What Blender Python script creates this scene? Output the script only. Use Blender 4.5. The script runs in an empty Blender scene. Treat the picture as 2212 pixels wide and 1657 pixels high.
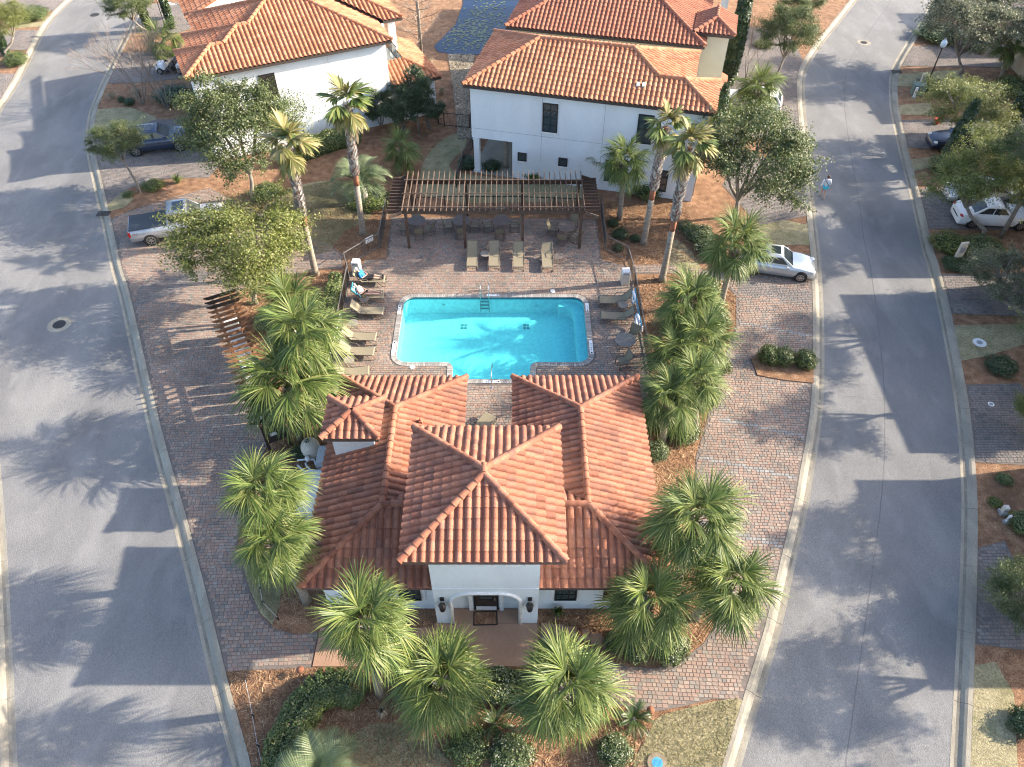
import bpy, bmesh, math, random
import numpy as np
from mathutils import Vector, Matrix
from mathutils.geometry import tessellate_polygon

R = math.radians
SC = bpy.context.scene
COL = SC.collection
random.seed(7)
RNG = np.random.default_rng(11)

# ------------------------------------------------------------------ camera, sky, sun, exposure
CAM_H, CAM_TILT, CAM_F = 30.0, R(47.3), 1660.0          # metres, depression, focal length in 2212-px widths
cd = bpy.data.cameras.new('camera')
cam = bpy.data.objects.new('camera', cd)
COL.objects.link(cam)
cam.location = (0, 0, CAM_H)
cam.rotation_euler = (R(90) - CAM_TILT, 0, 0)
cd.sensor_width = 36
cd.lens = 36 * CAM_F / 2212
cd.clip_start, cd.clip_end = 0.5, 2000
SC.camera = cam

SUN_EL = R(25.5)
SUN_DIR = Vector((math.cos(SUN_EL) * 0.990, math.cos(SUN_EL) * 0.139, math.sin(SUN_EL)))   # towards the sun
w = bpy.data.worlds.new('World')
SC.world = w
w.use_nodes = True
nt = w.node_tree
bg = nt.nodes['Background']
sky = nt.nodes.new('ShaderNodeTexSky')
sky.sky_type = 'NISHITA'
sky.sun_disc = False
sky.sun_elevation = SUN_EL
sky.sun_rotation = math.atan2(SUN_DIR.x, SUN_DIR.y)
sky.air_density = 0.85
sky.dust_density = 2.4
sky.ozone_density = 1.0
nt.links.new(sky.outputs[0], bg.inputs['Color'])
bg.inputs['Strength'].default_value = 0.15
sd = bpy.data.lights.new('sun', 'SUN')
sd.energy = 3.9
sd.angle = R(0.53)
sd.color = (1.0, 0.87, 0.70)
sun = bpy.data.objects.new('sun', sd)
COL.objects.link(sun)
sun.rotation_euler = SUN_DIR.to_track_quat('Z', 'Y').to_euler()
vs = SC.view_settings
vs.view_transform = 'Standard'
vs.look = 'None'
vs.gamma = 1
vs.exposure = 1.85
vs.use_curve_mapping = False
SC.render.film_transparent = False
SC.cycles.max_bounces = 8
SC.cycles.transparent_max_bounces = 12
SC.cycles.use_denoising = True
SC.cycles.filter_width = 1.1


# ------------------------------------------------------------------ survey: photo position -> point at height z
def G(px, py, z=0.0):
    u, v = px - 1106.0, py - 828.5
    y = CAM_F * math.cos(CAM_TILT) - v * math.sin(CAM_TILT)
    d = CAM_F * math.sin(CAM_TILT) + v * math.cos(CAM_TILT)
    s = (CAM_H - z) / d
    return (u * s, y * s)


def GP(pts, z=0.0):
    return [G(p[0], p[1], z) for p in pts]


def G3(px, py, z=0.0):
    a = G(px, py, z)
    return Vector((a[0], a[1], z))


# ------------------------------------------------------------------ materials
MATS = {}


def _n(t, k, **kw):
    n = t.nodes.new(k)
    for a, b in kw.items():
        setattr(n, a, b)
    return n


def mat(name, cols, scale=5.0, rough=0.8, bump=0.0, bscale=None, island=False, fine=None, finescale=60.0,
        metal=0.0, spec=0.5, coord='Object', detail=4.0, trans=0.0, stain=None, stainscale=0.25, stretch=None,
        coat=0.0, alpha=None, stain2=None):
    """cols: list of (pos, (r,g,b)) for a ramp driven by noise, or by a random value per piece when island is set."""
    m = bpy.data.materials.new(name)
    m.use_nodes = True
    t = m.node_tree
    L = t.links.new
    b = t.nodes['Principled BSDF']
    out = t.nodes['Material Output']
    tc = _n(t, 'ShaderNodeTexCoord')
    src = tc.outputs[coord]
    if coord == 'World':
        pass
    if stretch:
        mp = _n(t, 'ShaderNodeMapping')
        mp.inputs['Scale'].default_value = stretch
        L(src, mp.inputs[0])
        src = mp.outputs[0]
    geo = _n(t, 'ShaderNodeNewGeometry')
    noise = _n(t, 'ShaderNodeTexNoise')
    noise.inputs['Scale'].default_value = scale
    noise.inputs['Detail'].default_value = detail
    L(src, noise.inputs['Vector'])
    fac = noise.outputs['Fac']
    if island:
        oi = _n(t, 'ShaderNodeObjectInfo')
        ad = _n(t, 'ShaderNodeMath', operation='ADD')
        L(geo.outputs['Random Per Island'], ad.inputs[0])
        L(oi.outputs['Random'], ad.inputs[1])
        fr = _n(t, 'ShaderNodeMath', operation='FRACT')
        L(ad.outputs[0], fr.inputs[0])
        fac = fr.outputs[0]
    ramp = _n(t, 'ShaderNodeValToRGB')
    cr = ramp.color_ramp
    while len(cr.elements) < len(cols):
        cr.elements.new(0.5)
    for e, (p, c) in zip(cr.elements, cols):
        e.position = p
        e.color = (c[0], c[1], c[2], 1)
    L(fac, ramp.inputs[0])
    colr = ramp.outputs[0]

    def blend(c0, facsock, c1, typ='MIX', f=None):
        mx = _n(t, 'ShaderNodeMix', data_type='RGBA', blend_type=typ)
        if facsock is not None:
            L(facsock, mx.inputs[0])
        else:
            mx.inputs[0].default_value = f
        L(c0, mx.inputs[6])
        if hasattr(c1, 'is_linked'):
            L(c1, mx.inputs[7])
        else:
            mx.inputs[7].default_value = (c1[0], c1[1], c1[2], 1)
        return mx.outputs[2]
    if island:                                     # broad tone over the pieces
        rr = _n(t, 'ShaderNodeMapRange')
        L(noise.outputs['Fac'], rr.inputs[0])
        rr.inputs[1].default_value, rr.inputs[2].default_value = 0.3, 0.7
        rr.inputs[3].default_value, rr.inputs[4].default_value = 0.75, 1.12
        cb = _n(t, 'ShaderNodeCombineColor')
        for k in range(3):
            L(rr.outputs[0], cb.inputs[k])
        colr = blend(colr, None, cb.outputs[0], 'MULTIPLY', 1.0)
    if fine:
        nz = _n(t, 'ShaderNodeTexNoise')
        nz.inputs['Scale'].default_value = finescale
        nz.inputs['Detail'].default_value = 3
        L(src, nz.inputs['Vector'])
        rr = _n(t, 'ShaderNodeMapRange')
        L(nz.outputs['Fac'], rr.inputs[0])
        rr.inputs[1].default_value, rr.inputs[2].default_value = 0.3, 0.7
        rr.inputs[3].default_value, rr.inputs[4].default_value = 1 - fine, 1 + fine
        cb = _n(t, 'ShaderNodeCombineColor')
        for k in range(3):
            L(rr.outputs[0], cb.inputs[k])
        colr = blend(colr, None, cb.outputs[0], 'MULTIPLY', 1.0)
    for stain, stainscale in ((stain, stainscale), (stain2, stainscale * 2.3)):
        if not stain:
            continue
        ns = _n(t, 'ShaderNodeTexNoise')
        ns.inputs['Scale'].default_value = stainscale
        ns.inputs['Detail'].default_value = 5
        ns.inputs['Distortion'].default_value = 0.6
        L(src, ns.inputs['Vector'])
        rr = _n(t, 'ShaderNodeMapRange')
        L(ns.outputs['Fac'], rr.inputs[0])
        rr.inputs[1].default_value, rr.inputs[2].default_value = 0.5, 0.72
        rr.inputs[3].default_value, rr.inputs[4].default_value = 0.0, stain[3]
        colr = blend(colr, rr.outputs[0], stain[:3])
    L(colr, b.inputs['Base Color'])
    b.inputs['Roughness'].default_value = rough
    b.inputs['Metallic'].default_value = metal
    b.inputs['Specular IOR Level'].default_value = spec
    b.inputs['Coat Weight'].default_value = coat
    if bump:
        nb = _n(t, 'ShaderNodeTexNoise')
        nb.inputs['Scale'].default_value = bscale or finescale
        nb.inputs['Detail'].default_value = 4
        L(src, nb.inputs['Vector'])
        bm_ = _n(t, 'ShaderNodeBump')
        bm_.inputs['Strength'].default_value = bump
        bm_.inputs['Distance'].default_value = 0.05
        L(nb.outputs['Fac'], bm_.inputs['Height'])
        L(bm_.outputs[0], b.inputs['Normal'])
    sh = b.outputs[0]
    if trans:
        tr = _n(t, 'ShaderNodeBsdfTranslucent')
        L(colr, tr.inputs['Color'])
        mx = _n(t, 'ShaderNodeMixShader')
        mx.inputs[0].default_value = trans
        L(sh, mx.inputs[1])
        L(tr.outputs[0], mx.inputs[2])
        sh = mx.outputs[0]
    if alpha:                                      # thin see-through stuff (netting, smoked plastic)
        tp = _n(t, 'ShaderNodeBsdfTransparent')
        mx = _n(t, 'ShaderNodeMixShader')
        mx.inputs[0].default_value = alpha
        L(tp.outputs[0], mx.inputs[1])
        L(sh, mx.inputs[2])
        sh = mx.outputs[0]
    L(sh, out.inputs['Surface'])
    MATS[name] = m
    return m


def flat(name, c, rough=0.6, var=0.12, **kw):
    lo = tuple(x * (1 - var) for x in c)
    hi = tuple(min(1, x * (1 + var)) for x in c)
    return mat(name, [(0.3, lo), (0.7, hi)], rough=rough, **kw)


mat('asphalt', [(0.3, (.138, .138, .138)), (0.7, (.198, .196, .192))], scale=0.35, rough=.9, bump=.5, bscale=55, fine=.30, finescale=44,
    stain=(.105, .105, .106, .5), stainscale=.4, stain2=(.26, .258, .25, .38), coord='Object', stretch=(1.0, .45, 1))
flat('tar', (.115, .115, .116), rough=.8, scale=3)
mat('concrete_dirty', [(0.3, (.15, .135, .108)), (0.7, (.225, .205, .162))], scale=1.6, rough=.95, fine=.2, finescale=18)
mat('concrete', [(0.3, (.215, .195, .155)), (0.7, (.32, .295, .235))], scale=1.3, rough=.9, bump=.3, bscale=40, fine=.12, finescale=22,
    stain=(.20, .18, .15, .65), stainscale=.9, stretch=(1, .35, 1))
mat('joint_sand', [(0.3, (.11, .095, .085)), (0.7, (.17, .14, .12))], scale=9, rough=1, fine=.2)
mat('paver', [(0.0, (.245, .165, .128)), (.22, (.29, .205, .16)), (.45, (.23, .175, .142)), (.62, (.305, .235, .185)), (.8, (.18, .158, .138)),
             (.92, (.265, .23, .192)), (1.0, (.148, .137, .125))], scale=.5, rough=.9, island=True, bump=.25, bscale=30, fine=.16, finescale=18)
mat('paver_grey', [(0.0, (.165, .148, .138)), (.4, (.205, .17, .152)), (.7, (.19, .175, .16)), (1.0, (.125, .118, .113))], scale=.5, rough=.9,
    island=True, bump=.25, bscale=30, fine=.16, finescale=18)
mat('paver_line', [(0.0, (.19, .185, .175)), (1.0, (.27, .265, .255))], scale=2, rough=.9, island=True, fine=.15)
mat('mulch', [(0.25, (.13, .067, .036)), (0.5, (.24, .13, .070)), (0.75, (.34, .21, .122))], scale=2.2, rough=1, bump=.9, bscale=26, fine=.5, finescale=15,
    stain=(.12, .065, .035, .7), stainscale=.5, detail=8)
mat('straw', [(0.0, (.12, .06, .03)), (.4, (.25, .135, .07)), (.8, (.38, .235, .13)), (1, (.50, .36, .22))], scale=1, rough=1, island=True)
mat('lawn', [(0.25, (.18, .16, .085)), (0.5, (.27, .235, .135)), (0.75, (.33, .29, .175))], scale=1.6, rough=1, bump=.8, bscale=30, fine=.35, finescale=13,
    stain=(.15, .155, .06, .6), stainscale=.6, detail=8)
mat('grass_blade', [(0.0, (.19, .18, .085)), (.5, (.29, .255, .14)), (1, (.37, .325, .20))], scale=1, rough=1, island=True, trans=.3)
mat('terracotta', [(0.0, (.215, .078, .046)), (.3, (.29, .112, .064)), (.6, (.36, .145, .082)), (.85, (.32, .14, .088)), (1, (.20, .088, .06))], scale=.8,
    rough=.85, island=True, bump=.3, bscale=14, fine=.16, finescale=9, stain=(.12, .07, .057, .65), stainscale=1.0)
mat('terracotta_orange', [(0.0, (.35, .13, .062)), (.5, (.43, .18, .09)), (.8, (.48, .22, .12)), (1, (.39, .16, .088))], scale=.6, rough=.85, island=True,
    bump=.2, bscale=14, fine=.12, finescale=9, stain=(.33, .13, .08, .35), stainscale=.8)
mat('terracotta_red', [(0.0, (.29, .10, .055)), (.5, (.37, .145, .082)), (1, (.29, .12, .072))], scale=.6, rough=.85, island=True, bump=.2, bscale=14,
    fine=.14, finescale=9, stain=(.24, .10, .07, .5), stainscale=.8)
mat('stucco_white', [(0.3, (.655, .695, .70)), (0.7, (.72, .755, .76))], scale=.8, rough=.95, bump=.25, bscale=50, fine=.03, finescale=12,
    stain=(.56, .56, .53, .35), stainscale=.35, stretch=(1, 1, .4))
mat('stucco_cream', [(0.3, (.50, .46, .33)), (0.7, (.57, .52, .39))], scale=.8, rough=.95, bump=.25, bscale=50, fine=.03, finescale=12)
mat('stucco_tan', [(0.3, (.44, .37, .26)), (0.7, (.50, .43, .31))], scale=.8, rough=.95, bump=.25, bscale=50)
flat('trim_white', (.72, .72, .70), rough=.6)
flat('fascia', (.055, .042, .034), rough=.7)
flat('soffit', (.12, .075, .06), rough=.9)
mat('slab_tan', [(0.3, (.29, .175, .115)), (0.7, (.36, .225, .15))], scale=1.1, rough=.75, fine=.08, finescale=14, stain=(.28, .15, .095, .5), stainscale=.8)
flat('wood_brown', (.085, .052, .036), rough=.75, var=.3, scale=3, stretch=(1, 8, 1))
mat('wood_weathered', [(0.3, (.07, .045, .032)), (0.7, (.155, .105, .075))], scale=2.5, rough=.85, stretch=(4, 1, 1), fine=.2, finescale=9)
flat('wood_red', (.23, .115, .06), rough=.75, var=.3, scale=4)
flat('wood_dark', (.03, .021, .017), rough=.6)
flat('bronze', (.035, .031, .028), rough=.45, metal=.4)
flat('fence_metal', (.17, .16, .15), rough=.5, metal=.3)
flat('steel', (.62, .62, .62), rough=.22, metal=.95, var=.05)
flat('sling', (.215, .185, .125), rough=.85, var=.1, scale=14)
flat('frame_taupe', (.115, .098, .08), rough=.5)
mat('table_top', [(0.3, (.22, .195, .165)), (0.7, (.28, .25, .215))], scale=4, rough=.6)
mat('table_dark', [(0.3, (.125, .105, .095)), (0.7, (.17, .145, .13))], scale=4, rough=.6)
flat('black', (.012, .012, .013), rough=.5)
flat('rubber', (.016, .016, .017), rough=.85)
flat('plastic_beige', (.55, .50, .42), rough=.6)
flat('plastic_white', (.66, .66, .65), rough=.5)
flat('plastic_grey', (.27, .28, .29), rough=.6)
flat('pipe_grey', (.50, .53, .57), rough=.5)
flat('utility_green', (.11, .16, .145), rough=.6)
flat('marker_white', (.76, .77, .76), rough=.5, var=.04)
flat('ink', (.02, .02, .022), rough=.7)
flat('iron', (.045, .045, .046), rough=.7, metal=.5, scale=20)
mat('plaster_pool', [(0.35, (.68, .73, .73)), (0.65, (.80, .84, .84))], scale=5.5, rough=.8, detail=6)
flat('pool_tile', (.035, .14, .2), rough=.3)
flat('coping', (.285, .27, .25), rough=.85, var=.16, island=True, fine=.15, finescale=25)
mat('trunk_palm', [(0.3, (.20, .165, .125)), (0.7, (.33, .285, .225))], scale=3, rough=.95, bump=.8, bscale=9, fine=.25, finescale=14, stretch=(1, 1, 4))
mat('boot', [(0.0, (.15, .11, .08)), (.4, (.30, .25, .20)), (.8, (.46, .42, .38)), (1, (.22, .13, .08))], scale=3, rough=.95, island=True)
mat('boot_pale', [(0.0, (.20, .16, .13)), (.35, (.38, .35, .32)), (.8, (.56, .54, .51)), (1, (.27, .15, .09))], scale=3, rough=.95, island=True)
flat('picket_metal', (.085, .08, .075), rough=.5, metal=.3)
mat('bark_red', [(0.3, (.16, .06, .035)), (0.7, (.30, .125, .065))], scale=4, rough=.95, bump=.6, bscale=14)
mat('bark', [(0.3, (.16, .135, .11)), (0.7, (.29, .255, .215))], scale=5, rough=.95, bump=.6, bscale=20)
mat('twig', [(0.3, (.17, .13, .10)), (0.7, (.30, .24, .19))], scale=3, rough=.95)
mat('frond', [(0.0, (.055, .095, .02)), (.4, (.10, .15, .034)), (.75, (.16, .20, .05)), (1, (.25, .265, .095))], scale=1, rough=.5, island=True, trans=.28, spec=.35)
mat('frond_old', [(0.0, (.12, .14, .03)), (.5, (.21, .20, .06)), (1, (.32, .26, .12))], scale=1, rough=.6, island=True, trans=.25)
mat('frond_dead', [(0.0, (.28, .21, .13)), (.5, (.42, .34, .22)), (1, (.52, .46, .34))], scale=1, rough=.9, island=True, trans=.2)
mat('frond_blue', [(0.0, (.10, .145, .06)), (1, (.22, .27, .135))], scale=1, rough=.5, island=True, trans=.25)
mat('frond_dark', [(0.0, (.022, .048, .012)), (1, (.06, .10, .025))], scale=1, rough=.4, island=True, trans=.15)
mat('leaf_oak', [(0.0, (.045, .07, .02)), (.4, (.085, .12, .034)), (.75, (.135, .17, .055)), (.93, (.20, .215, .10)), (1, (.28, .28, .20))], scale=.7, rough=.5, island=True, trans=.3)
mat('leaf_yellow', [(0.0, (.08, .11, .022)), (.4, (.145, .175, .036)), (.8, (.22, .24, .06)), (1, (.32, .31, .15))], scale=.7, rough=.5, island=True, trans=.35)
mat('leaf_silver', [(0.0, (.08, .095, .05)), (.5, (.16, .175, .10)), (1, (.30, .30, .20))], scale=.7, rough=.55, island=True, trans=.3)
mat('leaf_dark', [(0.0, (.018, .04, .014)), (.6, (.042, .075, .024)), (1, (.085, .12, .045))], scale=.7, rough=.35, island=True, trans=.12, spec=.6)
mat('leaf_bush', [(0.0, (.05, .085, .02)), (.5, (.11, .16, .04)), (.9, (.19, .225, .075)), (1, (.26, .18, .10))], scale=.9, rough=.4, island=True, trans=.2, spec=.6)
mat('leaf_bush_pale', [(0.0, (.045, .075, .024)), (.5, (.09, .13, .04)), (.82, (.16, .19, .08)), (1, (.45, .45, .36))], scale=.9, rough=.45, island=True, trans=.2)
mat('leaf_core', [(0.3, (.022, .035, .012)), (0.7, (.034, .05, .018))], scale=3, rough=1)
mat('dry_plant', [(0.0, (.25, .20, .12)), (1, (.44, .38, .27))], scale=1, rough=1, island=True, trans=.2)
flat('gravel_bed', (.20, .16, .11), rough=1, scale=6, var=.3)
mat('gravel', [(0.0, (.19, .15, .10)), (.5, (.36, .30, .215)), (1, (.52, .46, .36))], scale=1, rough=.95, island=True)
mat('lily', [(0.0, (.07, .09, .03)), (1, (.14, .155, .07))], scale=1, rough=.4, island=True)
mat('skin', [(0.3, (.46, .27, .20)), (0.7, (.53, .33, .25))], scale=6, rough=.55)
for nm, c in dict(cloth_blue=(.02, .20, .55), cloth_black=(.018, .018, .02), cloth_white=(.72, .74, .78), cloth_aqua=(.06, .50, .60), cloth_teal=(.03, .42, .52),
                  hair_brown=(.09, .05, .035), hair_grey=(.36, .33, .31), ring_white=(.74, .76, .8), rope_blue=(.05, .25, .42), red_paint=(.45, .05, .025), cup_yellow=(.6, .5, .03)).items():
    flat(nm, c, rough=.8)
for nm, c, mt in (('paint_blue', (.035, .055, .10), .35), ('paint_navy', (.012, .02, .05), .35), ('paint_silver', (.46, .48, .50), .55), ('paint_white', (.74, .75, .75), .0), ('paint_pickup', (.36, .375, .40), .45)):
    flat(nm, c, rough=.28, var=.03, metal=mt, coat=.7)
flat('glass_dark', (.02, .028, .034), rough=.06, var=.1, spec=.9)
flat('glass_window', (.045, .065, .07), rough=.06, var=.2, spec=.9)
flat('rim', (.42, .42, .43), rough=.3, metal=.85)
flat('lamp_red', (.42, .012, .012), rough=.25)
flat('lamp_clear', (.62, .64, .62), rough=.15)
flat('lamp_globe', (.52, .60, .64), rough=.2)
flat('bed_cover', (.035, .042, .052), rough=.55)
flat('screen_black', (.012, .012, .013), rough=.9, alpha=.55)

m = bpy.data.materials.new('pool_water')
m.use_nodes = True
t = m.node_tree
b = t.nodes['Principled BSDF']
tp = _n(t, 'ShaderNodeBsdfTransparent')
tp.inputs[0].default_value = (.33, .83, .86, 1)
gl = _n(t, 'ShaderNodeBsdfGlossy')
gl.inputs['Roughness'].default_value = .06
lw = _n(t, 'ShaderNodeLayerWeight')                 # Schlick reflectance, the same from both sides of the surface
lw.inputs[0].default_value = .5
p5 = _n(t, 'ShaderNodeMath', operation='POWER')
p5.inputs[1].default_value = 5
t.links.new(lw.outputs['Facing'], p5.inputs[0])
fr = _n(t, 'ShaderNodeMath', operation='MULTIPLY_ADD')
fr.inputs[1].default_value = .98
fr.inputs[2].default_value = .02
t.links.new(p5.outputs[0], fr.inputs[0])
nz = _n(t, 'ShaderNodeTexNoise')
nz.inputs['Scale'].default_value = 3.2
nz.inputs['Detail'].default_value = 3
tc = _n(t, 'ShaderNodeTexCoord')
bp = _n(t, 'ShaderNodeBump')
bp.inputs['Strength'].default_value = .25
bp.inputs['Distance'].default_value = .08
t.links.new(tc.outputs['Object'], nz.inputs['Vector'])
t.links.new(nz.outputs['Fac'], bp.inputs['Height'])
t.links.new(bp.outputs[0], gl.inputs['Normal'])
t.links.new(bp.outputs[0], lw.inputs['Normal'])
mx = _n(t, 'ShaderNodeMixShader')
t.links.new(fr.outputs[0], mx.inputs[0])
t.links.new(tp.outputs[0], mx.inputs[1])
t.links.new(gl.outputs[0], mx.inputs[2])
t.links.new(mx.outputs[0], t.nodes['Material Output'].inputs['Surface'])
MATS['pool_water'] = m

m = mat('pond_water', [(0.3, (.004, .013, .04)), (0.7, (.007, .018, .05))], scale=.6, rough=.05, bump=.06, bscale=5, spec=.35)


# ------------------------------------------------------------------ mesh helpers
def link(o, parent=None):
    COL.objects.link(o)
    if parent is not None:
        o.parent = parent
    return o


def tag(o, label=None, cat=None, group=None, kind=None):
    if label:
        o['label'] = label
    if cat:
        o['category'] = cat
    if group:
        o['group'] = group
    if kind:
        o['kind'] = kind
    return o


def thing(name, label, cat, loc=(0, 0, 0), rz=0.0, group=None):
    o = bpy.data.objects.new(name, None)
    o.empty_display_size = .2
    o.location = loc
    o.rotation_euler = (0, 0, rz)
    COL.objects.link(o)
    return tag(o, label, cat, group)


def mesh_np(name, V, Q, mats, smooth=False, idx=None):
    """V (n,3), Q list of equal-sized faces as array (m,k)."""
    me = bpy.data.meshes.new(name)
    V = np.asarray(V, dtype=np.float32)
    Q = np.asarray(Q, dtype=np.int32)
    me.vertices.add(len(V))
    me.vertices.foreach_set('co', V.ravel())
    k = Q.shape[1]
    me.loops.add(Q.size)
    me.loops.foreach_set('vertex_index', Q.ravel())
    me.polygons.add(len(Q))
    me.polygons.foreach_set('loop_start', np.arange(len(Q), dtype=np.int32) * k)
    me.polygons.foreach_set('use_smooth', np.full(len(Q), bool(smooth)))
    if idx is not None:
        me.polygons.foreach_set('material_index', np.asarray(idx, dtype=np.int32))
    for mm in (mats if isinstance(mats, (list, tuple)) else [mats]):
        me.materials.append(MATS[mm])
    me.update(calc_edges=True)
    me.validate()
    return me


class MB:
    def __init__(s):
        s.v, s.f, s.mi, s.cur = [], [], [], 0

    def mat(s, i):
        s.cur = i
        return s

    def add(s, V, F):
        o = len(s.v)
        s.v += [tuple(p) for p in V]
        for f in F:
            s.f.append(tuple(i + o for i in f))
            s.mi.append(s.cur)
        return s

    def box(s, c, d, rz=0.0, rx=0.0, ry=0.0, taper=1.0):
        x, y, z = d[0] / 2, d[1] / 2, d[2] / 2
        P = [(-x, -y, -z), (x, -y, -z), (x, y, -z), (-x, y, -z), (-x * taper, -y * taper, z), (x * taper, -y * taper, z), (x * taper, y * taper, z), (-x * taper, y * taper, z)]
        if rz or rx or ry:
            M = Matrix.Rotation(rz, 3, 'Z') @ Matrix.Rotation(ry, 3, 'Y') @ Matrix.Rotation(rx, 3, 'X')
            P = [M @ Vector(p) for p in P]
        P = [(p[0] + c[0], p[1] + c[1], p[2] + c[2]) for p in P]
        return s.add(P, [(0, 3, 2, 1), (4, 5, 6, 7), (0, 1, 5, 4), (1, 2, 6, 5), (2, 3, 7, 6), (3, 0, 4, 7)])

    def bar(s, a, b, w, h=None, up=(0, 0, 1)):
        """square bar from a to b"""
        h = h or w
        a, b = Vector(a), Vector(b)
        d = (b - a).normalized()
        u = Vector(up)
        sd_ = d.cross(u)
        if sd_.length < 1e-4:
            sd_ = Vector((1, 0, 0))
        sd_.normalize()
        u = sd_.cross(d)
        P = []
        for p in (a, b):
            for i, j in ((-1, -1), (1, -1), (1, 1), (-1, 1)):
                P.append(p + sd_ * (i * w / 2) + u * (j * h / 2))
        return s.add(P, [(0, 1, 2, 3), (7, 6, 5, 4), (0, 4, 5, 1), (1, 5, 6, 2), (2, 6, 7, 3), (3, 7, 4, 0)])

    def tube(s, pts, r, n=6, cap=True):
        pts = [Vector(p) for p in pts]
        if not hasattr(r, '__len__'):
            r = [r] * len(pts)
        rings = []
        pu = None
        for i, p in enumerate(pts):
            d = (pts[min(i + 1, len(pts) - 1)] - pts[max(i - 1, 0)]).normalized()
            u = pu if pu is not None else (Vector((0, 0, 1)) if abs(d.z) < .9 else Vector((1, 0, 0)))
            a = d.cross(u)
            if a.length < 1e-5:
                a = d.cross(Vector((0, 1, 0)))
            a.normalize()
            bb = a.cross(d).normalized()
            pu = bb
            rings.append([p + (a * math.cos(k * 2 * math.pi / n) + bb * math.sin(k * 2 * math.pi / n)) * r[i] for k in range(n)])
        V = [q for rg in rings for q in rg]
        F = []
        for i in range(len(pts) - 1):
            for k in range(n):
                F.append((i * n + k, i * n + (k + 1) % n, (i + 1) * n + (k + 1) % n, (i + 1) * n + k))
        if cap:
            F.append(tuple(range(n - 1, -1, -1)))
            F.append(tuple((len(pts) - 1) * n + k for k in range(n)))
        return s.add(V, F)

    def lathe(s, prof, n=16, c=(0, 0, 0), sx=1.0, sy=1.0):
        V, F = [], []
        for r, z in prof:
            for k in range(n):
                a = 2 * math.pi * k / n
                V.append((c[0] + r * math.cos(a) * sx, c[1] + r * math.sin(a) * sy, c[2] + z))
        for i in range(len(prof) - 1):
            for k in range(n):
                F.append((i * n + k, i * n + (k + 1) % n, (i + 1) * n + (k + 1) % n, (i + 1) * n + k))
        F.append(tuple(range(n - 1, -1, -1)))
        F.append(tuple((len(prof) - 1) * n + k for k in range(n)))
        return s.add(V, F)

    def prism(s, poly, z0, z1, bottom=True):
        n = len(poly)
        if sum(poly[i][0] * poly[(i + 1) % n][1] - poly[(i + 1) % n][0] * poly[i][1] for i in range(n)) < 0:
            poly = list(poly)[::-1]
        V = [(p[0], p[1], z0) for p in poly] + [(p[0], p[1], z1) for p in poly]
        F = [(i, (i + 1) % n, n + (i + 1) % n, n + i) for i in range(n)]
        tri = tessellate_polygon([[Vector((p[0], p[1], 0)) for p in poly]])
        for a, b_, c in tri:
            pa, pb, pc = poly[a], poly[b_], poly[c]
            if (pb[0] - pa[0]) * (pc[1] - pa[1]) - (pb[1] - pa[1]) * (pc[0] - pa[0]) < 0:
                a, b_, c = c, b_, a
            F.append((n + a, n + b_, n + c))
            if bottom:
                F.append((c, b_, a))
        return s.add(V, F)

    def quad(s, a, b, c, d):
        return s.add([a, b, c, d], [(0, 1, 2, 3)])

    def ball(s, c, r, n=10, m_=7):
        rx, ry, rz = r if hasattr(r, '__len__') else (r, r, r)
        prof = []
        V, F = [], []
        for i in range(m_ + 1):
            th = math.pi * i / m_
            for k in range(n):
                a = 2 * math.pi * k / n
                V.append((c[0] + rx * math.sin(th) * math.cos(a), c[1] + ry * math.sin(th) * math.sin(a), c[2] - rz * math.cos(th)))
        for i in range(m_):
            for k in range(n):
                F.append((i * n + k, i * n + (k + 1) % n, (i + 1) * n + (k + 1) % n, (i + 1) * n + k))
        return s.add(V, F)

    def mesh(s, name, mats, smooth=False, angle=None):
        me = bpy.data.meshes.new(name)
        me.from_pydata(s.v, [], s.f)
        for mm in (mats if isinstance(mats, (list, tuple)) else [mats]):
            me.materials.append(MATS[mm])
        me.polygons.foreach_set('material_index', s.mi)
        me.polygons.foreach_set('use_smooth', [bool(smooth)] * len(s.f))
        if smooth:
            if angle:
                me.set_sharp_from_angle(angle=R(angle))
        me.update()
        return me

    def build(s, name, mats, parent=None, smooth=False, angle=None):
        return link(bpy.data.objects.new(name, s.mesh(name, mats, smooth, angle)), parent)


def obj(name, me, parent=None, loc=None, rot=None, scale=None):
    o = bpy.data.objects.new(name, me)
    if loc is not None:
        o.location = loc
    if rot is not None:
        o.rotation_euler = rot
    if scale is not None:
        o.scale = scale if hasattr(scale, '__len__') else (scale,) * 3
    return link(o, parent)


def copy_tree(o, parent=None):
    c = o.copy()
    COL.objects.link(c)
    c.parent = parent
    for ch in list(o.children):
        copy_tree(ch, c)
    return c


def bevel(o, wdt=.01, seg=2):
    md = o.modifiers.new('bevel', 'BEVEL')
    md.width = wdt
    md.segments = seg
    md.limit_method = 'ANGLE'
    return o


def inside(P, poly):
    P = np.asarray(P, dtype=float)
    x, y = P[..., 0], P[..., 1]
    r = np.zeros(x.shape, dtype=bool)
    n = len(poly)
    for i in range(n):
        x0, y0 = poly[i]
        x1, y1 = poly[(i + 1) % n]
        if y0 == y1:
            continue
        c = ((y0 > y) != (y1 > y)) & (x < (x1 - x0) * (y - y0) / (y1 - y0) + x0)
        r ^= c
    return r


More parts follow.
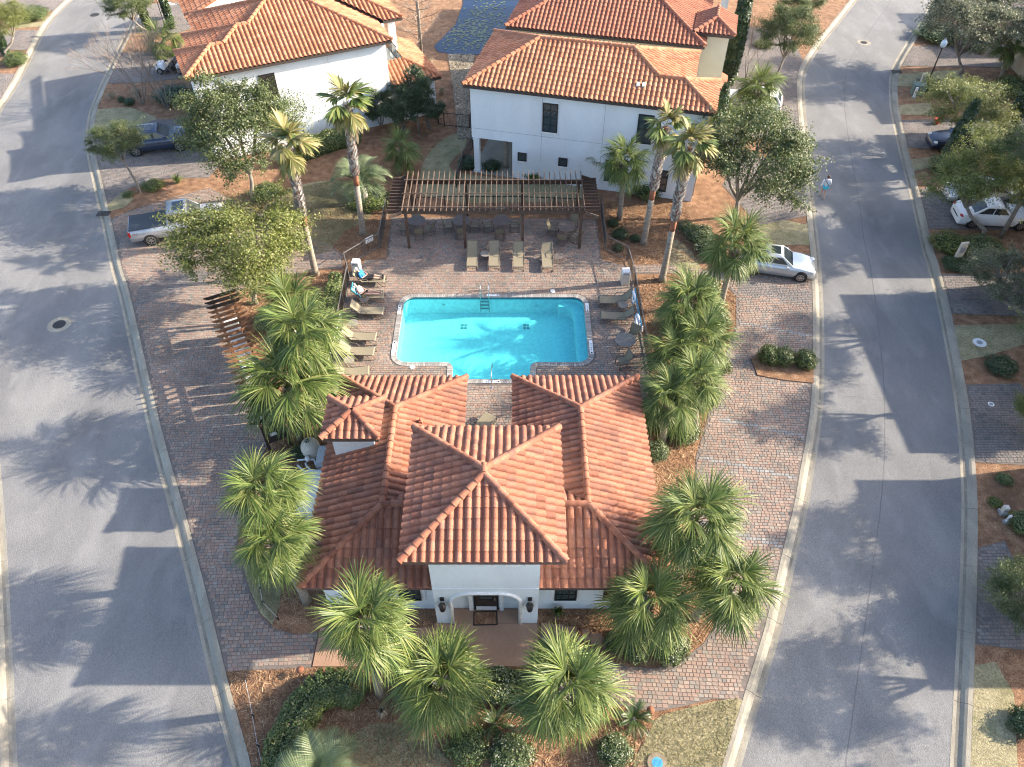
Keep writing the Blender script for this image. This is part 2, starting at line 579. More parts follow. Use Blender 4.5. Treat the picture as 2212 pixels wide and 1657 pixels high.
def smooth_line(pts, step=.8):
    """Catmull-Rom through the points, resampled"""
    P = [np.array(p, float) for p in pts]
    P = [2 * P[0] - P[1]] + P + [2 * P[-1] - P[-2]]
    out = []
    for i in range(1, len(P) - 2):
        p0, p1, p2, p3 = P[i - 1:i + 3]
        n = max(2, int(np.linalg.norm(p2 - p1) / step))
        for k in range(n):
            t_ = k / n
            out.append(.5 * ((2 * p1) + (p2 - p0) * t_ + (2 * p0 - 5 * p1 + 4 * p2 - p3) * t_ ** 2 + (-p0 + 3 * p1 - 3 * p2 + p3) * t_ ** 3))
    out.append(P[-2])
    return [tuple(p) for p in out]


def offset_line(L, d):
    """offset a polyline to its left by d"""
    out = []
    n = len(L)
    for i in range(n):
        a, b_ = np.array(L[max(i - 1, 0)]), np.array(L[min(i + 1, n - 1)])
        t_ = (b_ - a) / (np.linalg.norm(b_ - a) + 1e-9)
        out.append((L[i][0] - t_[1] * d, L[i][1] + t_[0] * d))
    return out


def sheet(name, poly, z, m_, kind='structure', label=None, thick=None, parent=None):
    mb = MB()
    if thick:
        mb.prism(poly, z - thick, z, bottom=False)
    else:
        tri = tessellate_polygon([[Vector((p[0], p[1], 0)) for p in poly]])
        F = []
        for a, b_, c in tri:
            pa, pb, pc = poly[a], poly[b_], poly[c]
            F.append((a, b_, c) if (pb[0] - pa[0]) * (pc[1] - pa[1]) - (pb[1] - pa[1]) * (pc[0] - pa[0]) > 0 else (c, b_, a))
        mb.add([(p[0], p[1], z) for p in poly], F)
    o = mb.build(name, m_, parent)
    if kind and parent is None:
        tag(o, kind=kind)
    return o

# ------------------------------------------------------------------ ground, roads, kerbs
def holed(name, outer, holes, z, m_, kind='structure', parent=None):
    loops = [[Vector((p[0], p[1], 0)) for p in lp] for lp in [outer] + holes]
    P = [p for lp in [outer] + holes for p in lp]
    F = []
    for a, b_, c in tessellate_polygon(loops):
        pa, pb, pc = P[a], P[b_], P[c]
        F.append((a, b_, c) if (pb[0] - pa[0]) * (pc[1] - pa[1]) - (pb[1] - pa[1]) * (pc[0] - pa[0]) > 0 else (c, b_, a))
    o = MB().add([(p[0], p[1], z) for p in P], F).build(name, m_, parent)
    if parent is None:
        tag(o, kind=kind)
    return o


LA = smooth_line(GP([(560, 1900), (530, 1780), (502, 1654), (463, 1505), (420, 1318), (390, 1195), (367, 1105), (334, 984), (300, 840), (260, 653), (240, 583),
                     (219, 481), (200, 394), (186, 320), (190, 254), (208, 203), (243, 127), (277, 60), (305, 0), (330, -50), (350, -90)], -.1))
LB = smooth_line(GP([(48, 1900), (42, 1780), (35, 1624), (25, 1391), (17, 1238), (8, 1104)], -.1) +
                 [(-28.5, 29.5), (-33.0, 39.0), (-37.2, 48.5)] + GP([(0, 251), (22, 213), (47, 170), (77, 110), (103, 60), (130, 27), (157, 0), (190, -45), (215, -85)], -.1))
RA = smooth_line(GP([(1535, 1900), (1567, 1780), (1600, 1656), (1637, 1532), (1676, 1399), (1693, 1332), (1719, 1211), (1743, 1107), (1756, 1028), (1771, 937), (1779, 854), (1780, 741),
                     (1778, 653), (1772, 555), (1766, 502), (1759, 432), (1747, 301), (1739, 218), (1742, 157), (1769, 107), (1806, 60), (1853, 0), (1892, -50), (1925, -90)], -.1))
RB = smooth_line(GP([(2042, 1900), (2047, 1780), (2053, 1647), (2065, 1426), (2073, 1265), (2077, 1138), (2077, 1053), (2070, 937), (2060, 853), (2043, 753), (2023, 653), (2000, 563),
                     (1993, 544), (1966, 424), (1949, 357), (1930, 273), (1921, 217), (1923, 160), (1937, 127), (1960, 90), (1994, 37), (2014, 0), (2046, -50), (2072, -90)], -.1))
KW = .64
LAo, LBo, RAo, RBo = offset_line(LA, -KW), offset_line(LB, KW), offset_line(RA, KW), offset_line(RB, -KW)

sheet('left_road', LA + LB[::-1], -.1, 'asphalt')
sheet('right_road', RB + RA[::-1], -.1, 'asphalt')

POOL_X0, POOL_X1, POOL_Y0, POOL_Y1 = -6.38, 4.22, 29.22, 34.62
STEP_X0, STEP_X1, STEP_Y0 = -3.22, 1.0, 27.95


def arc(cx, cy, r, a0, a1, n=7):
    return [(cx + r * math.cos(R(a0 + (a1 - a0) * k / n)), cy + r * math.sin(R(a0 + (a1 - a0) * k / n))) for k in range(n + 1)]


def pool_outline(d=0.0):
    """water's edge pushed out by d, counter-clockwise"""
    r, q = .62 + d, max(.05, .42 - d)
    x0, x1, y0, y1 = POOL_X0 - d, POOL_X1 + d, POOL_Y0 - d, POOL_Y1 + d
    sx0, sx1, sy = STEP_X0 - d, STEP_X1 + d, STEP_Y0 - d
    return (arc(x0 + r, y0 + r, r, 180, 270) + arc(sx0 - q, y0 - q, q, 90, 0) + [(sx0, sy), (sx1, sy)] + arc(sx1 + q, y0 - q, q, 180, 90) +
            arc(x1 - r, y0 + r, r, 270, 360) + arc(x1 - r, y1 - r, r, 0, 90) + arc(x0 + r, y1 - r, r, 90, 180))


COPE = .30
holed('ground', [(-300, -100), (300, -100), (300, 500), (-300, 500)], [pool_outline(.12)], -.32, 'lawn')
POOL_IN, POOL_OUT = pool_outline(0), pool_outline(COPE)
holed('planting_bed', LAo + RAo[::-1], [pool_outline(.12)], 0, 'mulch')
sheet('left_verge', LBo + [(-140, LBo[-1][1]), (-140, LBo[0][1])], 0, 'mulch')
sheet('right_verge', RBo + [(140, RBo[-1][1]), (140, RBo[0][1])], 0, 'mulch')


def kerb(name, edge, side):
    """mountable concrete kerb cast in 3 m bays; edge is the asphalt line, side the way to the land"""
    L_ = smooth_line(edge, .5)
    d = [0]
    for a, b_ in zip(L_, L_[1:]):
        d.append(d[-1] + math.dist(a, b_))
    prof = [(-.02, -.16), (-.02, -.094), (.12, -.108), (.24, -.085), (.36, -.01), (.46, .03), (.63, .03), (.63, -.12)]
    root = None
    s0 = 0.0
    off = {p[0]: offset_line(L_, side * p[0]) for p in prof}
    bay = [0]
    for i in range(1, len(L_)):
        bay.append(i)
        if d[i] - d[bay[0]] > 3.0 or i == len(L_) - 1:
            V, F = [], []
            k = len(prof)
            m_ = len(bay)
            for jj, j in enumerate(bay):
                for (o_, z) in prof:
                    p = np.array(off[o_][j])
                    if jj == 0 or jj == m_ - 1:       # open joint
                        q = np.array(off[o_][bay[1] if jj == 0 else bay[-2]])
                        p = p + (q - p) / np.linalg.norm(q - p) * .008
                    V.append((p[0], p[1], z))
            for a in range(m_ - 1):
                for c in range(k - 1):
                    f = (a * k + c, a * k + c + 1, (a + 1) * k + c + 1, (a + 1) * k + c)
                    F.append(f if side < 0 else f[::-1])
            F.append(tuple(range(k)))
            F.append(tuple((m_ - 1) * k + c for c in range(k))[::-1])
            mb = MB().add(V, F)
            mb.mi = [1 if (q < (m_ - 1) * (k - 1) and q % (k - 1) == 2) else 0 for q in range(len(F))]
            if root is None:
                root = tag(bpy.data.objects.new(name, None), kind='structure')
                COL.objects.link(root)
            mb.build('kerb_section', ['concrete', 'concrete_dirty'], root)
            bay = [i]


kerb('kerb_of_left_road', LA, -1)
kerb('far_kerb_of_left_road', LB, 1)
kerb('kerb_of_right_road', RA, 1)
kerb('far_kerb_of_right_road', RB, -1)


# ------------------------------------------------------------------ paving
def pave(name, poly, z=.035, ang=0.0, holes=(), m_='paver', accents=(), nobj=300, row=.158, near=True, base=True, bholes=()):
    if base:
        root = holed(name, poly, list(bholes), z - .016, 'joint_sand')
    else:
        root = tag(bpy.data.objects.new(name, None), kind='structure')
        COL.objects.link(root)
    c, s = math.cos(ang), math.sin(ang)
    Pl = np.array([(x * c + y * s, -x * s + y * c) for x, y in poly])
    x0, y0 = Pl.min(0)
    x1, y1 = Pl.max(0)
    rng = np.random.default_rng(len(name) * 7 + int(abs(x0) * 10))
    cx, cy, wx = [], [], []
    yy = y0
    while yy < y1:
        n = int((x1 - x0) / .17) + 4
        ws = rng.choice([.158, .158, .237, .237, .2], n)
        xs = x0 - rng.random() * .2 + np.concatenate([[0], np.cumsum(ws)[:-1]])
        cx.append(xs + ws / 2)
        wx.append(ws)
        cy.append(np.full(n, yy + row / 2))
        yy += row
    cx, cy, wx = map(np.concatenate, (cx, cy, wx))
    ok = np.ones(len(cx), bool)
    hw, hh = wx / 2 - .006, row / 2 - .006
    cor = []
    for sx, sy in ((-1, -1), (1, -1), (1, 1), (-1, 1), (0, 0)):
        lx, ly = cx + sx * hw, cy + sy * hh
        W = np.stack([lx * c - ly * s, lx * s + ly * c], -1)
        cor.append(W)
        ok &= inside(W, poly)
        for h in holes:
            ok &= ~inside(W, h)
    ctr = cor[4][ok]
    hw, cx, cy = hw[ok], cx[ok], cy[ok]
    N = len(ctr)
    mi = np.zeros(N, int)
    mats = [m_]
    for k, (pl, mm) in enumerate(accents):
        mats.append(mm)
        mi[inside(ctr, pl)] = k + 1
    dist = np.hypot(ctr[:, 0], ctr[:, 1] - 3)
    order = np.argsort(dist)
    pick = np.zeros(N, bool)
    if nobj:
        pick[order[:nobj]] = True
    # joined pavers
    rest = np.where(~pick)[0]
    dz = rng.normal(0, .0018, N)
    tl = rng.normal(0, .0012, (N, 4))
    lv = np.zeros((len(rest), 8, 3))
    for q, (sx, sy) in enumerate(((-1, -1), (1, -1), (1, 1), (-1, 1))):
        for top in (0, 1):
            ins = .007 if top else 0
            lx = cx[rest] + sx * (hw[rest] - ins)
            ly = cy[rest] + sy * (hh - ins)
            lv[:, q + 4 * top, 0] = lx * c - ly * s
            lv[:, q + 4 * top, 1] = lx * s + ly * c
            lv[:, q + 4 * top, 2] = z + dz[rest] + tl[rest, q] if top else z - .02
    Fq = np.array([(4, 5, 6, 7), (0, 1, 5, 4), (1, 2, 6, 5), (2, 3, 7, 6), (3, 0, 4, 7)])
    if len(rest):
        F = (np.arange(len(rest))[:, None, None] * 8 + Fq[None]).reshape(-1, 4)
        me = mesh_np('pavers', lv.reshape(-1, 3), F, mats, idx=np.repeat(mi[rest], 5))
        tag(link(bpy.data.objects.new('pavers', me), root), kind='stuff')
    cache = {}
    for i in np.where(pick)[0]:
        key = (round(float(hw[i]), 3), int(mi[i]))
        if key not in cache:
            mb = MB()
            h_ = float(hw[i])
            V = [(sx * (h_ - ins), sy * (hh - ins), zz) for zz, ins in ((-.02, 0), (0, .007)) for sx, sy in ((-1, -1), (1, -1), (1, 1), (-1, 1))]
            mb.add(V, [tuple(f) for f in Fq])
            cache[key] = mb.mesh('paver', mats[key[1]])
        obj('paver', cache[key], root, (ctr[i][0], ctr[i][1], z + dz[i]), (tl[i, 0] * 6, tl[i, 1] * 6, ang))
    return root


def span(L, p, q):
    """part of a polyline between the points nearest to two places"""
    i = min(range(len(L)), key=lambda k: math.dist(L[k], p))
    j = min(range(len(L)), key=lambda k: math.dist(L[k], q))
    return L[i:j + 1] if i <= j else L[j:i + 1][::-1]


BUILD_BACK = 24.85
deck = GP([(846, 470), (835, 560), (792, 562), (754, 590), (737, 690), (714, 800), (700, 872)]) + [(-7.7, 26.2), (-7.6, BUILD_BACK), (-2.72, BUILD_BACK), (-2.72, 19.6), (.55, 19.6),
                                                                                                 (.55, BUILD_BACK), (5.4, BUILD_BACK), (7.15, 24.9)] + GP([(1398, 792), (1366, 592), (1361, 577), (1299, 562), (1289, 474)])
pave('pool_deck', deck, holes=[POOL_OUT], bholes=[pool_outline(.15)])

lk = span(LAo, G(494, 1452), G(232, 468))
court_l = lk + GP([(300, 449), (451, 406), (520, 440), (640, 500), (700, 521), (741, 552), (741, 582), (690, 582), (640, 592), (540, 622), (472, 640), (492, 690), (540, 780), (575, 880), (592, 930),
                   (562, 1000), (530, 1090), (512, 1180), (524, 1225), (541, 1280), (562, 1328), (592, 1358), (640, 1371), (688, 1365), (672, 1443)])
herring = GP([(300, 620), (420, 585), (470, 590), (360, 640), (290, 668)])
pave('left_forecourt', court_l, accents=[(herring, 'paver_grey')], ang=R(2))

rk = span(RAo, G(1600, 1503), G(1750, 556))
island = GP([(1622, 777), (1640, 764), (1700, 763), (1757, 766), (1757, 829), (1690, 822), (1636, 812)])
court_r = rk + GP([(1690, 548), (1640, 543), (1600, 556), (1560, 588), (1450, 572), (1363, 573), (1366, 592), (1450, 591), (1557, 605), (1590, 640), (1590, 703), (1570, 760), (1540, 846), (1526, 913),
                   (1503, 987), (1500, 1100), (1530, 1200), (1556, 1290), (1548, 1345), (1520, 1390), (1470, 1428), (1420, 1443), (1360, 1441), (1300, 1425), (1232, 1385), (1185, 1352), (1168, 1352),
                   (1166, 1438), (1255, 1472), (1330, 1522), (1413, 1538), (1473, 1527), (1540, 1510)])


def strip(a, b_, wpx):
    (x0, y0), (x1, y1) = G(*a), G(*b_)
    dx, dy = x1 - x0, y1 - y0
    n = math.hypot(dx, dy)
    nx, ny = -dy / n * wpx / 2, dx / n * wpx / 2
    return [(x0 + nx, y0 + ny), (x1 + nx, y1 + ny), (x1 - nx, y1 - ny), (x0 - nx, y0 - ny)]


pave('right_forecourt', court_r, holes=[island], ang=R(-3),
     accents=[(GP([(1592, 603), (1752, 632), (1752, 660), (1592, 632)]), 'paver_grey'), (strip((1575, 693), (1758, 727), .2), 'paver_line'),
              (strip((1550, 905), (1745, 945), .2), 'paver_line'), (strip((1500, 985), (1730, 1035), .2), 'paver_line'), (strip((1500, 1130), (1690, 1180), .2), 'paver_line')])
sheet('island_bed', island, .07, 'mulch', thick=.1)

# driveways off the two roads
for nm, pl in (('driveway_by_blue_car', span(LAo, G(224, 440), G(203, 285)) + GP([(270, 280), (330, 258), (430, 258), (500, 330), (451, 385), (420, 385), (345, 388), (280, 408)])),
               ('driveway_by_golf_cart', span(LAo, G(238, 183), G(262, 116)) + GP([(330, 112), (420, 100), (430, 165), (330, 177)])),
               ('driveway_far_left', span(LAo, G(282, 76), G(312, 8)) + GP([(330, 8), (420, 5), (420, 60), (385, 72)])),
               ('driveway_by_white_car', span(RAo, G(1728, 290), G(1726, 150)) + GP([(1735, 130), (1700, 60), (1600, 60), (1570, 140), (1555, 290), (1640, 300)])),
               ('driveway_by_oak', span(RAo, G(1747, 468), G(1738, 352)) + GP([(1700, 350), (1600, 330), (1560, 400), (1640, 490), (1700, 476)]))):
    pave(nm, pl, m_='paver_grey', nobj=0, ang=R(-8))


def band(L, y0, y1, far, name, ang=0.0):
    """drive across a verge between two photo rows"""
    ya, yb = G(0, y0)[1], G(0, y1)[1]
    seg = [p for p in L if yb <= p[1] <= ya]
    if len(seg) < 2:
        return
    seg = seg if seg[0][1] < seg[-1][1] else seg[::-1]
    pave(name, seg + [(far, ya), (far, yb)], m_='paver_grey', nobj=0, ang=ang)


for k, (a, b_) in enumerate(((-60, 25), (62, 110), (150, 242))):
    band(LBo, a, b_, -64 + 3 * k, ('driveway_across_far_left', 'driveway_across_middle_left', 'driveway_across_near_left')[k])
for nm, a, b_, far in (('driveway_right_far_end', -20, 44, 56), ('driveway_right_by_lamp', 95, 150, 50), ('driveway_right_by_navy_car', 252, 330, 42), ('driveway_right_by_white_sedan', 395, 500, 38),
                       ('driveway_right_by_silver_tree', 588, 692, 34), ('driveway_right_by_meter', 828, 1012, 27), ('driveway_right_near_end', 1168, 1415, 22)):
    band(RBo, a, b_, far, nm)

# lawns
for nm, pl in (('front_lawn', smooth_line(GP([(760, 1700), (752, 1640), (762, 1590), (800, 1566), (850, 1563), (900, 1580), (950, 1620), (985, 1665), (1000, 1700)]), .3)),
               ('corner_lawn', smooth_line(GP([(1350, 1720), (1372, 1640), (1408, 1570), (1425, 1548), (1473, 1533), (1540, 1516), (1592, 1508)]), .3) + [p for p in RAo if p[1] < G(0, 1512)[1]][::-1]),
               ('side_lawn', smooth_line(GP([(516, 1190), (545, 1180), (585, 1200), (605, 1250), (604, 1310), (588, 1350)]), .3) + GP([(563, 1326), (542, 1280), (525, 1225)])),
               ('left_garden_lawn', smooth_line(GP([(580, 570), (560, 510), (575, 455), (620, 410), (720, 390), (800, 415), (800, 470), (745, 500), (712, 545)]), .4)),
               ('back_lawn', smooth_line(GP([(905, 420), (915, 350), (960, 300), (1008, 285), (1003, 320), (985, 372), (1250, 400), (1260, 432), (1000, 440)]), .4)),
               ('lawn_by_street_tree', span(LAo, G(232, 457), G(225, 442)) + GP([(268, 410), (290, 430), (270, 448)])),
               ('lawn_by_crape_myrtle', span(LAo, G(204, 284), G(215, 232)) + GP([(280, 232), (335, 252), (340, 262), (275, 278)])),
               ('lawn_by_white_pickup', span(RAo, G(1733, 345), G(1727, 300)) + GP([(1690, 300), (1685, 340)])),
               ('lawn_by_silver_sedan', smooth_line(GP([(1620, 480), (1690, 476), (1738, 485)]), .3) + span(RAo, G(1742, 488), G(1747, 530)) + GP([(1690, 530), (1630, 512)])),
               ('lawn_by_leaning_palm', smooth_line(GP([(1425, 580), (1455, 520), (1490, 540), (1520, 590)]), .3)),
               ('lawn_by_street_lamp', [p for p in RBo if G(0, 196)[1] < p[1] < G(0, 152)[1]] + GP([(2080, 150), (2085, 190)])),
               ('lawn_by_boxes', [p for p in RBo if G(0, 252)[1] < p[1] < G(0, 225)[1]] + GP([(2010, 222), (2020, 250)])),
               ('lawn_by_vine', [p for p in RBo if G(0, 374)[1] < p[1] < G(0, 335)[1]] + GP([(2060, 332), (2020, 360)])),
               ('lawn_by_meter', [p for p in RBo if G(0, 800)[1] < p[1] < G(0, 700)[1]] + GP([(2212, 700), (2212, 745), (2130, 770)])),
               ('near_right_lawn', [p for p in RBo if p[1] < G(0, 1418)[1]] + GP([(2150, 1430), (2190, 1500), (2200, 1700)]) + [(19, 2)]),
               ('far_left_lawn', [p for p in LBo if G(0, 60)[1] < p[1] < G(0, 30)[1]] + GP([(60, 40), (20, 62)]))):
    sheet(nm, pl, .022, 'lawn')

# entry slab, edging
slab = thing('entry_slab', 'tan coloured concrete entrance slab in front of the arched doorway', 'slab')
for k, pl in enumerate(([(-7.9, 12.4), (-3.2, 12.4), (-3.2, 14.02), (-7.86, 14.02)], [(-3.19, 12.4), (1.05, 12.4), (1.05, 14.2), (-3.19, 14.2)], [(-2.42, 14.21), (.33, 14.21), (.33, 14.86), (-2.42, 14.86)])):
    MB().prism(pl, -.1, .05).build('slab_bay', 'slab_tan', slab)
pl = thing('edging_stones', 'row of tan edging blocks running right from entrance slab', 'edging')
for k in range(6):
    MB().box((1.42 + k * .5, 13.98 - k * .05 - k * k * .015, .03), (.47, .45, .12)).build('block', 'slab_tan', pl)


def road_marks(road, line, off, seed):
    """tar seam down the lane joint and a few fine cracks"""
    rng = random.Random(seed)
    L_ = offset_line(smooth_line(line, .6), off)
    L_ = [(x + rng.uniform(-.02, .02), y) for x, y in L_]
    A_, B_ = offset_line(L_, .022), offset_line(L_, -.022)
    k = len(L_)
    MB().add([(*p, -.0965) for p in A_] + [(*p, -.0965) for p in B_], [(i, k + i, k + i + 1, i + 1) for i in range(k - 1)]).build('seam', 'tar', road)
    for q in range(9):
        i = rng.randrange(5, k - 8)
        x, y = L_[i]
        x += rng.uniform(-2.6, 2.6)
        a = rng.uniform(0, 6.28)
        pts = []
        for s in range(14):
            pts.append((x, y))
            a += rng.uniform(-.6, .6)
            x += .16 * math.cos(a)
            y += .16 * math.sin(a)
        A_, B_ = offset_line(pts, .009), offset_line(pts, -.009)
        MB().add([(*p, -.0962) for p in A_] + [(*p, -.0962) for p in B_], [(j, 14 + j, 15 + j, j + 1) for j in range(13)]).build('crack', 'tar', road)


road_marks(bpy.data.objects['right_road'], RB, 3.5, 5)

# ------------------------------------------------------------------ swimming pool
pool = thing('swimming_pool', 'bright turquoise swimming pool with rounded corners set in brick deck', 'pool')
mb = MB()
n = len(POOL_IN)
ZW, ZB = -.10, -1.25
deep = [(x, y) for x, y in POOL_IN]
V = [(x, y, .03) for x, y in deep] + [(x, y, ZB) for x, y in deep]
mb.add(V, [((i + 1) % n, i, n + i, n + (i + 1) % n) for i in range(n)])
tri = tessellate_polygon([[Vector((p[0], p[1], 0)) for p in deep]])
F = []
for a, b_, c in tri:
    pa, pb, pc = deep[a], deep[b_], deep[c]
    F.append((n + a, n + b_, n + c) if (pb[0] - pa[0]) * (pc[1] - pa[1]) - (pb[1] - pa[1]) * (pc[0] - pa[0]) > 0 else (n + c, n + b_, n + a))
mb.f += [tuple(q for q in f) for f in F]
mb.mi += [0] * len(F)
mb.build('basin', 'plaster_pool', pool)
wl = MB()
ins = pool_outline(-.004)
wl.add([(x, y, .02) for x, y in ins] + [(x, y, -.15) for x, y in ins], [((i + 1) % n, i, n + i, n + (i + 1) % n) for i in range(n)])
wl.build('waterline_tile', 'pool_tile', pool)
for k in range(4):                                                   # entry steps in the front bay
    MB().box(((STEP_X0 + STEP_X1) / 2, STEP_Y0 + .17 + k * .34, ZB / 2 - .14 - k * .14), (STEP_X1 - STEP_X0 - .02, .34, 1.0 - k * .24)).build('step', 'plaster_pool', pool)
bn = MB()
bx = POOL_X1 - .55
bn.prism([(POOL_X1 - .01, POOL_Y0 + .62), (POOL_X1 - .01, POOL_Y1 - .62)] + arc(POOL_X1 - .63, POOL_Y1 - .63, .62, 0, 90) + [(POOL_X1 - 1.5, POOL_Y1 - .01), (POOL_X1 - 1.42, POOL_Y1 - .36)] +
         arc(POOL_X1 - 1.0, POOL_Y1 - .8, .42, 90, 0) + [(bx - .03, POOL_Y0 + .3), (bx + .05, POOL_Y0 + .05), (POOL_X1 - .63, POOL_Y0 + .01)] + arc(POOL_X1 - .63, POOL_Y0 + .63, .62, 270, 360)[1:], ZB + .01, -.42)
bn.build('bench', 'plaster_pool', pool)
for px_, py_ in ((-2.95, 33.3), (.75, 33.3)):                        # main drains
    d_ = MB()
    for i in range(2):
        for j in range(2):
            d_.box((px_ + i * .2, py_ + j * .24, ZB + .012), (.15, .17, .02))
    d_.build('drain', 'plastic_grey', pool)
for px_ in (-4.1, 1.45):                                             # wall lamps
    d_ = MB().tube([(px_, POOL_Y1 - .005, -.62), (px_, POOL_Y1 - .05, -.62)], .11, 12)
    d_.build('underwater_light', 'plastic_white', pool)
MB().add([(x, y, ZW) for x, y in pool_outline(-.006)], [tuple(range(n))]).build('water', 'pool_water', pool)
# coping: one course of small stones round the edge
ring_in = smooth_line(POOL_IN + [POOL_IN[0]], .02)
per, acc = [0.0], 0.0
for a, b_ in zip(POOL_IN, POOL_IN[1:] + POOL_IN[:1]):
    per.append(per[-1] + math.dist(a, b_))


def at_per(P, s):
    s = s % per[-1]
    for i in range(len(P)):
        if per[i] <= s <= per[i + 1] + 1e-9:
            t_ = (s - per[i]) / max(1e-9, per[i + 1] - per[i])
            a, b_ = P[i], P[(i + 1) % len(P)]
            return (a[0] + (b_[0] - a[0]) * t_, a[1] + (b_[1] - a[1]) * t_)
    return P[0]


NST = 262
stp = per[-1] / NST
mid_in, mid_out = pool_outline(-.025), pool_outline(COPE - .01)
for k in range(NST):
    s0, s1 = k * stp + .004, (k + 1) * stp - .004
    q = [at_per(mid_in, s0), at_per(mid_out, s0), at_per(mid_out, s1), at_per(mid_in, s1)]
    c = (sum(p[0] for p in q) / 4, sum(p[1] for p in q) / 4)
    zt = .045 + random.uniform(-.002, .002)
    g = MB()
    g.add([(p[0] - c[0], p[1] - c[1], -.07) for p in q] + [((p[0] - c[0]) * .94, (p[1] - c[1]) * .94, 0) for p in q],
          [(7, 6, 5, 4), (0, 4, 5, 1), (1, 5, 6, 2), (2, 6, 7, 3), (3, 7, 4, 0)])
    o = g.build('coping_stone', 'coping', pool)
    o.location = (c[0], c[1], zt)


def text(body, size, loc, rz, m_, parent, name='lettering', rx=0.0):
    cu = bpy.data.curves.new(name, 'FONT')
    cu.body = body
    cu.size = size
    cu.align_x = 'CENTER'
    cu.align_y = 'CENTER'
    cu.extrude = .001
    cu.resolution_u = 2
    cu.materials.append(MATS[m_])
    tmp = bpy.data.objects.new(name, cu)
    COL.objects.link(tmp)
    me = bpy.data.meshes.new_from_object(tmp.evaluated_get(bpy.context.evaluated_depsgraph_get()))
    bpy.data.objects.remove(tmp)
    return obj(name, me, parent, loc, (rx, 0, rz))


for (px_, py_, rz, txt, wd) in ((-1.10, 27.78, 0, '3 FT 0 IN', .72), (-6.55, 33.5, R(90), '4 FT', .5), (-6.55, 30.3, R(90), '3 FT 0 IN', .85), (4.39, 33.7, R(-90), '4 FT', .5), (4.39, 30.4, R(-90), '3 FT 6 IN', .85),
                                (-1.15, 34.78, 0, '5 FT', .5)):
    mk = obj('depth_marker', MB().box((0, 0, 0), (wd + .2, .19, .012)).mesh('depth_marker', 'marker_white'), pool, (px_, py_, .052), (0, 0, rz))
    text(txt, .15, (0, 0, .009), 0, 'ink', mk)
    MB().tube([(wd / 2 + .02, 0, .0065), (wd / 2 + .02, 0, .0095)], .055, 12).build('no_diving_sign', 'ink', mk)

ld = thing('pool_ladder', 'polished steel pool ladder with three dark treads at far edge', 'ladder', (-1.62, POOL_Y1, 0))
for s in (-.25, .25):
    pts = [(s, .62, .03), (s, .62, .45)] + [(s, .62 - .34 + .34 * math.cos(a), .45 + .34 * math.sin(a)) for a in (R(45), R(90), R(135))] + [(s, -.12, .4), (s, -.13, -1.0)]
    MB().tube(pts, .024, 8).build('rail', 'steel', ld, smooth=True)
for k in range(3):
    MB().box((0, -.15, -.2 - k * .27), (.5, .1, .04)).build('tread', 'plastic_grey', ld)
hr = thing('pool_handrail', 'single steel handrail running down into the shallow front steps', 'handrail', (-1.08, 27.45, 0))
MB().tube([(0, -.1, .03), (0, -.1, .8), (0, 0, .92), (0, .35, .9), (0, 1.2, .45), (0, 1.75, .1), (0, 1.8, -.4)], .026, 8).build('tube', 'steel', hr, smooth=True)
MB().lathe([(.07, 0), (.07, .02), (.03, .03)], 12, (0, -.1, .03)).build('flange', 'steel', hr)
for px_, py_, lb in ((891, 794, 'round white skimmer lid on deck near the left front pool corner'), (1194, 630, 'round white skimmer lid on deck behind the far pool edge')):
    x, y = G(px_, py_)
    o = MB().lathe([(.15, 0), (.15, .02), (.11, .026), (.02, .026)], 16).build('skimmer_lid', 'plastic_white')
    o.location = (x, y, .04)
    tag(o, lb, 'lid', 'skimmer lids')

# ------------------------------------------------------------------ tiled roofs
TW, TL = .315, .385
TPROF = [(0, .0), (.10, .0), (.17, .042), (.30, .082), (.5, .098), (.70, .082), (.83, .042), (.90, 0), (1, .0)]


def tile_mesh(name, m_, tw=TW, tl=TL):
    V, F = [], []
    for (yy, lift) in ((-.03, .034), (tl + .02, .0)):
        for fx, h in TPROF:
            V.append(((fx - .5) * tw, yy, h + lift))
    for fx, h in TPROF:
        V.append(((fx - .5) * tw, -.03, h + .012))
    k = len(TPROF)
    for i in range(k - 1):
        F.append((i, i + 1, k + i + 1, k + i))
        F.append((2 * k + i, 2 * k + i + 1, i + 1, i))
    return V, F


TV, TF = tile_mesh('t', None)
TVn = np.array(TV)
TFn = np.array(TF)


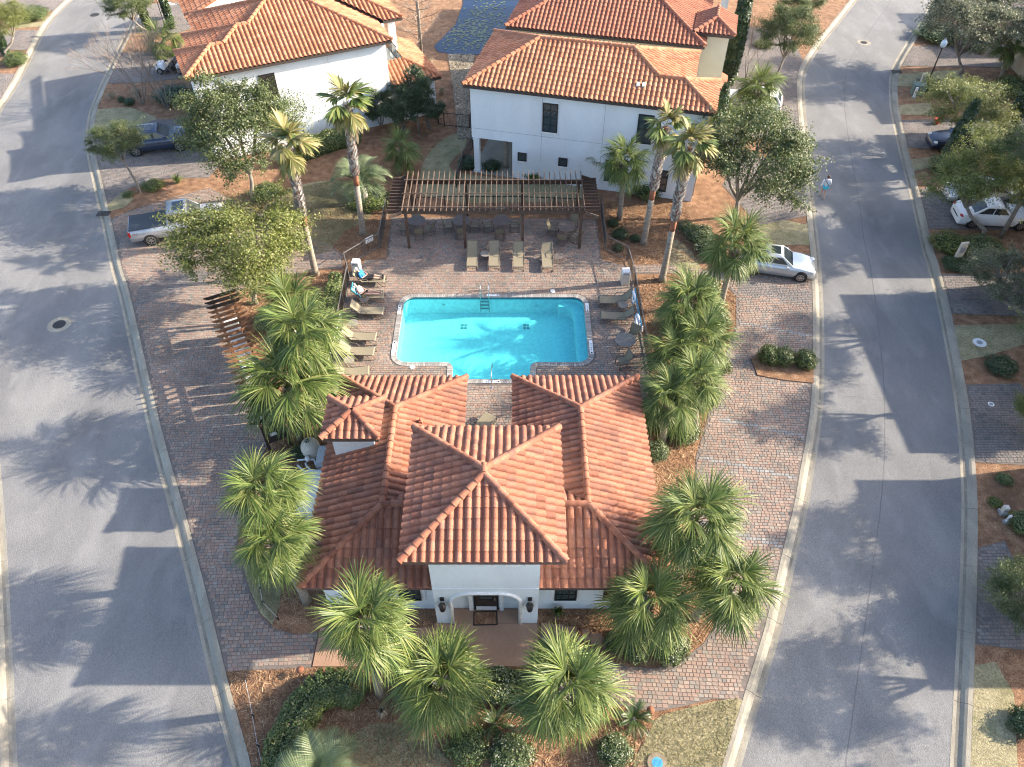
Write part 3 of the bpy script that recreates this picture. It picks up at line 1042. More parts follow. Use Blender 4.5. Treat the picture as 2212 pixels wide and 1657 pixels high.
def roof(parent, z0, slopes, m_, ridges, tan=.4, nobj=300, outline=None, fascia=.2, frame='fascia'):
    """slopes: (p0, u, [convex plan polygons]) with the house on the left of u; ridges: 3-D pairs, low end first"""
    root = MB()
    PW = parent.matrix_world if parent.location.length == 0 else Matrix.Translation(parent.location) @ Matrix.Rotation(parent.rotation_euler.z, 4, 'Z')
    for p0, u, polys in slopes:
        u = Vector(u).normalized()
        w_ = Vector((-u.y, u.x))
        for pl in polys:
            P = [(x, y, z0 + tan * ((x - p0[0]) * w_.x + (y - p0[1]) * w_.y) - .012) for x, y in pl]
            root.add(P, [tuple(range(len(P)))])
            for (xa, ya, za), (xb, yb, zb) in zip(P, P[1:] + P[:1]):
                if abs(za - z0 + .012) < 1e-3 and abs(zb - z0 + .012) < 1e-3:
                    c = ((xa + xb) / 2 + w_.x * .03, (ya + yb) / 2 + w_.y * .03, z0 - fascia / 2 - .01)
                    root.box(c, (math.dist((xa, ya), (xb, yb)), .05, fascia), rz=math.atan2(yb - ya, xb - xa))
    rf = root.build('roof', frame, parent)
    if outline:
        sheet('soffit', outline, z0 - fascia + .03, 'soffit', None, parent=rf)
    cth = 1 / math.sqrt(1 + tan * tan)
    tlp = TL * cth
    cand = []
    joined_V, joined_F, off = [], [], 0
    for p0, u, polys in slopes:
        u = Vector(u).normalized()
        w_ = Vector((-u.y, u.x))
        M = np.array([[u.x, w_.x * cth, -w_.x * tan * cth], [u.y, w_.y * cth, -w_.y * tan * cth], [0, tan * cth, cth]])
        for pl in polys:
            Q = np.array([((x - p0[0]) * u.x + (y - p0[1]) * u.y, (x - p0[0]) * w_.x + (y - p0[1]) * w_.y) for x, y in pl])
            i0, i1 = int(math.floor(Q[:, 0].min() / TW)) - 1, int(math.ceil(Q[:, 0].max() / TW)) + 1
            j0, j1 = int(math.floor(Q[:, 1].min() / tlp)) - 1, int(math.ceil(Q[:, 1].max() / tlp)) + 1
            ii, jj = np.meshgrid(np.arange(i0, i1), np.arange(max(0, j0), j1))
            ii, jj = ii.ravel(), jj.ravel()
            Ql = [tuple(q) for q in Q]
            cs = [np.stack([(ii + a) * TW, (jj + b_) * tlp + .004], -1) for a in (.02, .5, .98) for b_ in (0.0, .5, 1.06)]
            ins_ = np.stack([inside(c, Ql) for c in cs], 0)
            full, anyin = ins_.all(0), ins_.any(0)
            loc = np.stack([(ii + .5) * TW, jj * tlp], -1)
            wx = p0[0] + loc[:, 0] * u.x + loc[:, 1] * w_.x
            wy = p0[1] + loc[:, 0] * u.y + loc[:, 1] * w_.y
            wz = z0 + tan * loc[:, 1] + .005
            for q in np.where(full)[0]:
                wp = PW @ Vector((wx[q], wy[q], wz[q]))
                # keep pieces that face the camera
                nrm = (PW.to_3x3() @ Vector(M[:, 2]))
                view = Vector((0, 0, CAM_H)) - wp
                cand.append((wp.y ** 2 + wp.x ** 2 + (CAM_H - wp.z) ** 2 + (1e6 if nrm.dot(view) < 0 else 0), (wx[q], wy[q], wz[q]), M))
            part = anyin & ~full
            if part.any():
                bm = bmesh.new()
                for q in np.where(part)[0]:
                    vv = [bm.verts.new(tuple(M @ p + np.array((wx[q], wy[q], wz[q])))) for p in TVn]
                    for f in TF:
                        bm.faces.new([vv[a] for a in f])
                for (xa, ya), (xb, yb) in zip(pl, list(pl)[1:] + [pl[0]]):
                    wa = (xa - p0[0]) * w_.x + (ya - p0[1]) * w_.y
                    wb = (xb - p0[0]) * w_.x + (yb - p0[1]) * w_.y
                    if abs(wa) < 1e-3 and abs(wb) < 1e-3:
                        continue
                    nx, ny = (yb - ya), -(xb - xa)
                    cxm, cym = sum(p[0] for p in pl) / len(pl), sum(p[1] for p in pl) / len(pl)
                    if (cxm - xa) * nx + (cym - ya) * ny > 0:
                        nx, ny = -nx, -ny
                    bmesh.ops.bisect_plane(bm, geom=bm.verts[:] + bm.edges[:] + bm.faces[:], plane_co=(xa, ya, 0), plane_no=(nx, ny, 0), clear_outer=True, dist=1e-5)
                bm.verts.index_update()
                base = len(joined_V)
                joined_V += [tuple(v.co) for v in bm.verts]
                joined_F += [tuple(v.index + base for v in f.verts) for f in bm.faces]
                bm.free()
    cand.sort(key=lambda c: c[0])
    me = None
    for k, (d, p, M) in enumerate(cand):
        if k < nobj:
            if me is None:
                me = MB().add(TV, TF).mesh('roof_tile', m_, smooth=True, angle=50)
            o = bpy.data.objects.new('roof_tile', me)
            j = random.uniform(-.012, .012)
            mt = Matrix([[*M[0], p[0]], [*M[1], p[1]], [*M[2], p[2]], [0, 0, 0, 1]]) @ Matrix.Rotation(j, 4, 'Z')
            o.matrix_local = mt
            link(o, rf)
            o.matrix_local = mt
        else:
            base = len(joined_V)
            ja, jz = random.gauss(0, .012), random.gauss(0, .004)
            A = np.stack([TVn[:, 0] - ja * TVn[:, 1], TVn[:, 1] + ja * TVn[:, 0], TVn[:, 2] + jz], -1) @ M.T + np.array(p)
            joined_V += [tuple(a) for a in A]
            joined_F += [tuple(i + base for i in f) for f in TF]
    if joined_V:
        g = MB()
        g.v, g.f, g.mi = joined_V, joined_F, [0] * len(joined_F)
        tag(g.build('roof_tiles', m_, rf, smooth=True, angle=50), kind='stuff')
    # ridge and hip tiles
    V, F = [], []
    K = 6
    for (yy, rr, lift) in ((-.02, .146, .02), (.44, .122, 0)):
        for k in range(K + 1):
            a = math.pi * (k / K * 1.16 - .08)
            V.append((rr * math.cos(a), yy, rr * math.sin(a) + lift))
    for k in range(K + 1):
        a = math.pi * (k / K * 1.16 - .08)
        V.append((.118 * math.cos(a), -.02, .118 * math.sin(a) + .02))
    k1 = K + 1
    for k in range(K):
        F.append((k1 + k, k1 + k + 1, k + 1, k))
        F.append((k, k + 1, 2 * k1 + k + 1, 2 * k1 + k))
    cme = MB().add(V, F).mesh('ridge_tile', m_, smooth=True, angle=50)
    mort = MB()
    for a, b_ in ridges:
        a, b_ = Vector(a), Vector(b_)
        d = b_ - a
        L_ = d.length
        nn = max(1, round(L_ / .385))
        yv = d.normalized()
        xv = yv.cross(Vector((0, 0, 1))).normalized()
        zv = xv.cross(yv)
        for k in range(nn):
            p = a + d * (k / nn) + zv * .06
            o = bpy.data.objects.new('ridge_tile', cme)
            link(o, rf)
            o.matrix_local = Matrix([[xv.x, yv.x, zv.x, p.x], [xv.y, yv.y, zv.y, p.y], [xv.z, yv.z, zv.z, p.z], [0, 0, 0, 1]]) @ Matrix.Rotation(random.uniform(-.02, .02), 4, 'Z')
        mort.bar(a + zv * .05, b_ + zv * .05, .25, .11, up=zv)
    mort.build('ridge_mortar', m_, rf)
    return rf


def window(parent, c, wd, ht, ang=0.0, nx=2, nz=3, m_='bronze', sill=True, surround=None, name='window'):
    """on a wall whose outward normal is -y turned by ang"""
    r_ = bpy.data.objects.new(name, None)
    link(r_, parent)
    r_.location = c
    r_.rotation_euler = (0, 0, ang)
    f = MB()
    t_ = .055
    f.box((0, -.03, ht / 2 - t_ / 2), (wd, .1, t_)).box((0, -.03, -ht / 2 + t_ / 2), (wd, .1, t_))
    for s in (-1, 1):
        f.box((s * (wd / 2 - t_ / 2), -.03, 0), (t_, .098, ht - 2 * t_))
    for i in range(1, nx):
        f.box((-wd / 2 + wd * i / nx, -.02, 0), (.022, .05, ht - 2 * t_))
    for i in range(1, nz):
        f.box((0, -.021, -ht / 2 + ht * i / nz), (wd - 2 * t_, .046, .035 if (nz == 4 and i == 2) else .022))
    f.build('frame', m_, r_)
    MB().box((0, -.004, 0), (wd - 2 * t_ + .01, .03, ht - 2 * t_ + .01)).build('pane', 'glass_window', r_)
    if sill:
        MB().box((0, -.05, -ht / 2 - .045), (wd + .16, .13, .09)).build('sill', 'trim_white', r_)
    if surround:
        g = MB()
        for s in (-1, 1):
            g.box((s * (wd / 2 + .09), -.012, 0), (.18, .045, ht + .3))
        g.build('surround', surround, r_)
    return r_


# ------------------------------------------------------------------ clubhouse (U-shaped, with entrance tower)
CX0, CX1, CY0, CY1 = -8.2, 6.05, 14.3, 25.4
IX0, IX1, IY = -2.2, 0.05, 20.3
ZE = 2.9
club = thing('clubhouse', 'white stucco clubhouse with weathered terracotta roof and arched entrance tower by the pool', 'building')
wall = MB()
wx0, wx1, wy0, wy1 = CX0 + .6, CX1 - .6, 14.88, BUILD_BACK
wall.prism([(wx0, wy0), (wx1, wy0), (wx1, wy1), (IX1 + .55, wy1), (IX1 + .55, 19.65), (IX0 - .55, 19.65), (IX0 - .55, wy1), (wx0, wy1)], -.1, ZE - .1)
wall.build('wall', 'stucco_white', club)
hwid = 3.0
LXr, RXr = CX0 + hwid, CX1 - hwid
YF, YBk = CY0 + hwid, CY1 - hwid
zr = ZE + .4 * hwid
slopes = [((CX0, CY0), (1, 0), [[(CX0, CY0), (CX1, CY0), (RXr, YF), (LXr, YF)]]),
          ((CX1, CY0), (0, 1), [[(CX1, CY0), (CX1, CY1), (RXr, YBk), (RXr, YF)]]),
          ((CX1, CY1), (-1, 0), [[(CX1, CY1), (IX1, CY1), (RXr, YBk)]]),
          ((IX1, CY1), (0, -1), [[(IX1, CY1), (IX1, IY), (RXr, YF), (RXr, YBk)]]),
          ((IX1, IY), (-1, 0), [[(IX1, IY), (IX0, IY), (LXr, YF), (RXr, YF)]]),
          ((IX0, IY), (0, 1), [[(IX0, IY), (IX0, CY1), (LXr, YBk), (LXr, YF)]]),
          ((IX0, CY1), (-1, 0), [[(IX0, CY1), (CX0, CY1), (LXr, YBk)]]),
          ((CX0, CY1), (0, -1), [[(CX0, CY1), (CX0, CY0), (LXr, YF), (LXr, YBk)]])]
rid = [((CX0, CY0, ZE), (LXr, YF, zr)), ((CX1, CY0, ZE), (RXr, YF, zr)), ((CX0, CY1, ZE), (LXr, YBk, zr)), ((IX0, CY1, ZE), (LXr, YBk, zr)), ((IX1, CY1, ZE), (RXr, YBk, zr)), ((CX1, CY1, ZE), (RXr, YBk, zr)),
       ((LXr, YF, zr), (LXr, YBk, zr)), ((RXr, YF, zr), (RXr, YBk, zr)), ((LXr, YF, zr), (-3.2, YF, zr)), ((RXr, YF, zr), (1.1, YF, zr))]
roof(club, ZE, slopes, 'terracotta', rid, nobj=300, outline=[(CX0, CY0), (CX1, CY0), (CX1, CY1), (IX1, CY1), (IX1, IY), (IX0, IY), (IX0, CY1), (CX0, CY1)], frame='soffit')
# tower
TX0, TX1, TY0, TY1, ZT = -3.92, 1.88, 13.6, 19.62, 6.1
tx, ty = (TX0 + TX1) / 2, (TY0 + TY1) / 2
hh_ = (TX1 - TX0) / 2
aw0, aw1, atop, ar = -2.43, .34, 2.72, .85
tw0, tw1, twy = -3.07, 1.04, 14.22
prof = [(tw0, -.1), (tw0, ZT - .1), (tw1, ZT - .1), (tw1, -.1), (aw1, -.1)]
prof += [(aw1, atop - ar)] + [(aw1 - ar + ar * math.cos(R(a)), atop - ar + ar * .9 * math.sin(R(a))) for a in range(10, 91, 10)]
prof += [(aw0 + ar + ar * math.cos(R(a)), atop - ar + ar * .9 * math.sin(R(a))) for a in range(90, 180, 10)] + [(aw0, atop - ar), (aw0, -.1)]
k = len(prof)
tow = MB()
tow.add([(x, twy, z) for x, z in prof] + [(x, 14.885, z) for x, z in prof], [(i, k + i, k + (i + 1) % k, (i + 1) % k) for i in range(k)])
for a, b_, c in tessellate_polygon([[Vector((x, z, 0)) for x, z in prof]]):
    pa, pb, pc = prof[a], prof[b_], prof[c]
    s_ = (pb[0] - pa[0]) * (pc[1] - pa[1]) - (pb[1] - pa[1]) * (pc[0] - pa[0])
    tow.add([(*(prof[i][:1]), twy, prof[i][1]) for i in ((a, b_, c) if s_ > 0 else (c, b_, a))], [(0, 1, 2)])
tow.box(((tw0 + tw1) / 2, (14.885 + 19.0) / 2, (2.4 + ZT - .1) / 2), (tw1 - tw0, 19.0 - 14.885, ZT - .1 - 2.4))
tow.build('tower_wall', 'stucco_white', club)
archp = [(aw1, twy - .01, .02), (aw1, twy - .01, atop - ar)] + [(aw1 - ar + ar * math.cos(R(a)), twy - .01, atop - ar + ar * .9 * math.sin(R(a))) for a in range(10, 91, 10)] + \
        [(aw0 + ar + ar * math.cos(R(a)), twy - .01, atop - ar + ar * .9 * math.sin(R(a))) for a in range(90, 180, 10)] + [(aw0, twy - .01, atop - ar), (aw0, twy - .01, .02)]
MB().tube(archp, .085, 8).build('arch_moulding', 'trim_white', club, smooth=True)
MB().box(((tw0 + tw1) / 2, twy - .012, 2.98), (tw1 - tw0 + .02, .02, .03)).build('string_course', 'stucco_white', club)
for xx in (-2.2, -1.02, .18):
    fr_ = MB()
    for s in (-1, 1):
        fr_.box((xx + s * .38, twy - .02, ZT - .88), (.09, .045, .9))
    fr_.box((xx, twy - .02, ZT - 1.33), (.85, .05, .09)).box((xx, twy - .015, ZT - .86), (.05, .03, .8))
    fr_.build('blind_window', 'trim_white', club)
slopes = [((TX0, TY0), (1, 0), [[(TX0, TY0), (TX1, TY0), (tx, TY0 + hh_), ]]),
          ((TX1, TY0), (0, 1), [[(TX1, TY0), (TX1, TY1), (tx, TY1 - hh_), (tx, TY0 + hh_)]]),
          ((TX1, TY1), (-1, 0), [[(TX1, TY1), (TX0, TY1), (tx, TY1 - hh_)]]),
          ((TX0, TY1), (0, -1), [[(TX0, TY1), (TX0, TY0), (tx, TY0 + hh_), (tx, TY1 - hh_)]])]
zt = ZT + .4 * hh_
roof(club, ZT, slopes, 'terracotta', [((TX0, TY0, ZT), (tx, TY0 + hh_, zt)), ((TX1, TY0, ZT), (tx, TY0 + hh_, zt)), ((TX0, TY1, ZT), (tx, TY1 - hh_, zt)), ((TX1, TY1, ZT), (tx, TY1 - hh_, zt)),
                                      ((tx, TY0 + hh_, zt), (tx, TY1 - hh_, zt))], nobj=150, outline=[(TX0, TY0), (TX1, TY0), (TX1, TY1), (TX0, TY1)], frame='soffit').name = 'tower_roof'
# cupola on the rear left wing
UX0, UX1, UY0, UY1, ZU = -8.0, -5.6, 20.15, 22.4, 4.75
ux, uy = (UX0 + UX1) / 2, (UY0 + UY1) / 2
MB().box((ux, uy, 3.6), (UX1 - UX0 - .62, UY1 - UY0 - .62, 2.3)).build('cupola_wall', 'stucco_white', club)
pn = MB()
pn.box((ux, UY0 + .30, 4.2), (1.1, .04, .62)).box((ux, UY0 + .285, 4.2), (.9, .03, .44))
pn.build('cupola_panel', 'trim_white', club)
zu = ZU + .4 * 1.125
roof(club, ZU, [((UX0, UY0), (1, 0), [[(UX0, UY0), (UX1, UY0), (ux + .08, uy), (ux - .08, uy)]]), ((UX1, UY0), (0, 1), [[(UX1, UY0), (UX1, UY1), (ux + .08, uy)]]),
               ((UX1, UY1), (-1, 0), [[(UX1, UY1), (UX0, UY1), (ux - .08, uy), (ux + .08, uy)]]), ((UX0, UY1), (0, -1), [[(UX0, UY1), (UX0, UY0), (ux - .08, uy)]])], 'terracotta',
     [((UX0, UY0, ZU), (ux - .05, uy, zu)), ((UX1, UY0, ZU), (ux + .05, uy, zu)), ((UX0, UY1, ZU), (ux - .05, uy, zu)), ((UX1, UY1, ZU), (ux + .05, uy, zu))], nobj=0,
     outline=[(UX0, UY0), (UX1, UY0), (UX1, UY1), (UX0, UY1)], frame='soffit').name = 'cupola_roof'
# entrance and windows
dr = bpy.data.objects.new('door', None)
link(dr, club)
dr.location = (-1.06, 14.87, .05)
MB().box((0, -.03, 1.05), (1.0, .08, 2.1)).build('frame', 'black', dr)
MB().box((0, -.075, 1.02), (.86, .04, 2.0)).build('leaf', 'wood_dark', dr)
pa_ = MB()
pa_.box((0, -.1, 1.42), (.52, .02, .85))
pa_.build('pane', 'glass_window', dr)
mt_ = MB()
for i in range(4):
    mt_.box((0, -.112, 1.0 + i * .28), (.56, .02, .025))
for i in range(4):
    mt_.box((-.26 + i * .173, -.111, 1.42), (.022, .018, .85))
mt_.build('muntins', 'black', dr)
MB().box((0, -.1, .22), (.84, .03, .28)).build('kick_plate', 'plastic_white', dr)
MB().box((.36, -.12, 1.05), (.06, .06, .25)).build('handle', 'steel', dr)
for s in (-1, 1):
    MB().box((-1.06 + s * .63, 14.83, 1.25), (.17, .13, 2.5)).build('pilaster', 'trim_white', club)
for xx in (2.18, 4.15, -4.15, -6.1):
    window(club, (xx, 14.885, 1.5), .9, 1.35, 0, 3, 3, sill=False, surround='trim_white')
vent = MB()
for (xx, yy) in ((-3.8, 21.6), (-6.9, 24.3), (3.7, 16.2), (5.45, 14.9), (2.6, 23.0)):
    zz = ZE + .4 * min(abs(xx - CX0), abs(xx - CX1), 3, abs(yy - CY0)) + .05
for (xx, yy, zz) in ((-4.05, 21.9, 3.75), (5.55, 15.6, 3.2)):
    v_ = MB().box((xx, yy, zz), (.16, .16, .22)).lathe([(.05, 0), (.05, .14), (.02, .16)], 8, (xx, yy, zz + .1))
    v_.build('roof_vent', 'terracotta', club)

for xx, lb in ((-2.74, 'black lantern on the wall left of the entrance arch'), (.70, 'black lantern on the wall right of the entrance arch')):
    lt = thing('wall_lantern', lb, 'lantern', (xx, twy, 1.55), 0, 'entrance lanterns')
    MB().box((0, -.03, .62), (.17, .05, .24)).build('back_plate', 'black', lt)
    MB().tube([(0, -.04, .62), (0, -.16, .68), (0, -.2, .55)], .018, 6).build('arm', 'steel', lt)
    MB().lathe([(.05, 0), (.12, .06), (.15, .4), (.16, .42), (.05, .52), (.02, .56)], 6, (0, -.2, .0)).build('cage', 'bronze', lt)
    MB().lathe([(.03, .02), (.07, .1), (.09, .36), (.03, .4)], 8, (0, -.2, .0)).build('bulb_glass', 'lamp_clear', lt)
dm = thing('doormat', 'dark coir doormat lying crooked in front of the door', 'doormat', (-1.1, 14.42, .052), R(2))
MB().box((0, 0, .008), (1.0, .62, .016)).build('border', 'black', dm)
MB().box((0, 0, .012), (.9, .52, .016)).build('pile', 'mulch', dm)

# ------------------------------------------------------------------ houses
def fz(z0, d, tan=.4):
    return z0 + tan * d


# right white house (front eave corner at its left end, turned -13.9 deg)
a = G3(1000, 183, 6.6)
b_ = G3(1537, 245, 6.6)
HR_RZ = math.atan2(b_.y - a.y, b_.x - a.x)
hr_ = thing('white_house', 'white two-storey house with orange tiled hip roof behind the pergola', 'house', (a.x, a.y, 0), HR_RZ)
Z = 6.6
slopes = [((0, 0), (1, 0), [[(0, 0), (16.1, 0), (13.9, 2.2), (2.2, 2.2)], [(2.2, 2.2), (12.3, 2.2), (10.35, 4.15), (4.15, 4.15)]]),
          ((16.1, 0), (0, 1), [[(16.1, 0), (16.1, 4.4), (13.9, 2.2)]]),
          ((16.1, 4.4), (-1, 0), [[(16.1, 4.4), (14.5, 4.4), (12.3, 2.2), (13.9, 2.2)]]),
          ((14.5, 4.4), (0, 1), [[(14.5, 4.4), (14.5, 8.3), (10.35, 4.15), (12.3, 2.2)]]),
          ((14.5, 8.3), (-1, 0), [[(14.5, 8.3), (0, 8.3), (4.15, 4.15), (10.35, 4.15)]]),
          ((0, 8.3), (0, -1), [[(0, 8.3), (0, 0), (4.15, 4.15)]])]
zr1, zr2 = fz(Z, 4.15), fz(Z, 2.2)
ridR = [((0, 0, Z), (4.15, 4.15, zr1)), ((0, 8.3, Z), (4.15, 4.15, zr1)), ((10.35, 4.15, zr1), (4.15, 4.15, zr1)), ((12.3, 2.2, zr2), (10.35, 4.15, zr1)), ((13.9, 2.2, zr2), (12.3, 2.2, zr2)),
        ((16.1, 0, Z), (13.9, 2.2, zr2)), ((16.1, 4.4, Z), (13.9, 2.2, zr2)), ((14.5, 8.3, Z), (10.35, 4.15, zr1))]
outR = [(0, 0), (16.1, 0), (16.1, 4.4), (14.5, 4.4), (14.5, 8.3), (0, 8.3)]
roof(hr_, Z, slopes, 'terracotta_orange', ridR, outline=outR)
w_ = MB()
w_.prism([(.35, .35), (15.7, .35), (15.7, 4.05), (14.1, 4.05), (14.1, 7.9), (.35, 7.9)], 2.75, Z - .12)
w_.build('upper_wall', 'stucco_white', hr_)
w_ = MB()
w_.prism([(3.2, .352), (15.698, .352), (15.698, 4.048), (14.098, 4.048), (14.098, 7.898), (3.2, 7.898)], -.1, 2.76)
w_.build('lower_wall', 'stucco_white', hr_)
MB().box((1.75, 4.1, -.02), (3.0, 7.6, .14)).build('porch_floor', 'concrete', hr_)
for (x, y) in ((.62, .62), (.62, 7.5)):
    c_ = MB().box((x, y, 1.35), (.38, .38, 2.8))
    c_.box((x, y, .12), (.48, .48, .24)).box((x, y, 2.62), (.46, .46, .14))
    c_.build('porch_column', 'stucco_white', hr_)
window(hr_, (5.75, .35, 4.85), 1.0, 2.0, 0, 2, 4)
window(hr_, (11.95, .35, 4.85), 1.0, 2.0, 0, 2, 4)
window(hr_, (3.9, .35, 1.75), .62, .62, 0, 2, 1)
window(hr_, (6.75, .35, 1.75), .62, .62, 0, 2, 1)
window(hr_, (10.15, .352, 1.55), 1.0, 1.6, 0, 2, 3)
window(hr_, (13.4, .352, 1.3), 1.0, 1.6, 0, 2, 3)
for x in (5.2, 9.3, 12.9):
    MB().box((x, .349, 4.0), (.018, .01, 4.8)).build('control_joint', 'plastic_grey', hr_)
MB().box((8, .3475, 3.45), (15, .01, .018)).build('control_joint', 'plastic_grey', hr_)
g = MB()
for x in (11.1, 11.45):
    g.box((x, 1.35, Z + .4 * 1.35 + .12), (.2, .3, .12), rx=math.atan(.4))
g.build('roof_flashing', 'lamp_globe', hr_)
sh = MB()                                                             # small tiled canopy over the street-side garage door
roofg = roof(hr_, 3.1, [((15.7, 4.05), (1, 0), [[(15.7, .6), (15.7, .6001), (15.701, .6)]])], 'terracotta_orange', [], nobj=0) if False else None
MB().box((16.0, 2.2, 3.0), (.7, 3.2, .18), ry=R(22)).build('garage_canopy', 'terracotta_orange', hr_)
MB().box((15.72, 2.2, 1.25), (.08, 2.6, 2.3)).build('garage_door', 'wood_brown', hr_)

# cream house behind it
a = G3(1092, 57, 6.6)
h2 = thing('cream_house', 'cream stucco house with reddish tiled roof directly behind the white house', 'house', (a.x, a.y, 0), HR_RZ)
Lm = 14.3
slopes = [((0, 0), (1, 0), [[(0, 0), (Lm, 0), (Lm - 4.4, 4.4), (4.4, 4.4)]]),
          ((Lm, 0), (0, 1), [[(Lm, 0), (Lm, 8.8), (Lm - 4.4, 4.4)]]),
          ((Lm, 8.8), (-1, 0), [[(Lm, 8.8), (0, 8.8), (4.4, 4.4), (Lm - 4.4, 4.4)]]),
          ((0, 8.8), (0, -1), [[(0, 8.8), (0, 0), (4.4, 4.4)]])]
zz = fz(Z, 4.4)
roof(h2, Z, slopes, 'terracotta_red', [((0, 0, Z), (4.4, 4.4, zz)), ((Lm, 0, Z), (Lm - 4.4, 4.4, zz)), ((0, 8.8, Z), (4.4, 4.4, zz)), ((Lm, 8.8, Z), (Lm - 4.4, 4.4, zz)), ((Lm - 4.4, 4.4, zz), (4.4, 4.4, zz))],
     outline=[(0, 0), (Lm, 0), (Lm, 8.8), (0, 8.8)])
MB().prism([(.4, .4), (Lm - .4, .4), (Lm - .4, 8.4), (.4, 8.4)], -.1, Z - .12).build('wall', 'stucco_cream', h2)
for x in (2.4, 5.0, 8.4):
    window(h2, (x, .4, 5.2), .8, 1.5, 0, 2, 3)
Zt2 = 7.1                                                             # stair turret at the street end
slopes = [((Lm - .9, 1.0), (1, 0), [[(Lm - .9, 1.0), (Lm + 1.9, 1.0), (Lm + .5, 2.4)]]), ((Lm + 1.9, 1.0), (0, 1), [[(Lm + 1.9, 1.0), (Lm + 1.9, 4.4), (Lm + .5, 4.4), (Lm + .5, 2.4)]]),
          ((Lm - .9, 4.4), (0, -1), [[(Lm - .9, 4.4), (Lm - .9, 1.0), (Lm + .5, 2.4), (Lm + .5, 4.4)]])]
zt2 = fz(Zt2, 1.4)
roof(h2, Zt2, slopes, 'terracotta_red', [((Lm - .9, 1.0, Zt2), (Lm + .5, 2.4, zt2)), ((Lm + 1.9, 1.0, Zt2), (Lm + .5, 2.4, zt2)), ((Lm + .5, 2.4, zt2), (Lm + .5, 4.4, zt2))], nobj=80,
     outline=[(Lm - .9, 1.0), (Lm + 1.9, 1.0), (Lm + 1.9, 4.4), (Lm - .9, 4.4)]).name = 'turret_roof'
MB().prism([(Lm - .55, 1.35), (Lm + 1.55, 1.35), (Lm + 1.55, 4.2), (Lm - .55, 4.2)], -.1, Zt2 - .12).build('turret_wall', 'stucco_cream', h2)
MB().box((Lm + 1.75, 2.7, 3.0), (.75, 2.6, .16), ry=R(24)).build('garage_canopy', 'terracotta_red', h2)
MB().box((Lm + 1.58, 2.7, 1.3), (.06, 2.4, 2.4)).build('garage_door', 'wood_dark', h2)

# arcaded house at the top edge
a = G3(1520, 30, 3.0)
h3 = thing('arcade_house', 'cream house with tall slim arches at the top edge beside the cypress', 'house', (15.2, 66.5, 0), HR_RZ)
MB().prism([(-10, 3.0), (.6, 3.0), (.6, 10), (-10, 10)], -.1, 6.4).build('wall', 'stucco_cream', h3)
for k, yy in enumerate((.2, 3.2)):
    for xx in (.4, 2.4):
        c_ = MB().box((xx, yy, 3.1), (.55, .55, 6.4))
        c_.box((xx, yy, .15), (.65, .65, .5))
        c_.build('pier', 'stucco_white' if xx > 1 else 'stucco_cream', h3)
MB().box((1.4, 1.7, 6.35), (3.2, 4.2, .5)).build('lintel', 'trim_white', h3)
roof(h3, 6.7, [((-10.4, -.4), (1, 0), [[(-10.4, -.4), (3.3, -.4), (-1.9, 4.8), (-5.2, 4.8)]]), ((3.3, -.4), (0, 1), [[(3.3, -.4), (3.3, 10), (-1.9, 4.8)]]), ((3.3, 10), (-1, 0), [[(3.3, 10), (-10.4, 10), (-5.2, 4.8), (-1.9, 4.8)]]),
               ((-10.4, 10), (0, -1), [[(-10.4, 10), (-10.4, -.4), (-5.2, 4.8)]])], 'terracotta_orange', [((-10.4, -.4, 6.7), (-5.2, 4.8, 8.78)), ((3.3, -.4, 6.7), (-1.9, 4.8, 8.78))], nobj=0, outline=[(-10.4, -.4), (3.3, -.4), (3.3, 10), (-10.4, 10)])

# left white house
a = G3(400, 172, 6.4)
b_ = G3(847, 87, 6.4)
HL_RZ = math.atan2(b_.y - a.y, b_.x - a.x)
LW = (b_ - a).length
hl = thing('white_house', 'bright sunlit white house with stepped orange tiled roof at upper left', 'house', (a.x, a.y, 0), HL_RZ)
Z = 6.4
D1, D2, D3 = 4.5, 7.0, 10.6
c1, c2, c3 = D1 / 2, D2 / 2, D3 / 2
e2, e3 = .9, 1.7
slopes = [((0, 0), (1, 0), [[(0, 0), (LW, 0), (LW - c1, c1), (c1, c1)], [(e2 + c1, c1), (LW - c1, c1), (LW - c2, c2), (e2 + c2, c2)], [(e3 + c2, c2), (LW - c2, c2), (LW - c3, c3), (e3 + c3, c3)]]),
          ((LW, 0), (0, 1), [[(LW, 0), (LW, D3), (LW - c3, c3)]]),
          ((LW, D3), (-1, 0), [[(LW, D3), (e3, D3), (e3 + c3, c3), (LW - c3, c3)]]),
          ((0, D1), (0, -1), [[(0, D1), (0, 0), (c1, c1)]]),
          ((e2, D2), (0, -1), [[(e2, D2), (e2, D1), (e2 + c1, c1), (e2 + c2, c2)]]),
          ((e3, D3), (0, -1), [[(e3, D3), (e3, D2), (e3 + c2, c2), (e3 + c3, c3)]]),
          ((e2, D1), (-1, 0), [[(e2, D1), (0, D1), (c1, c1), (e2 + c1, c1)]]),
          ((e3, D2), (-1, 0), [[(e3, D2), (e2, D2), (e2 + c2, c2), (e3 + c2, c2)]])]
ridL = [((0, 0, Z), (c1, c1, fz(Z, c1))), ((0, D1, Z), (c1, c1, fz(Z, c1))), ((c1, c1, fz(Z, c1)), (e2 + c1, c1, fz(Z, c1))), ((e2 + c1, c1, fz(Z, c1)), (e2 + c2, c2, fz(Z, c2))), ((e2, D2, Z), (e2 + c2, c2, fz(Z, c2))),
        ((e2 + c2, c2, fz(Z, c2)), (e3 + c2, c2, fz(Z, c2))), ((e3 + c2, c2, fz(Z, c2)), (e3 + c3, c3, fz(Z, c3))), ((e3, D3, Z), (e3 + c3, c3, fz(Z, c3))), ((e3 + c3, c3, fz(Z, c3)), (LW - c3, c3, fz(Z, c3))),
        ((LW, 0, Z), (LW - c3, c3, fz(Z, c3))), ((LW, D3, Z), (LW - c3, c3, fz(Z, c3)))]
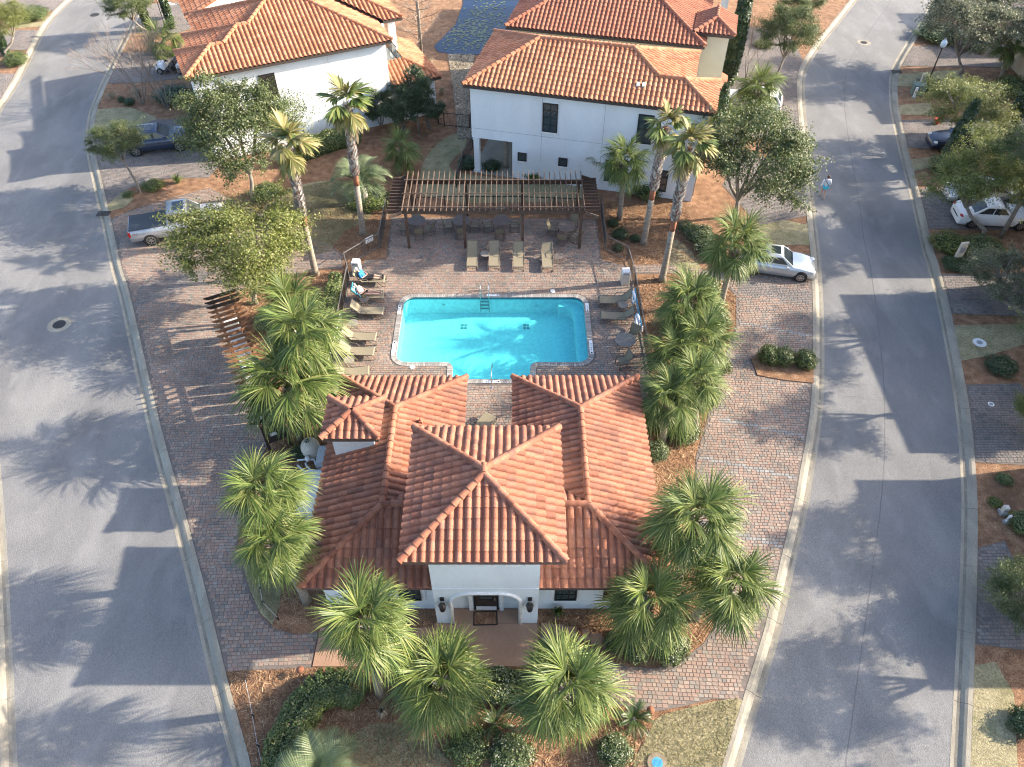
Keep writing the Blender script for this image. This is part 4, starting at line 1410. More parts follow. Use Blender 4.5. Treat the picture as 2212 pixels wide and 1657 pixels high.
roof(hl, Z, slopes, 'terracotta_orange', ridL, outline=[(0, 0), (LW, 0), (LW, D3), (e3, D3), (e3, D2), (e2, D2), (e2, D1), (0, D1)])
MB().prism([(.4, .45), (LW - .4, .45), (LW - .4, D3 - .4), (e3 + .4, D3 - .4), (e3 + .4, D2 - .3), (e2 + .4, D2 - .3), (e2 + .4, D1 - .3), (.4, D1 - .3)], -.1, Z - .12).build('wall', 'stucco_white', hl)
sh = MB()
sh.box((5.2, .43, 4.6), (1.15, .06, 1.9))
for k in range(15):
    sh.box((5.2, .385, 3.75 + k * .12), (1.05, .05, .03), rx=R(35))
sh.build('shutter', 'bronze', hl)
MB().box((9.6, .449, 3), (.018, .01, 6.3)).build('control_joint', 'plastic_grey', hl)
# first-floor end bay with its own roof and a raised porch
MB().prism([(LW - .4, .452), (LW + 3.1, .452), (LW + 3.1, 6.5), (LW - .4, 6.5)], -.1, 3.0).build('bay_wall', 'stucco_white', hl)
Zb = 3.05
roof(hl, Zb, [((LW - .4, 0), (1, 0), [[(LW - .4, 0), (LW + 3.5, 0), (LW + 1.3, 2.2), (LW - .4, 2.2)]]), ((LW + 3.5, 0), (0, 1), [[(LW + 3.5, 0), (LW + 3.5, 6.8), (LW + 1.3, 6.8), (LW + 1.3, 2.2)]])], 'terracotta_orange',
     [((LW + 3.5, 0, Zb), (LW + 1.3, 2.2, fz(Zb, 2.2)))], nobj=60, outline=[(LW - .4, 0), (LW + 3.5, 0), (LW + 3.5, 6.8), (LW - .4, 6.8)]).name = 'bay_roof'
for (x, y) in ((LW + 1.2, 3.9), (LW + 1.2, 7.0), (LW + 1.2, 10.4)):
    c_ = MB().box((x, y, 5.0), (.45, .45, 3.2)).box((x, y, 3.6), (.55, .55, .3)).box((x, y, 6.35), (.58, .58, .2))
    c_.build('porch_column', 'stucco_white', hl)
g = MB()
for k in range(18):
    g.bar((LW + .95, 2.6 + k * .17, 3.75), (LW + .95, 2.6 + k * .17, 4.75), .025)
g.bar((LW + .95, 2.5, 4.75), (LW + .95, 5.7, 4.75), .05).bar((LW + .95, 2.5, 3.8), (LW + .95, 5.7, 3.8), .04)
tag(g.build('balcony_rail', 'bronze', hl), kind='stuff')
Zp = 6.5
roof(hl, Zp, [((LW - 1.5, 3.2), (1, 0), [[(LW + .4, 3.2), (LW + 1.9, 3.2), (LW - 1.6, 6.7), (LW - 3.1, 6.7)]]), ((LW + 1.9, 3.2), (0, 1), [[(LW + 1.9, 3.2), (LW + 1.9, 11), (LW - 1.6, 11), (LW - 1.6, 6.7)]])], 'terracotta_orange',
     [((LW + 1.9, 3.2, Zp), (LW - 1.6, 6.7, fz(Zp, 3.5)))], nobj=60, outline=[(LW - .4, 3.2), (LW + 1.9, 3.2), (LW + 1.9, 11), (LW - .4, 11)]).name = 'porch_roof'
# lower wing on the far street side
MB().prism([(-6.5, 12.0), (e3 + .5, 12.0), (e3 + .5, 18), (-6.5, 18)][0:0] or [(e3 + .42, D3 - .41), (7, D3 - .41), (7, 15.5), (e3 + .42, 15.5)], -.1, 6.2).build('rear_wall', 'stucco_white', hl)
roof(hl, 6.35, [((e3 - .1, 15.9), (0, -1), [[(e3 - .1, 15.9), (e3 - .1, D3 - .6), (e3 + 3.4, D3 - .6), (e3 + 3.4, 15.9)]])], 'terracotta_orange', [((e3 - .1, D3 - .6, 6.35), (e3 + 3.4, D3 - .6, 7.75))], nobj=0).name = 'rear_roof'

# houses east of the right road: outside the picture, seen by their shadows on the asphalt
def shade_house(name, label, x0, x1, y0, y1, ze, m_='stucco_tan', hip=True, rise=.4):
    h = thing(name, label, 'house', (0, 0, 0), 0)
    MB().prism([(x0 + .5, y0 + .5), (x1 - .5, y0 + .5), (x1 - .5, y1 - .5), (x0 + .5, y1 - .5)], -.1, ze - .1).build('wall', m_, h)
    hw_ = min(x1 - x0, y1 - y0) / 2
    g = MB()
    if (x1 - x0) >= (y1 - y0):
        A, B = (x0 + hw_, (y0 + y1) / 2), (x1 - hw_, (y0 + y1) / 2)
    else:
        A, B = ((x0 + x1) / 2, y0 + hw_), ((x0 + x1) / 2, y1 - hw_)
    zt_ = ze + hw_ * rise
    P = [(x0, y0, ze), (x1, y0, ze), (x1, y1, ze), (x0, y1, ze), (A[0], A[1], zt_), (B[0], B[1], zt_)]
    if (x1 - x0) >= (y1 - y0):
        F = [(0, 1, 5, 4), (1, 2, 5), (2, 3, 4, 5), (3, 0, 4), (3, 2, 1, 0)]
    else:
        F = [(0, 1, 4), (1, 2, 5, 4), (2, 3, 5), (3, 0, 4, 5), (3, 2, 1, 0)]
    g.add(P, F)
    g.build('roof', 'terracotta_orange', h)
    return h


# ------------------------------------------------------------------ pergola over the dining tables
PGX0, PGX1, PGY0, PGY1, PGZ = -6.5, 4.25, 39.35, 42.6, 2.62
pg = thing('pergola', 'long dark brown timber pergola over the dining tables behind the pool', 'pergola')
px_ = [PGX0, -2.94, .66, PGX1]
for yy in (PGY0, PGY1):
    for x in px_:
        MB().box((x, yy, PGZ / 2), (.16, .16, PGZ)).build('post', 'wood_brown', pg)
    MB().box(((PGX0 + PGX1) / 2, yy, PGZ + .14), (PGX1 - PGX0 + .35, .1, .3)).build('beam', 'wood_brown', pg)
NR = 34
for k in range(NR):
    x = PGX0 - .15 + (PGX1 - PGX0 + .3) * k / (NR - 1)
    g = MB()
    y0, y1, z0_, z1_ = PGY0 - .38, PGY1 + .75, PGZ + .29, PGZ + .48
    poly = [(y0, z1_), (y0, z1_ - .06), (y0 + .22, z0_), (y1 - .22, z0_), (y1, z1_ - .06), (y1, z1_)]
    nP = len(poly)
    g.add([(x - .02, y, z) for y, z in poly] + [(x + .02, y, z) for y, z in poly], [(i, (i + 1) % nP, nP + (i + 1) % nP, nP + i) for i in range(nP)] + [tuple(range(nP))[::-1], tuple(nP + i for i in range(nP))])
    g.build('rafter', 'wood_weathered', pg)
for k, yy in enumerate((PGY0 - .05, PGY0 + 1.4, PGY0 + 2.9)):
    x0, x1 = (PGX0 - .3, PGX1 + .3)
    if k == 1:
        MB().box(((x0 + PGX0 + 1.9) / 2, yy, PGZ + .505), (PGX0 + 1.9 - x0, .045, .045)).build('batten', 'wood_weathered', pg)
        x0 = PGX0 + 2.9
    MB().box(((x0 + x1) / 2, yy, PGZ + .505), (x1 - x0, .045, .045)).build('batten', 'wood_weathered', pg)
for s, xe in ((-1, PGX0 - .2), (1, PGX1 + .2)):                       # sloping slatted wings at both ends
    for k in range(11):
        yy = PGY0 - .05 + k * (PGY1 - PGY0 + .25) / 10
        MB().box((xe + s * .42, yy, PGZ + .2), (.95, .05, .2)).build('wing_slat', 'wood_brown', pg)
    for yy in (PGY0 - .3, PGY1 + .45):
        MB().bar((xe, yy, PGZ + .25), (xe + s * .75, yy - .25, PGZ + .12), .05, .22).build('wing_brace', 'wood_weathered', pg)

# ------------------------------------------------------------------ fences
def fence(name, label, pts, h=1.1, m_='fence_metal', pitch=.11, group=None, closed_ends=True, screen=False):
    r_ = thing(name, label, 'fence', group=group)
    rails, pk = MB(), MB()
    seen = set()
    for (xa, ya), (xb, yb) in zip(pts, pts[1:]):
        L_ = math.dist((xa, ya), (xb, yb))
        ns = max(1, round(L_ / 1.9))
        for k in range(ns + 1):
            p = (xa + (xb - xa) * k / ns, ya + (yb - ya) * k / ns)
            key = (round(p[0], 2), round(p[1], 2))
            if key not in seen:
                seen.add(key)
                MB().box((p[0], p[1], h / 2 + .03), (.055, .055, h + .06)).build('post', m_, r_)
        for z in (.1, h - .015):
            MB().bar((xa, ya, z), (xb, yb, z), .045, .045).build('rail', m_, r_)
        n_ = int(L_ / pitch)
        for k in range(n_):
            t_ = (k + .5) / n_
            p = (xa + (xb - xa) * t_, ya + (yb - ya) * t_)
            pk.bar((p[0], p[1], .1), (p[0], p[1], h - .02), .016)
    tag(pk.build('pickets', 'picket_metal', r_), kind='stuff')
    return r_


FZ = 1.1
fence('pool_fence', 'grey metal picket fence along the right side of the pool deck', GP([(1276, 431), (1300, 431), (1310, 508), (1358, 533), (1374, 590), (1384, 650), (1397, 720), (1409, 785)], FZ))
fence('pool_fence', 'grey metal picket fence behind the left row of loungers', GP([(749, 574), (737, 630), (722, 705), (700, 812)], FZ))
fl_ = fence('pool_gate_fence', 'grey metal fence with a gate angling up from the left row of loungers', GP([(833, 428), (817, 504), (784, 521), (742, 546), (749, 573)], FZ))
fence('pool_fence', 'low dark fence running behind the pergola', GP([(833, 429), (960, 424), (1120, 424), (1275, 430)], FZ), m_='bronze')
fence('side_fence', 'black fence beside the white house lawn', GP([(1020, 290), (1000, 330), (985, 375)], FZ), m_='bronze')
fence('path_fence', 'dark gate fence crossing the gravel path between the two houses', GP([(905, 165), (945, 236), (958, 241), (1013, 246), (1016, 242)], 1.2), m_='bronze')
fence('service_fence', 'short grey fence by the left rear clubhouse corner', GP([(683, 862), (716, 905)], FZ))
sg = thing('gate_notice', 'pair of white notice plates fixed on the pool gate', 'sign')
ga, gb = G3(784, 521, .85), G3(817, 504, .85)
for k in (0, 1):
    p = ga.lerp(gb, .28 + .24 * k)
    MB().box((p.x, p.y - .05, .78), (.32, .02, .42), rz=math.atan2(gb.y - ga.y, gb.x - ga.x)).build('plate', 'plastic_white', sg)

# ------------------------------------------------------------------ vegetation
def leaf_quads(C, N, size, rng, elong=1.7, name='crown', m_='leaf_oak', jitter=.7, mesh=True, fold=True):
    """diamond leaves at centres C with rough normals N"""
    n = len(C)
    N = N + rng.normal(0, jitter, (n, 3))
    N /= np.linalg.norm(N, axis=1)[:, None] + 1e-9
    T = rng.normal(0, 1, (n, 3))
    T -= (T * N).sum(1)[:, None] * N
    T /= np.linalg.norm(T, axis=1)[:, None] + 1e-9
    B = np.cross(N, T)
    s = (size * rng.uniform(.65, 1.35, n))[:, None]
    V = np.stack([C - T * s * elong / 2, C + B * s / 2 + N * s * .08, C + T * s * elong / 2, C - B * s / 2 + N * s * .08], 1).reshape(-1, 3)
    F = np.arange(4 * n).reshape(-1, 4)
    if not mesh:
        return V, F
    return mesh_np(name, V, F, m_)


def crown_unit(seed, m_, nclump=54, per=900, leaf=.019, flatz=.72, hollow=.45, clump=.2):
    """broadleaf crown of radius 1 about the origin; returns crown mesh and limb mesh"""
    rng = np.random.default_rng(seed)
    d = rng.normal(0, 1, (nclump, 3))
    d[:, 2] = np.abs(d[:, 2]) * .9 - .25
    d /= np.linalg.norm(d, axis=1)[:, None]
    r = rng.uniform(hollow, 1.0, nclump) ** .6
    lob = 1 + .22 * np.sin(3 * np.arctan2(d[:, 1], d[:, 0]) + seed) + rng.normal(0, .07, nclump)
    C = d * (r * lob)[:, None] * np.array([.86, .86, flatz])
    pts, nor = [], []
    for c in C:
        k = int(per * rng.uniform(.5, 1.4))
        sp = clump * rng.uniform(.6, 1.25)
        q = np.clip(rng.normal(0, 1, (k, 3)), -1.7, 1.7) * np.array([sp, sp, sp * .5])
        # strings of leaves along small twigs
        tw_ = np.clip(rng.normal(0, 1, (5, 3)), -1.1, 1.1)
        tw_[:, 2] *= .5
        q = np.where(rng.random((k, 1)) < .55, tw_[rng.integers(0, 5, k)] * sp * rng.random((k, 1)) * 1.6 + q * .22, q * .8)
        pts.append(c + q)
        nor.append(q * .8 + np.array([0, 0, sp * 1.3]))
    P = np.concatenate(pts)
    Nn = np.concatenate(nor)
    Nn /= np.linalg.norm(Nn, axis=1)[:, None] + 1e-9
    crown = leaf_quads(P, Nn, leaf, rng, m_=m_)
    lb = MB()
    root = Vector((0, 0, -flatz * .95))
    hubs = []
    for k in range(6):
        a = k * 1.05 + seed
        h = Vector((math.cos(a) * .33, math.sin(a) * .33, -.15 + .12 * (k % 3)))
        hubs.append(h)
        mid = (root + h) / 2 + Vector((0, 0, -.06))
        lb.tube([root, mid, h], [.036, .027, .017], 5, cap=False)
    for c in C:
        c = Vector(c)
        h = min(hubs, key=lambda q: (q - c).length)
        mid = (h + c) / 2 + Vector((0, 0, .05))
        lb.tube([h, mid, c, c + (c - h) * .25], [.012, .008, .005, .002], 4, cap=False)
    return crown, lb.mesh('limbs', 'bark', smooth=True)


CROWNS = {}
for key, seed, m_, kw in (('oak0', 3, 'leaf_oak', {}), ('oak1', 8, 'leaf_oak', dict(nclump=52)), ('oak2', 21, 'leaf_yellow', dict(nclump=54)), ('yel1', 33, 'leaf_yellow', dict(nclump=44, clump=.22)),
                          ('silver', 41, 'leaf_silver', dict(nclump=54, per=800, clump=.16)), ('dense', 52, 'leaf_dark', dict(nclump=64, per=600, leaf=.030, flatz=1.15, hollow=.5))):
    CROWNS[key] = crown_unit(seed, m_, **kw)


def lift(base, px, py):
    """height at which the sight line to a crown passes nearest to the vertical over its foot"""
    best = min(((math.dist(G(px, py, z * .05), base), z * .05) for z in range(4, 420)), key=lambda q: q[0])
    return best[1], G(px, py, best[1])


def mpp(py, z):
    v = py - 828.5
    return (CAM_H - z) / (CAM_F * math.sin(CAM_TILT) + v * math.cos(CAM_TILT))


def tree(base, crown, wpx, kind, label, name='oak_tree', tr=.13, flat=1.0, cat='tree', group=None, rz=None, bend=.25, lean=True):
    bx_, by_ = G(*base)
    z, (cx, cy) = lift((bx_, by_), *crown)
    rad = wpx / 2 * mpp(crown[1], z)
    t_ = thing(name, label, cat, (bx_, by_, 0), 0, group)
    cm, lm = CROWNS[kind]
    o = Vector((cx - bx_, cy - by_, z))
    fork = o - Vector((0, 0, .68 * rad * flat))
    fork.z = max(fork.z, .4)
    k = Vector((bend * .3, bend, 0))
    MB().tube([(0, 0, -.05), (k.x * .2, k.y * .2, fork.z * .3), tuple(fork * .65 + k * .3), tuple(fork + Vector((0, 0, .05)))], [tr * 1.35, tr, tr * .85, tr * .75], 9).build('trunk', 'bark', t_, smooth=True)
    r0 = random.uniform(0, 6.28) if rz is None else rz
    obj('limbs', lm, t_, o, (0, 0, r0), (rad, rad, rad * flat))
    obj('crown', cm, t_, o, (0, 0, r0), (rad, rad, rad * flat))
    return t_


def fan_frond(elev, seed, m_, n=56, petiole=.46, spread=122, width=.0115, droop=.55, web=False):
    """fan leaf of unit reach growing along +x from the origin at an elevation; gravity bends petiole and leaflets"""
    rng = random.Random(seed)
    g = MB()
    e = R(elev)
    pts = [Vector((0, 0, 0))]
    for k in range(5):
        ee = e - R(9) * k * max(.3, math.cos(e))
        pts.append(pts[-1] + Vector((math.cos(ee), 0, math.sin(ee))) * petiole / 5)
    hub = pts[-1]
    ax = (pts[-1] - pts[-2]).normalized()
    side = Vector((0, 1, 0))
    upv = ax.cross(side) * -1
    g.add([pts[0] + side * .014, pts[0] - side * .014] + [q for p in pts[1:] for q in (p + side * .009, p - side * .009)], [(2 * k, 2 * k + 1, 2 * k + 3, 2 * k + 2) for k in range(5)])
    costa = hub + ax * .16 - Vector((0, 0, .02))
    for k in range(n):
        f = (k + .5) / n * 2 - 1
        a = R(spread) * f + rng.uniform(-.05, .05)
        L_ = (.66 - .2 * abs(f) ** 2) * rng.uniform(.8, 1.15)
        root = hub.lerp(costa, 1 - abs(f))
        d = (ax * math.cos(a) + side * math.sin(a) + upv * (.20 + .16 * abs(f)) * rng.uniform(.5, 1.4)).normalized()
        p = root
        prev = None
        segs = 3
        wv = d.cross(Vector((0, 0, 1)))
        if wv.length < .05:
            wv = side.copy()
        wv.normalize()
        wv = (wv + upv * rng.uniform(-.5, .5)).normalized()
        V = []
        dd = d.copy()
        for s in range(segs + 1):
            w_ = width * (.35, 1.0, .75, .04)[s] * (1.7 if web else 1)
            V += [p + wv * w_ / 1, p - wv * w_ / 1]
            dd = (dd + Vector((0, 0, -droop * (.10, .42, .75, 0)[s] * rng.uniform(.6, 1.3)))).normalized()
            p = p + dd * L_ / segs
        g.add(V, [(2 * s, 2 * s + 1, 2 * s + 3, 2 * s + 2) for s in range(segs)])
    return g.mesh('frond', m_)


SABAL = [(el, [fan_frond(el, 10 * i + j, 'frond_old' if el < -10 and j == 0 else 'frond') for j in range(2)]) for i, el in enumerate((82, 70, 58, 47, 36, 26, 15, 4, -10))]
WASH = [(el, [fan_frond(el, 300 + 10 * i + j, 'frond_old' if (el < 10 or j) else 'frond', n=22, petiole=.42, spread=95, width=.034, droop=.30, web=True) for j in range(2)]) for i, el in enumerate((78, 52, 28, 4, -22))]
WASHD = [fan_frond(el, 500 + i, 'frond_dead', n=16, petiole=.35, spread=60, width=.036, droop=.6, web=True) for i, el in enumerate((-58, -72, -82))]
PALM_N = [0]


def boots(z0, z1, r0, r1, path, n, seed, size=.13):
    rng = random.Random(seed)
    g = MB()
    for k in range(n):
        t_ = (k + rng.random()) / n
        z = z0 + (z1 - z0) * t_
        c = path(z)
        a = k * 2.4 + rng.uniform(-.3, .3)
        r_ = r0 + (r1 - r0) * t_
        s = size * rng.uniform(.7, 1.3)
        o = Vector((math.cos(a), math.sin(a), 0))
        tg = Vector((-math.sin(a), math.cos(a), 0))
        p = c + o * (r_ * .8)
        tip = c + o * (r_ + s * .75) + Vector((0, 0, s * 1.25))
        g.add([p + tg * s * .5 - Vector((0, 0, s * .6)), p - tg * s * .5 - Vector((0, 0, s * .6)), tip - tg * s * .2, tip + tg * s * .2, p + Vector((0, 0, s * .3))], [(0, 1, 2, 3), (0, 3, 4), (2, 1, 4), (3, 2, 4)])
    return g


def palm(base, crown, wpx, label, kind='sabal', nf=38, tr=.17, name='sabal_palm', group=None, scale=1.0):
    bx_, by_ = G(*base)
    z, (cx, cy) = lift((bx_, by_), *crown)
    z = max(z, .6)
    rad = wpx / 2 * mpp(crown[1], z) * scale
    PALM_N[0] += 1
    rng = random.Random(PALM_N[0] * 17)
    t_ = thing(name, label, 'palm', (bx_, by_, 0), 0, group)
    top = Vector((cx - bx_, cy - by_, z - rad * .3))

    def path(zz):
        s = max(0.0, zz / top.z)
        return Vector((top.x * s ** 1.4, top.y * s ** 1.4, zz))
    lv = [top.z * k / 6 for k in range(7)]
    if kind == 'wash':
        zs, zb = top.z * .42, top.z * .50
        MB().tube([path(q) - Vector((0, 0, .05)) if q == 0 else path(q) for q in (0, .4, zs * .5, zs)], [tr * 1.5, tr * 1.05, tr * .95, tr * .9], 10).build('trunk', 'trunk_palm', t_, smooth=True)
        MB().tube([path(q) for q in (zs - .02, (zs + zb) / 2, zb, top.z)], [tr * .93, tr * .95, tr * .95, tr * .9], 10).build('upper_trunk', 'bark_red', t_, smooth=True)
        tag(boots(zb, top.z, tr * 1.05, tr * .95, path, int((top.z - zb) * 95), PALM_N[0], .15).build('boots', 'boot_pale', t_), kind='stuff')
        for k in range(nf):
            f = k / nf
            i = min(4, int(f * 5.3))
            me = rng.choice(WASH[i][1])
            obj('frond', me, t_, top + Vector((0, 0, .25 - .35 * f)), (rng.uniform(-.12, .12), rng.uniform(-.12, .12), k * 2.4 + rng.uniform(-.3, .3)), rad * rng.uniform(.85, 1.1))
        for k in range(14):
            obj('dead_frond', rng.choice(WASHD), t_, top + Vector((0, 0, -.15 - .12 * k / 3)), (0, 0, k * 2.4 + rng.uniform(-.4, .4)), rad * rng.uniform(.7, .95))
        return t_
    MB().tube([path(q) for q in lv], [tr * 1.25] + [tr * (1.05 - .03 * q) for q in range(6)], 10).build('trunk', 'trunk_palm', t_, smooth=True)
    zb = max(top.z - 1.1, top.z * .35)
    tag(boots(zb, top.z + .05, tr * 1.25, tr * 1.2, path, int((top.z - zb) * 38) + 6, PALM_N[0], .14).build('boots', 'boot', t_), kind='stuff')
    for k in range(nf):
        f = (k / nf) ** .85
        i = min(8, int(f * 9))
        me = rng.choice(SABAL[i][1])
        obj('frond', me, t_, top + Vector((0, 0, .18 - .3 * f)), (rng.uniform(-.1, .1), rng.uniform(-.1, .1), k * 2.39996 + rng.uniform(-.25, .25)), rad * rng.uniform(.82, 1.2))
    for k in range(rng.choice((0, 1, 2, 4))):
        obj('dead_frond', rng.choice(WASHD), t_, top + Vector((0, 0, -.2)), (0, 0, rng.uniform(0, 6.28)), rad * rng.uniform(.6, .8))
    return t_


GS, GW = 'sabal palms', 'tall fan palms'
for bs, cr, wd, lb in (
        ((822, 1500), (790, 1335), 212, 'sabal palm in front of the clubhouse left window, by the curved hedge'),
        ((972, 1530), (952, 1462), 232, 'sabal palm in front bed just left of the entrance path centre'),
        ((1196, 1568), (1228, 1480), 232, 'sabal palm in front bed beside the dark sago plant'),
        ((1380, 1378), (1402, 1290), 205, 'sabal palm at the clubhouse right front corner above three round shrubs'),
        ((1500, 1335), (1582, 1252), 195, 'sabal palm leaning over the right forecourt at its lower bend'),
        ((1462, 1262), (1508, 1108), 222, 'sabal palm overhanging the right edge of the clubhouse roof'),
        ((655, 1226), (566, 1052), 190, 'sabal palm left of clubhouse, the farther of the leaning pair'),
        ((664, 1300), (586, 1160), 180, 'sabal palm left of clubhouse, the nearer of the leaning pair'),
        ((650, 948), (615, 815), 225, 'sabal palm with a vine on its trunk beside the mailbox shelter'),
        ((692, 892), (645, 705), 190, 'sabal palm behind the mailbox shelter, with a pale trunk'),
        ((655, 770), (628, 655), 150, 'sabal palm farthest up the bed between shelter and pool fence'),
        ((1478, 760), (1492, 645), 158, 'uppermost sabal palm in the row right of the pool'),
        ((1505, 830), (1510, 730), 150, 'second sabal palm down the row right of the pool, nearer the forecourt'),
        ((1452, 850), (1462, 760), 150, 'third sabal palm down the row right of the pool, nearer the fence'),
        ((1500, 935), (1500, 815), 140, 'fourth sabal palm down the row right of the pool, beside the paving'),
        ((1430, 952), (1448, 850), 155, 'lowest sabal palm in the row right of the pool, trunk bare'),
        ((1556, 660), (1592, 520), 148, 'sabal palm with a shaggy trunk next to the silver sedan'),
        ((1276, 388), (1284, 322), 78, 'small sabal palm against the white house wall behind the pergola end'),
        ((1338, 474), (1350, 338), 112, 'sabal palm with a tall pale trunk before the white house'),
        ((1093, 362), (1094, 268), 52, 'young sabal palm by the porch of the white house'),
        ((862, 376), (864, 312), 98, 'sabal palm on the lawn left of the pergola'),
        ((1632, 262), (1642, 182), 112, 'sabal palm in front of the white pickup by the right road'),
        ((1590, 300), (1566, 236), 70, 'small sabal palm at the street corner of the white house'),
        ((2162, 168), (2186, 84), 90, 'sabal palm at the upper right edge of the picture'),
        ((1545, 150), (1552, 92), 40, 'small sabal palm beside the cream house turret'),
        ((350, 118), (348, 82), 95, 'low fan palm beside the left house garage corner')):
    t_ = palm(bs, cr, wd, lb, group=GS, nf=20 if wd < 100 else 28)
    if 'vine' in lb:
        VINE = (t_,)
for bs, cr, wd, lb in (((785, 506), (748, 212), 105, 'tall fan palm before the left white house, trunk straight'),
                       ((682, 592), (620, 300), 105, 'tall fan palm at the left garden, leaning left over the oak'),
                       ((1390, 527), (1440, 262), 92, 'tall fan palm before the right white house, left of the pair'),
                       ((1430, 606), (1492, 305), 105, 'tall fan palm with ragged dead leaves, right of the pair')):
    palm(bs, cr, wd, lb, kind='wash', nf=15, tr=.19, name='fan_palm', group=GW, scale=1.15)


def pinnate(elev, seed, m_, arch=80, n=26, leaf=.30, width=.016, vee=.35):
    rng = random.Random(seed)
    g = MB()
    p = Vector((0, 0, 0))
    e = R(elev)
    pts = []
    for k in range(n + 1):
        ee = e - R(arch) * (k / n) ** 1.3
        pts.append((p.copy(), ee))
        p = p + Vector((math.cos(ee), 0, math.sin(ee))) / n
    g.tube([q[0] for q in pts[::3]], [.014 - .010 * i / len(pts[::3]) for i in range(len(pts[::3]))], 4, cap=False)
    for k in range(4, n + 1):
        q, ee = pts[k]
        f = (k - 4) / (n - 4)
        L_ = leaf * math.sin(math.pi * (.12 + .8 * f)) * rng.uniform(.85, 1.15)
        fw = Vector((math.cos(ee), 0, math.sin(ee)))
        up = Vector((-math.sin(ee), 0, math.cos(ee)))
        for s in (-1, 1):
            d = (Vector((0, s, 0)) + fw * (.55 + .3 * f) + up * vee).normalized()
            w_ = fw * width
            tip = q + d * L_ + Vector((0, 0, -.18 * L_))
            md = q + d * L_ * .5
            g.add([q - w_ * .5, q + w_ * .5, md + w_ * .5, md - w_ * .5, tip], [(0, 1, 2, 3), (3, 2, 4)])
    return g.mesh('frond', m_)


SAGO = [pinnate(el, 700 + el, 'frond_dark', arch=55, n=24, leaf=.2, width=.024, vee=.25) for el in (70, 48, 28, 10)]
PINDO = [pinnate(el, 800 + el, 'frond_blue', arch=105, n=24, leaf=.36, width=.022, vee=.5) for el in (85, 66, 48, 30)]


def cycad(base, wpx, label, fr_, nf, name, tz=.15, tr=.14, cat='plant'):
    x, y = G(*base)
    rad = wpx / 2 * mpp(base[1], .4)
    t_ = thing(name, label, cat, (x, y, 0))
    MB().lathe([(tr * 1.2, -.02), (tr, tz * .5), (tr * .8, tz), (tr * .3, tz + .08)], 9).build('trunk', 'boot', t_)
    for k in range(nf):
        obj('frond', fr_[min(len(fr_) - 1, int(k / nf * len(fr_)))], t_, (0, 0, tz), (random.uniform(-.08, .08), random.uniform(-.08, .08), k * 2.4 + random.uniform(-.2, .2)), rad * random.uniform(.9, 1.15))
    return t_


cycad((1368, 1556), 92, 'dark green sago plant in the front bed by the corner lawn', SAGO, 26, 'sago_plant')
cycad((1070, 1568), 90, 'dark green sago plant between the two front palms', SAGO, 24, 'sago_plant')
cycad((788, 440), 138, 'blue-green pindo palm with arching feather fronds left of the pergola', PINDO, 30, 'pindo_palm', tz=1.5, tr=.3, cat='palm')
cycad((700, 1690), 200, 'blue-green pindo palm cut by the bottom edge of the picture', PINDO, 26, 'pindo_palm', tz=.9, tr=.25, cat='palm')

for bs, cr, wd, kd, lb, kw in (
        ((548, 432), (514, 283), 262, 'oak0', 'large oak between the left white house and the tall leaning palm', dict(tr=.14, flat=1.15)),
        ((552, 656), (528, 525), 288, 'oak2', 'yellow-green oak beside the silver pickup on the left forecourt', dict(tr=.15)),
        ((302, 416), (252, 312), 118, 'oak1', 'small oak in front of the blue car', dict(tr=.09)),
        ((1588, 470), (1616, 345), 268, 'oak1', 'large oak beside the right road near the walking person', dict(tr=.16, flat=1.1)),
        ((1664, 196), (1708, 72), 132, 'oak0', 'oak over the kerb of the right road at the top', dict(tr=.11, flat=1.2)),
        ((1690, 60), (1722, 10), 110, 'oak1', 'oak at the top edge left of the right road', dict(tr=.11)),
        ((2075, 160), (2105, 40), 235, 'silver', 'grey-green oak behind the street lamp', dict(tr=.12)),
        ((2050, 330), (2092, 235), 200, 'yel1', 'light green oak over the utility boxes', dict(tr=.11, flat=.75)),
        ((2120, 512), (2118, 385), 215, 'yel1', 'light green oak above the white sedan at right', dict(tr=.13)),
        ((2230, 690), (2185, 600), 175, 'silver', 'silvery oak at the right edge beside the drive', dict(tr=.11)),
        ((2260, 1380), (2235, 1285), 190, 'oak0', 'oak reaching in at the lower right edge', dict(tr=.12)),
        ((2255, 960), (2245, 900), 110, 'yel1', 'yellowish tree tip at the right edge by the meter lid', dict(tr=.09)),
        ((14, 122), (12, 42), 105, 'yel1', 'yellow-green tree at the top left edge', dict(tr=.11)),
        ((320, 78), (276, 12), 105, 'oak0', 'small street tree with a bare leaning trunk at top left', dict(tr=.09, flat=.9))):
    tree(bs, cr, wd, kd, lb, group='leafy trees', **kw)
for k, (x_, y_, z_, r_, kd) in enumerate(((27.5, 19.5, 5.6, 2.4, 'oak0'), (26.6, 26.6, 5.2, 2.2, 'oak1'), (29.6, 32.5, 6.0, 2.6, 'yel1'), (24.5, 13.0, 5.4, 2.3, 'oak1'), (31.5, 40.5, 6.2, 2.5, 'oak0'), (24.0, 7.5, 5.4, 2.4, 'oak0'), (36, 47.5, 6, 2.4, 'oak1'))):
    t_ = thing('oak_tree', 'street oak beyond the right edge ' + ('opposite the clubhouse roof', 'opposite the pool', 'opposite the silver sedan', 'by the lower right driveway', 'beside the white sedan', 'at the bottom right corner', 'behind the navy sedan')[k], 'tree', (x_, y_, 0), 0, 'oaks beyond the right edge')
    MB().tube([(0, 0, -.05), (.05, .1, z_ * .3), (0, 0, z_ - r_ * .6)], [.17, .13, .1], 9).build('trunk', 'bark', t_, smooth=True)
    for part, me in zip(('crown', 'limbs'), CROWNS[kd]):
        obj(part, me, t_, (0, 0, z_), (0, 0, k * 1.3), (r_, r_, r_))
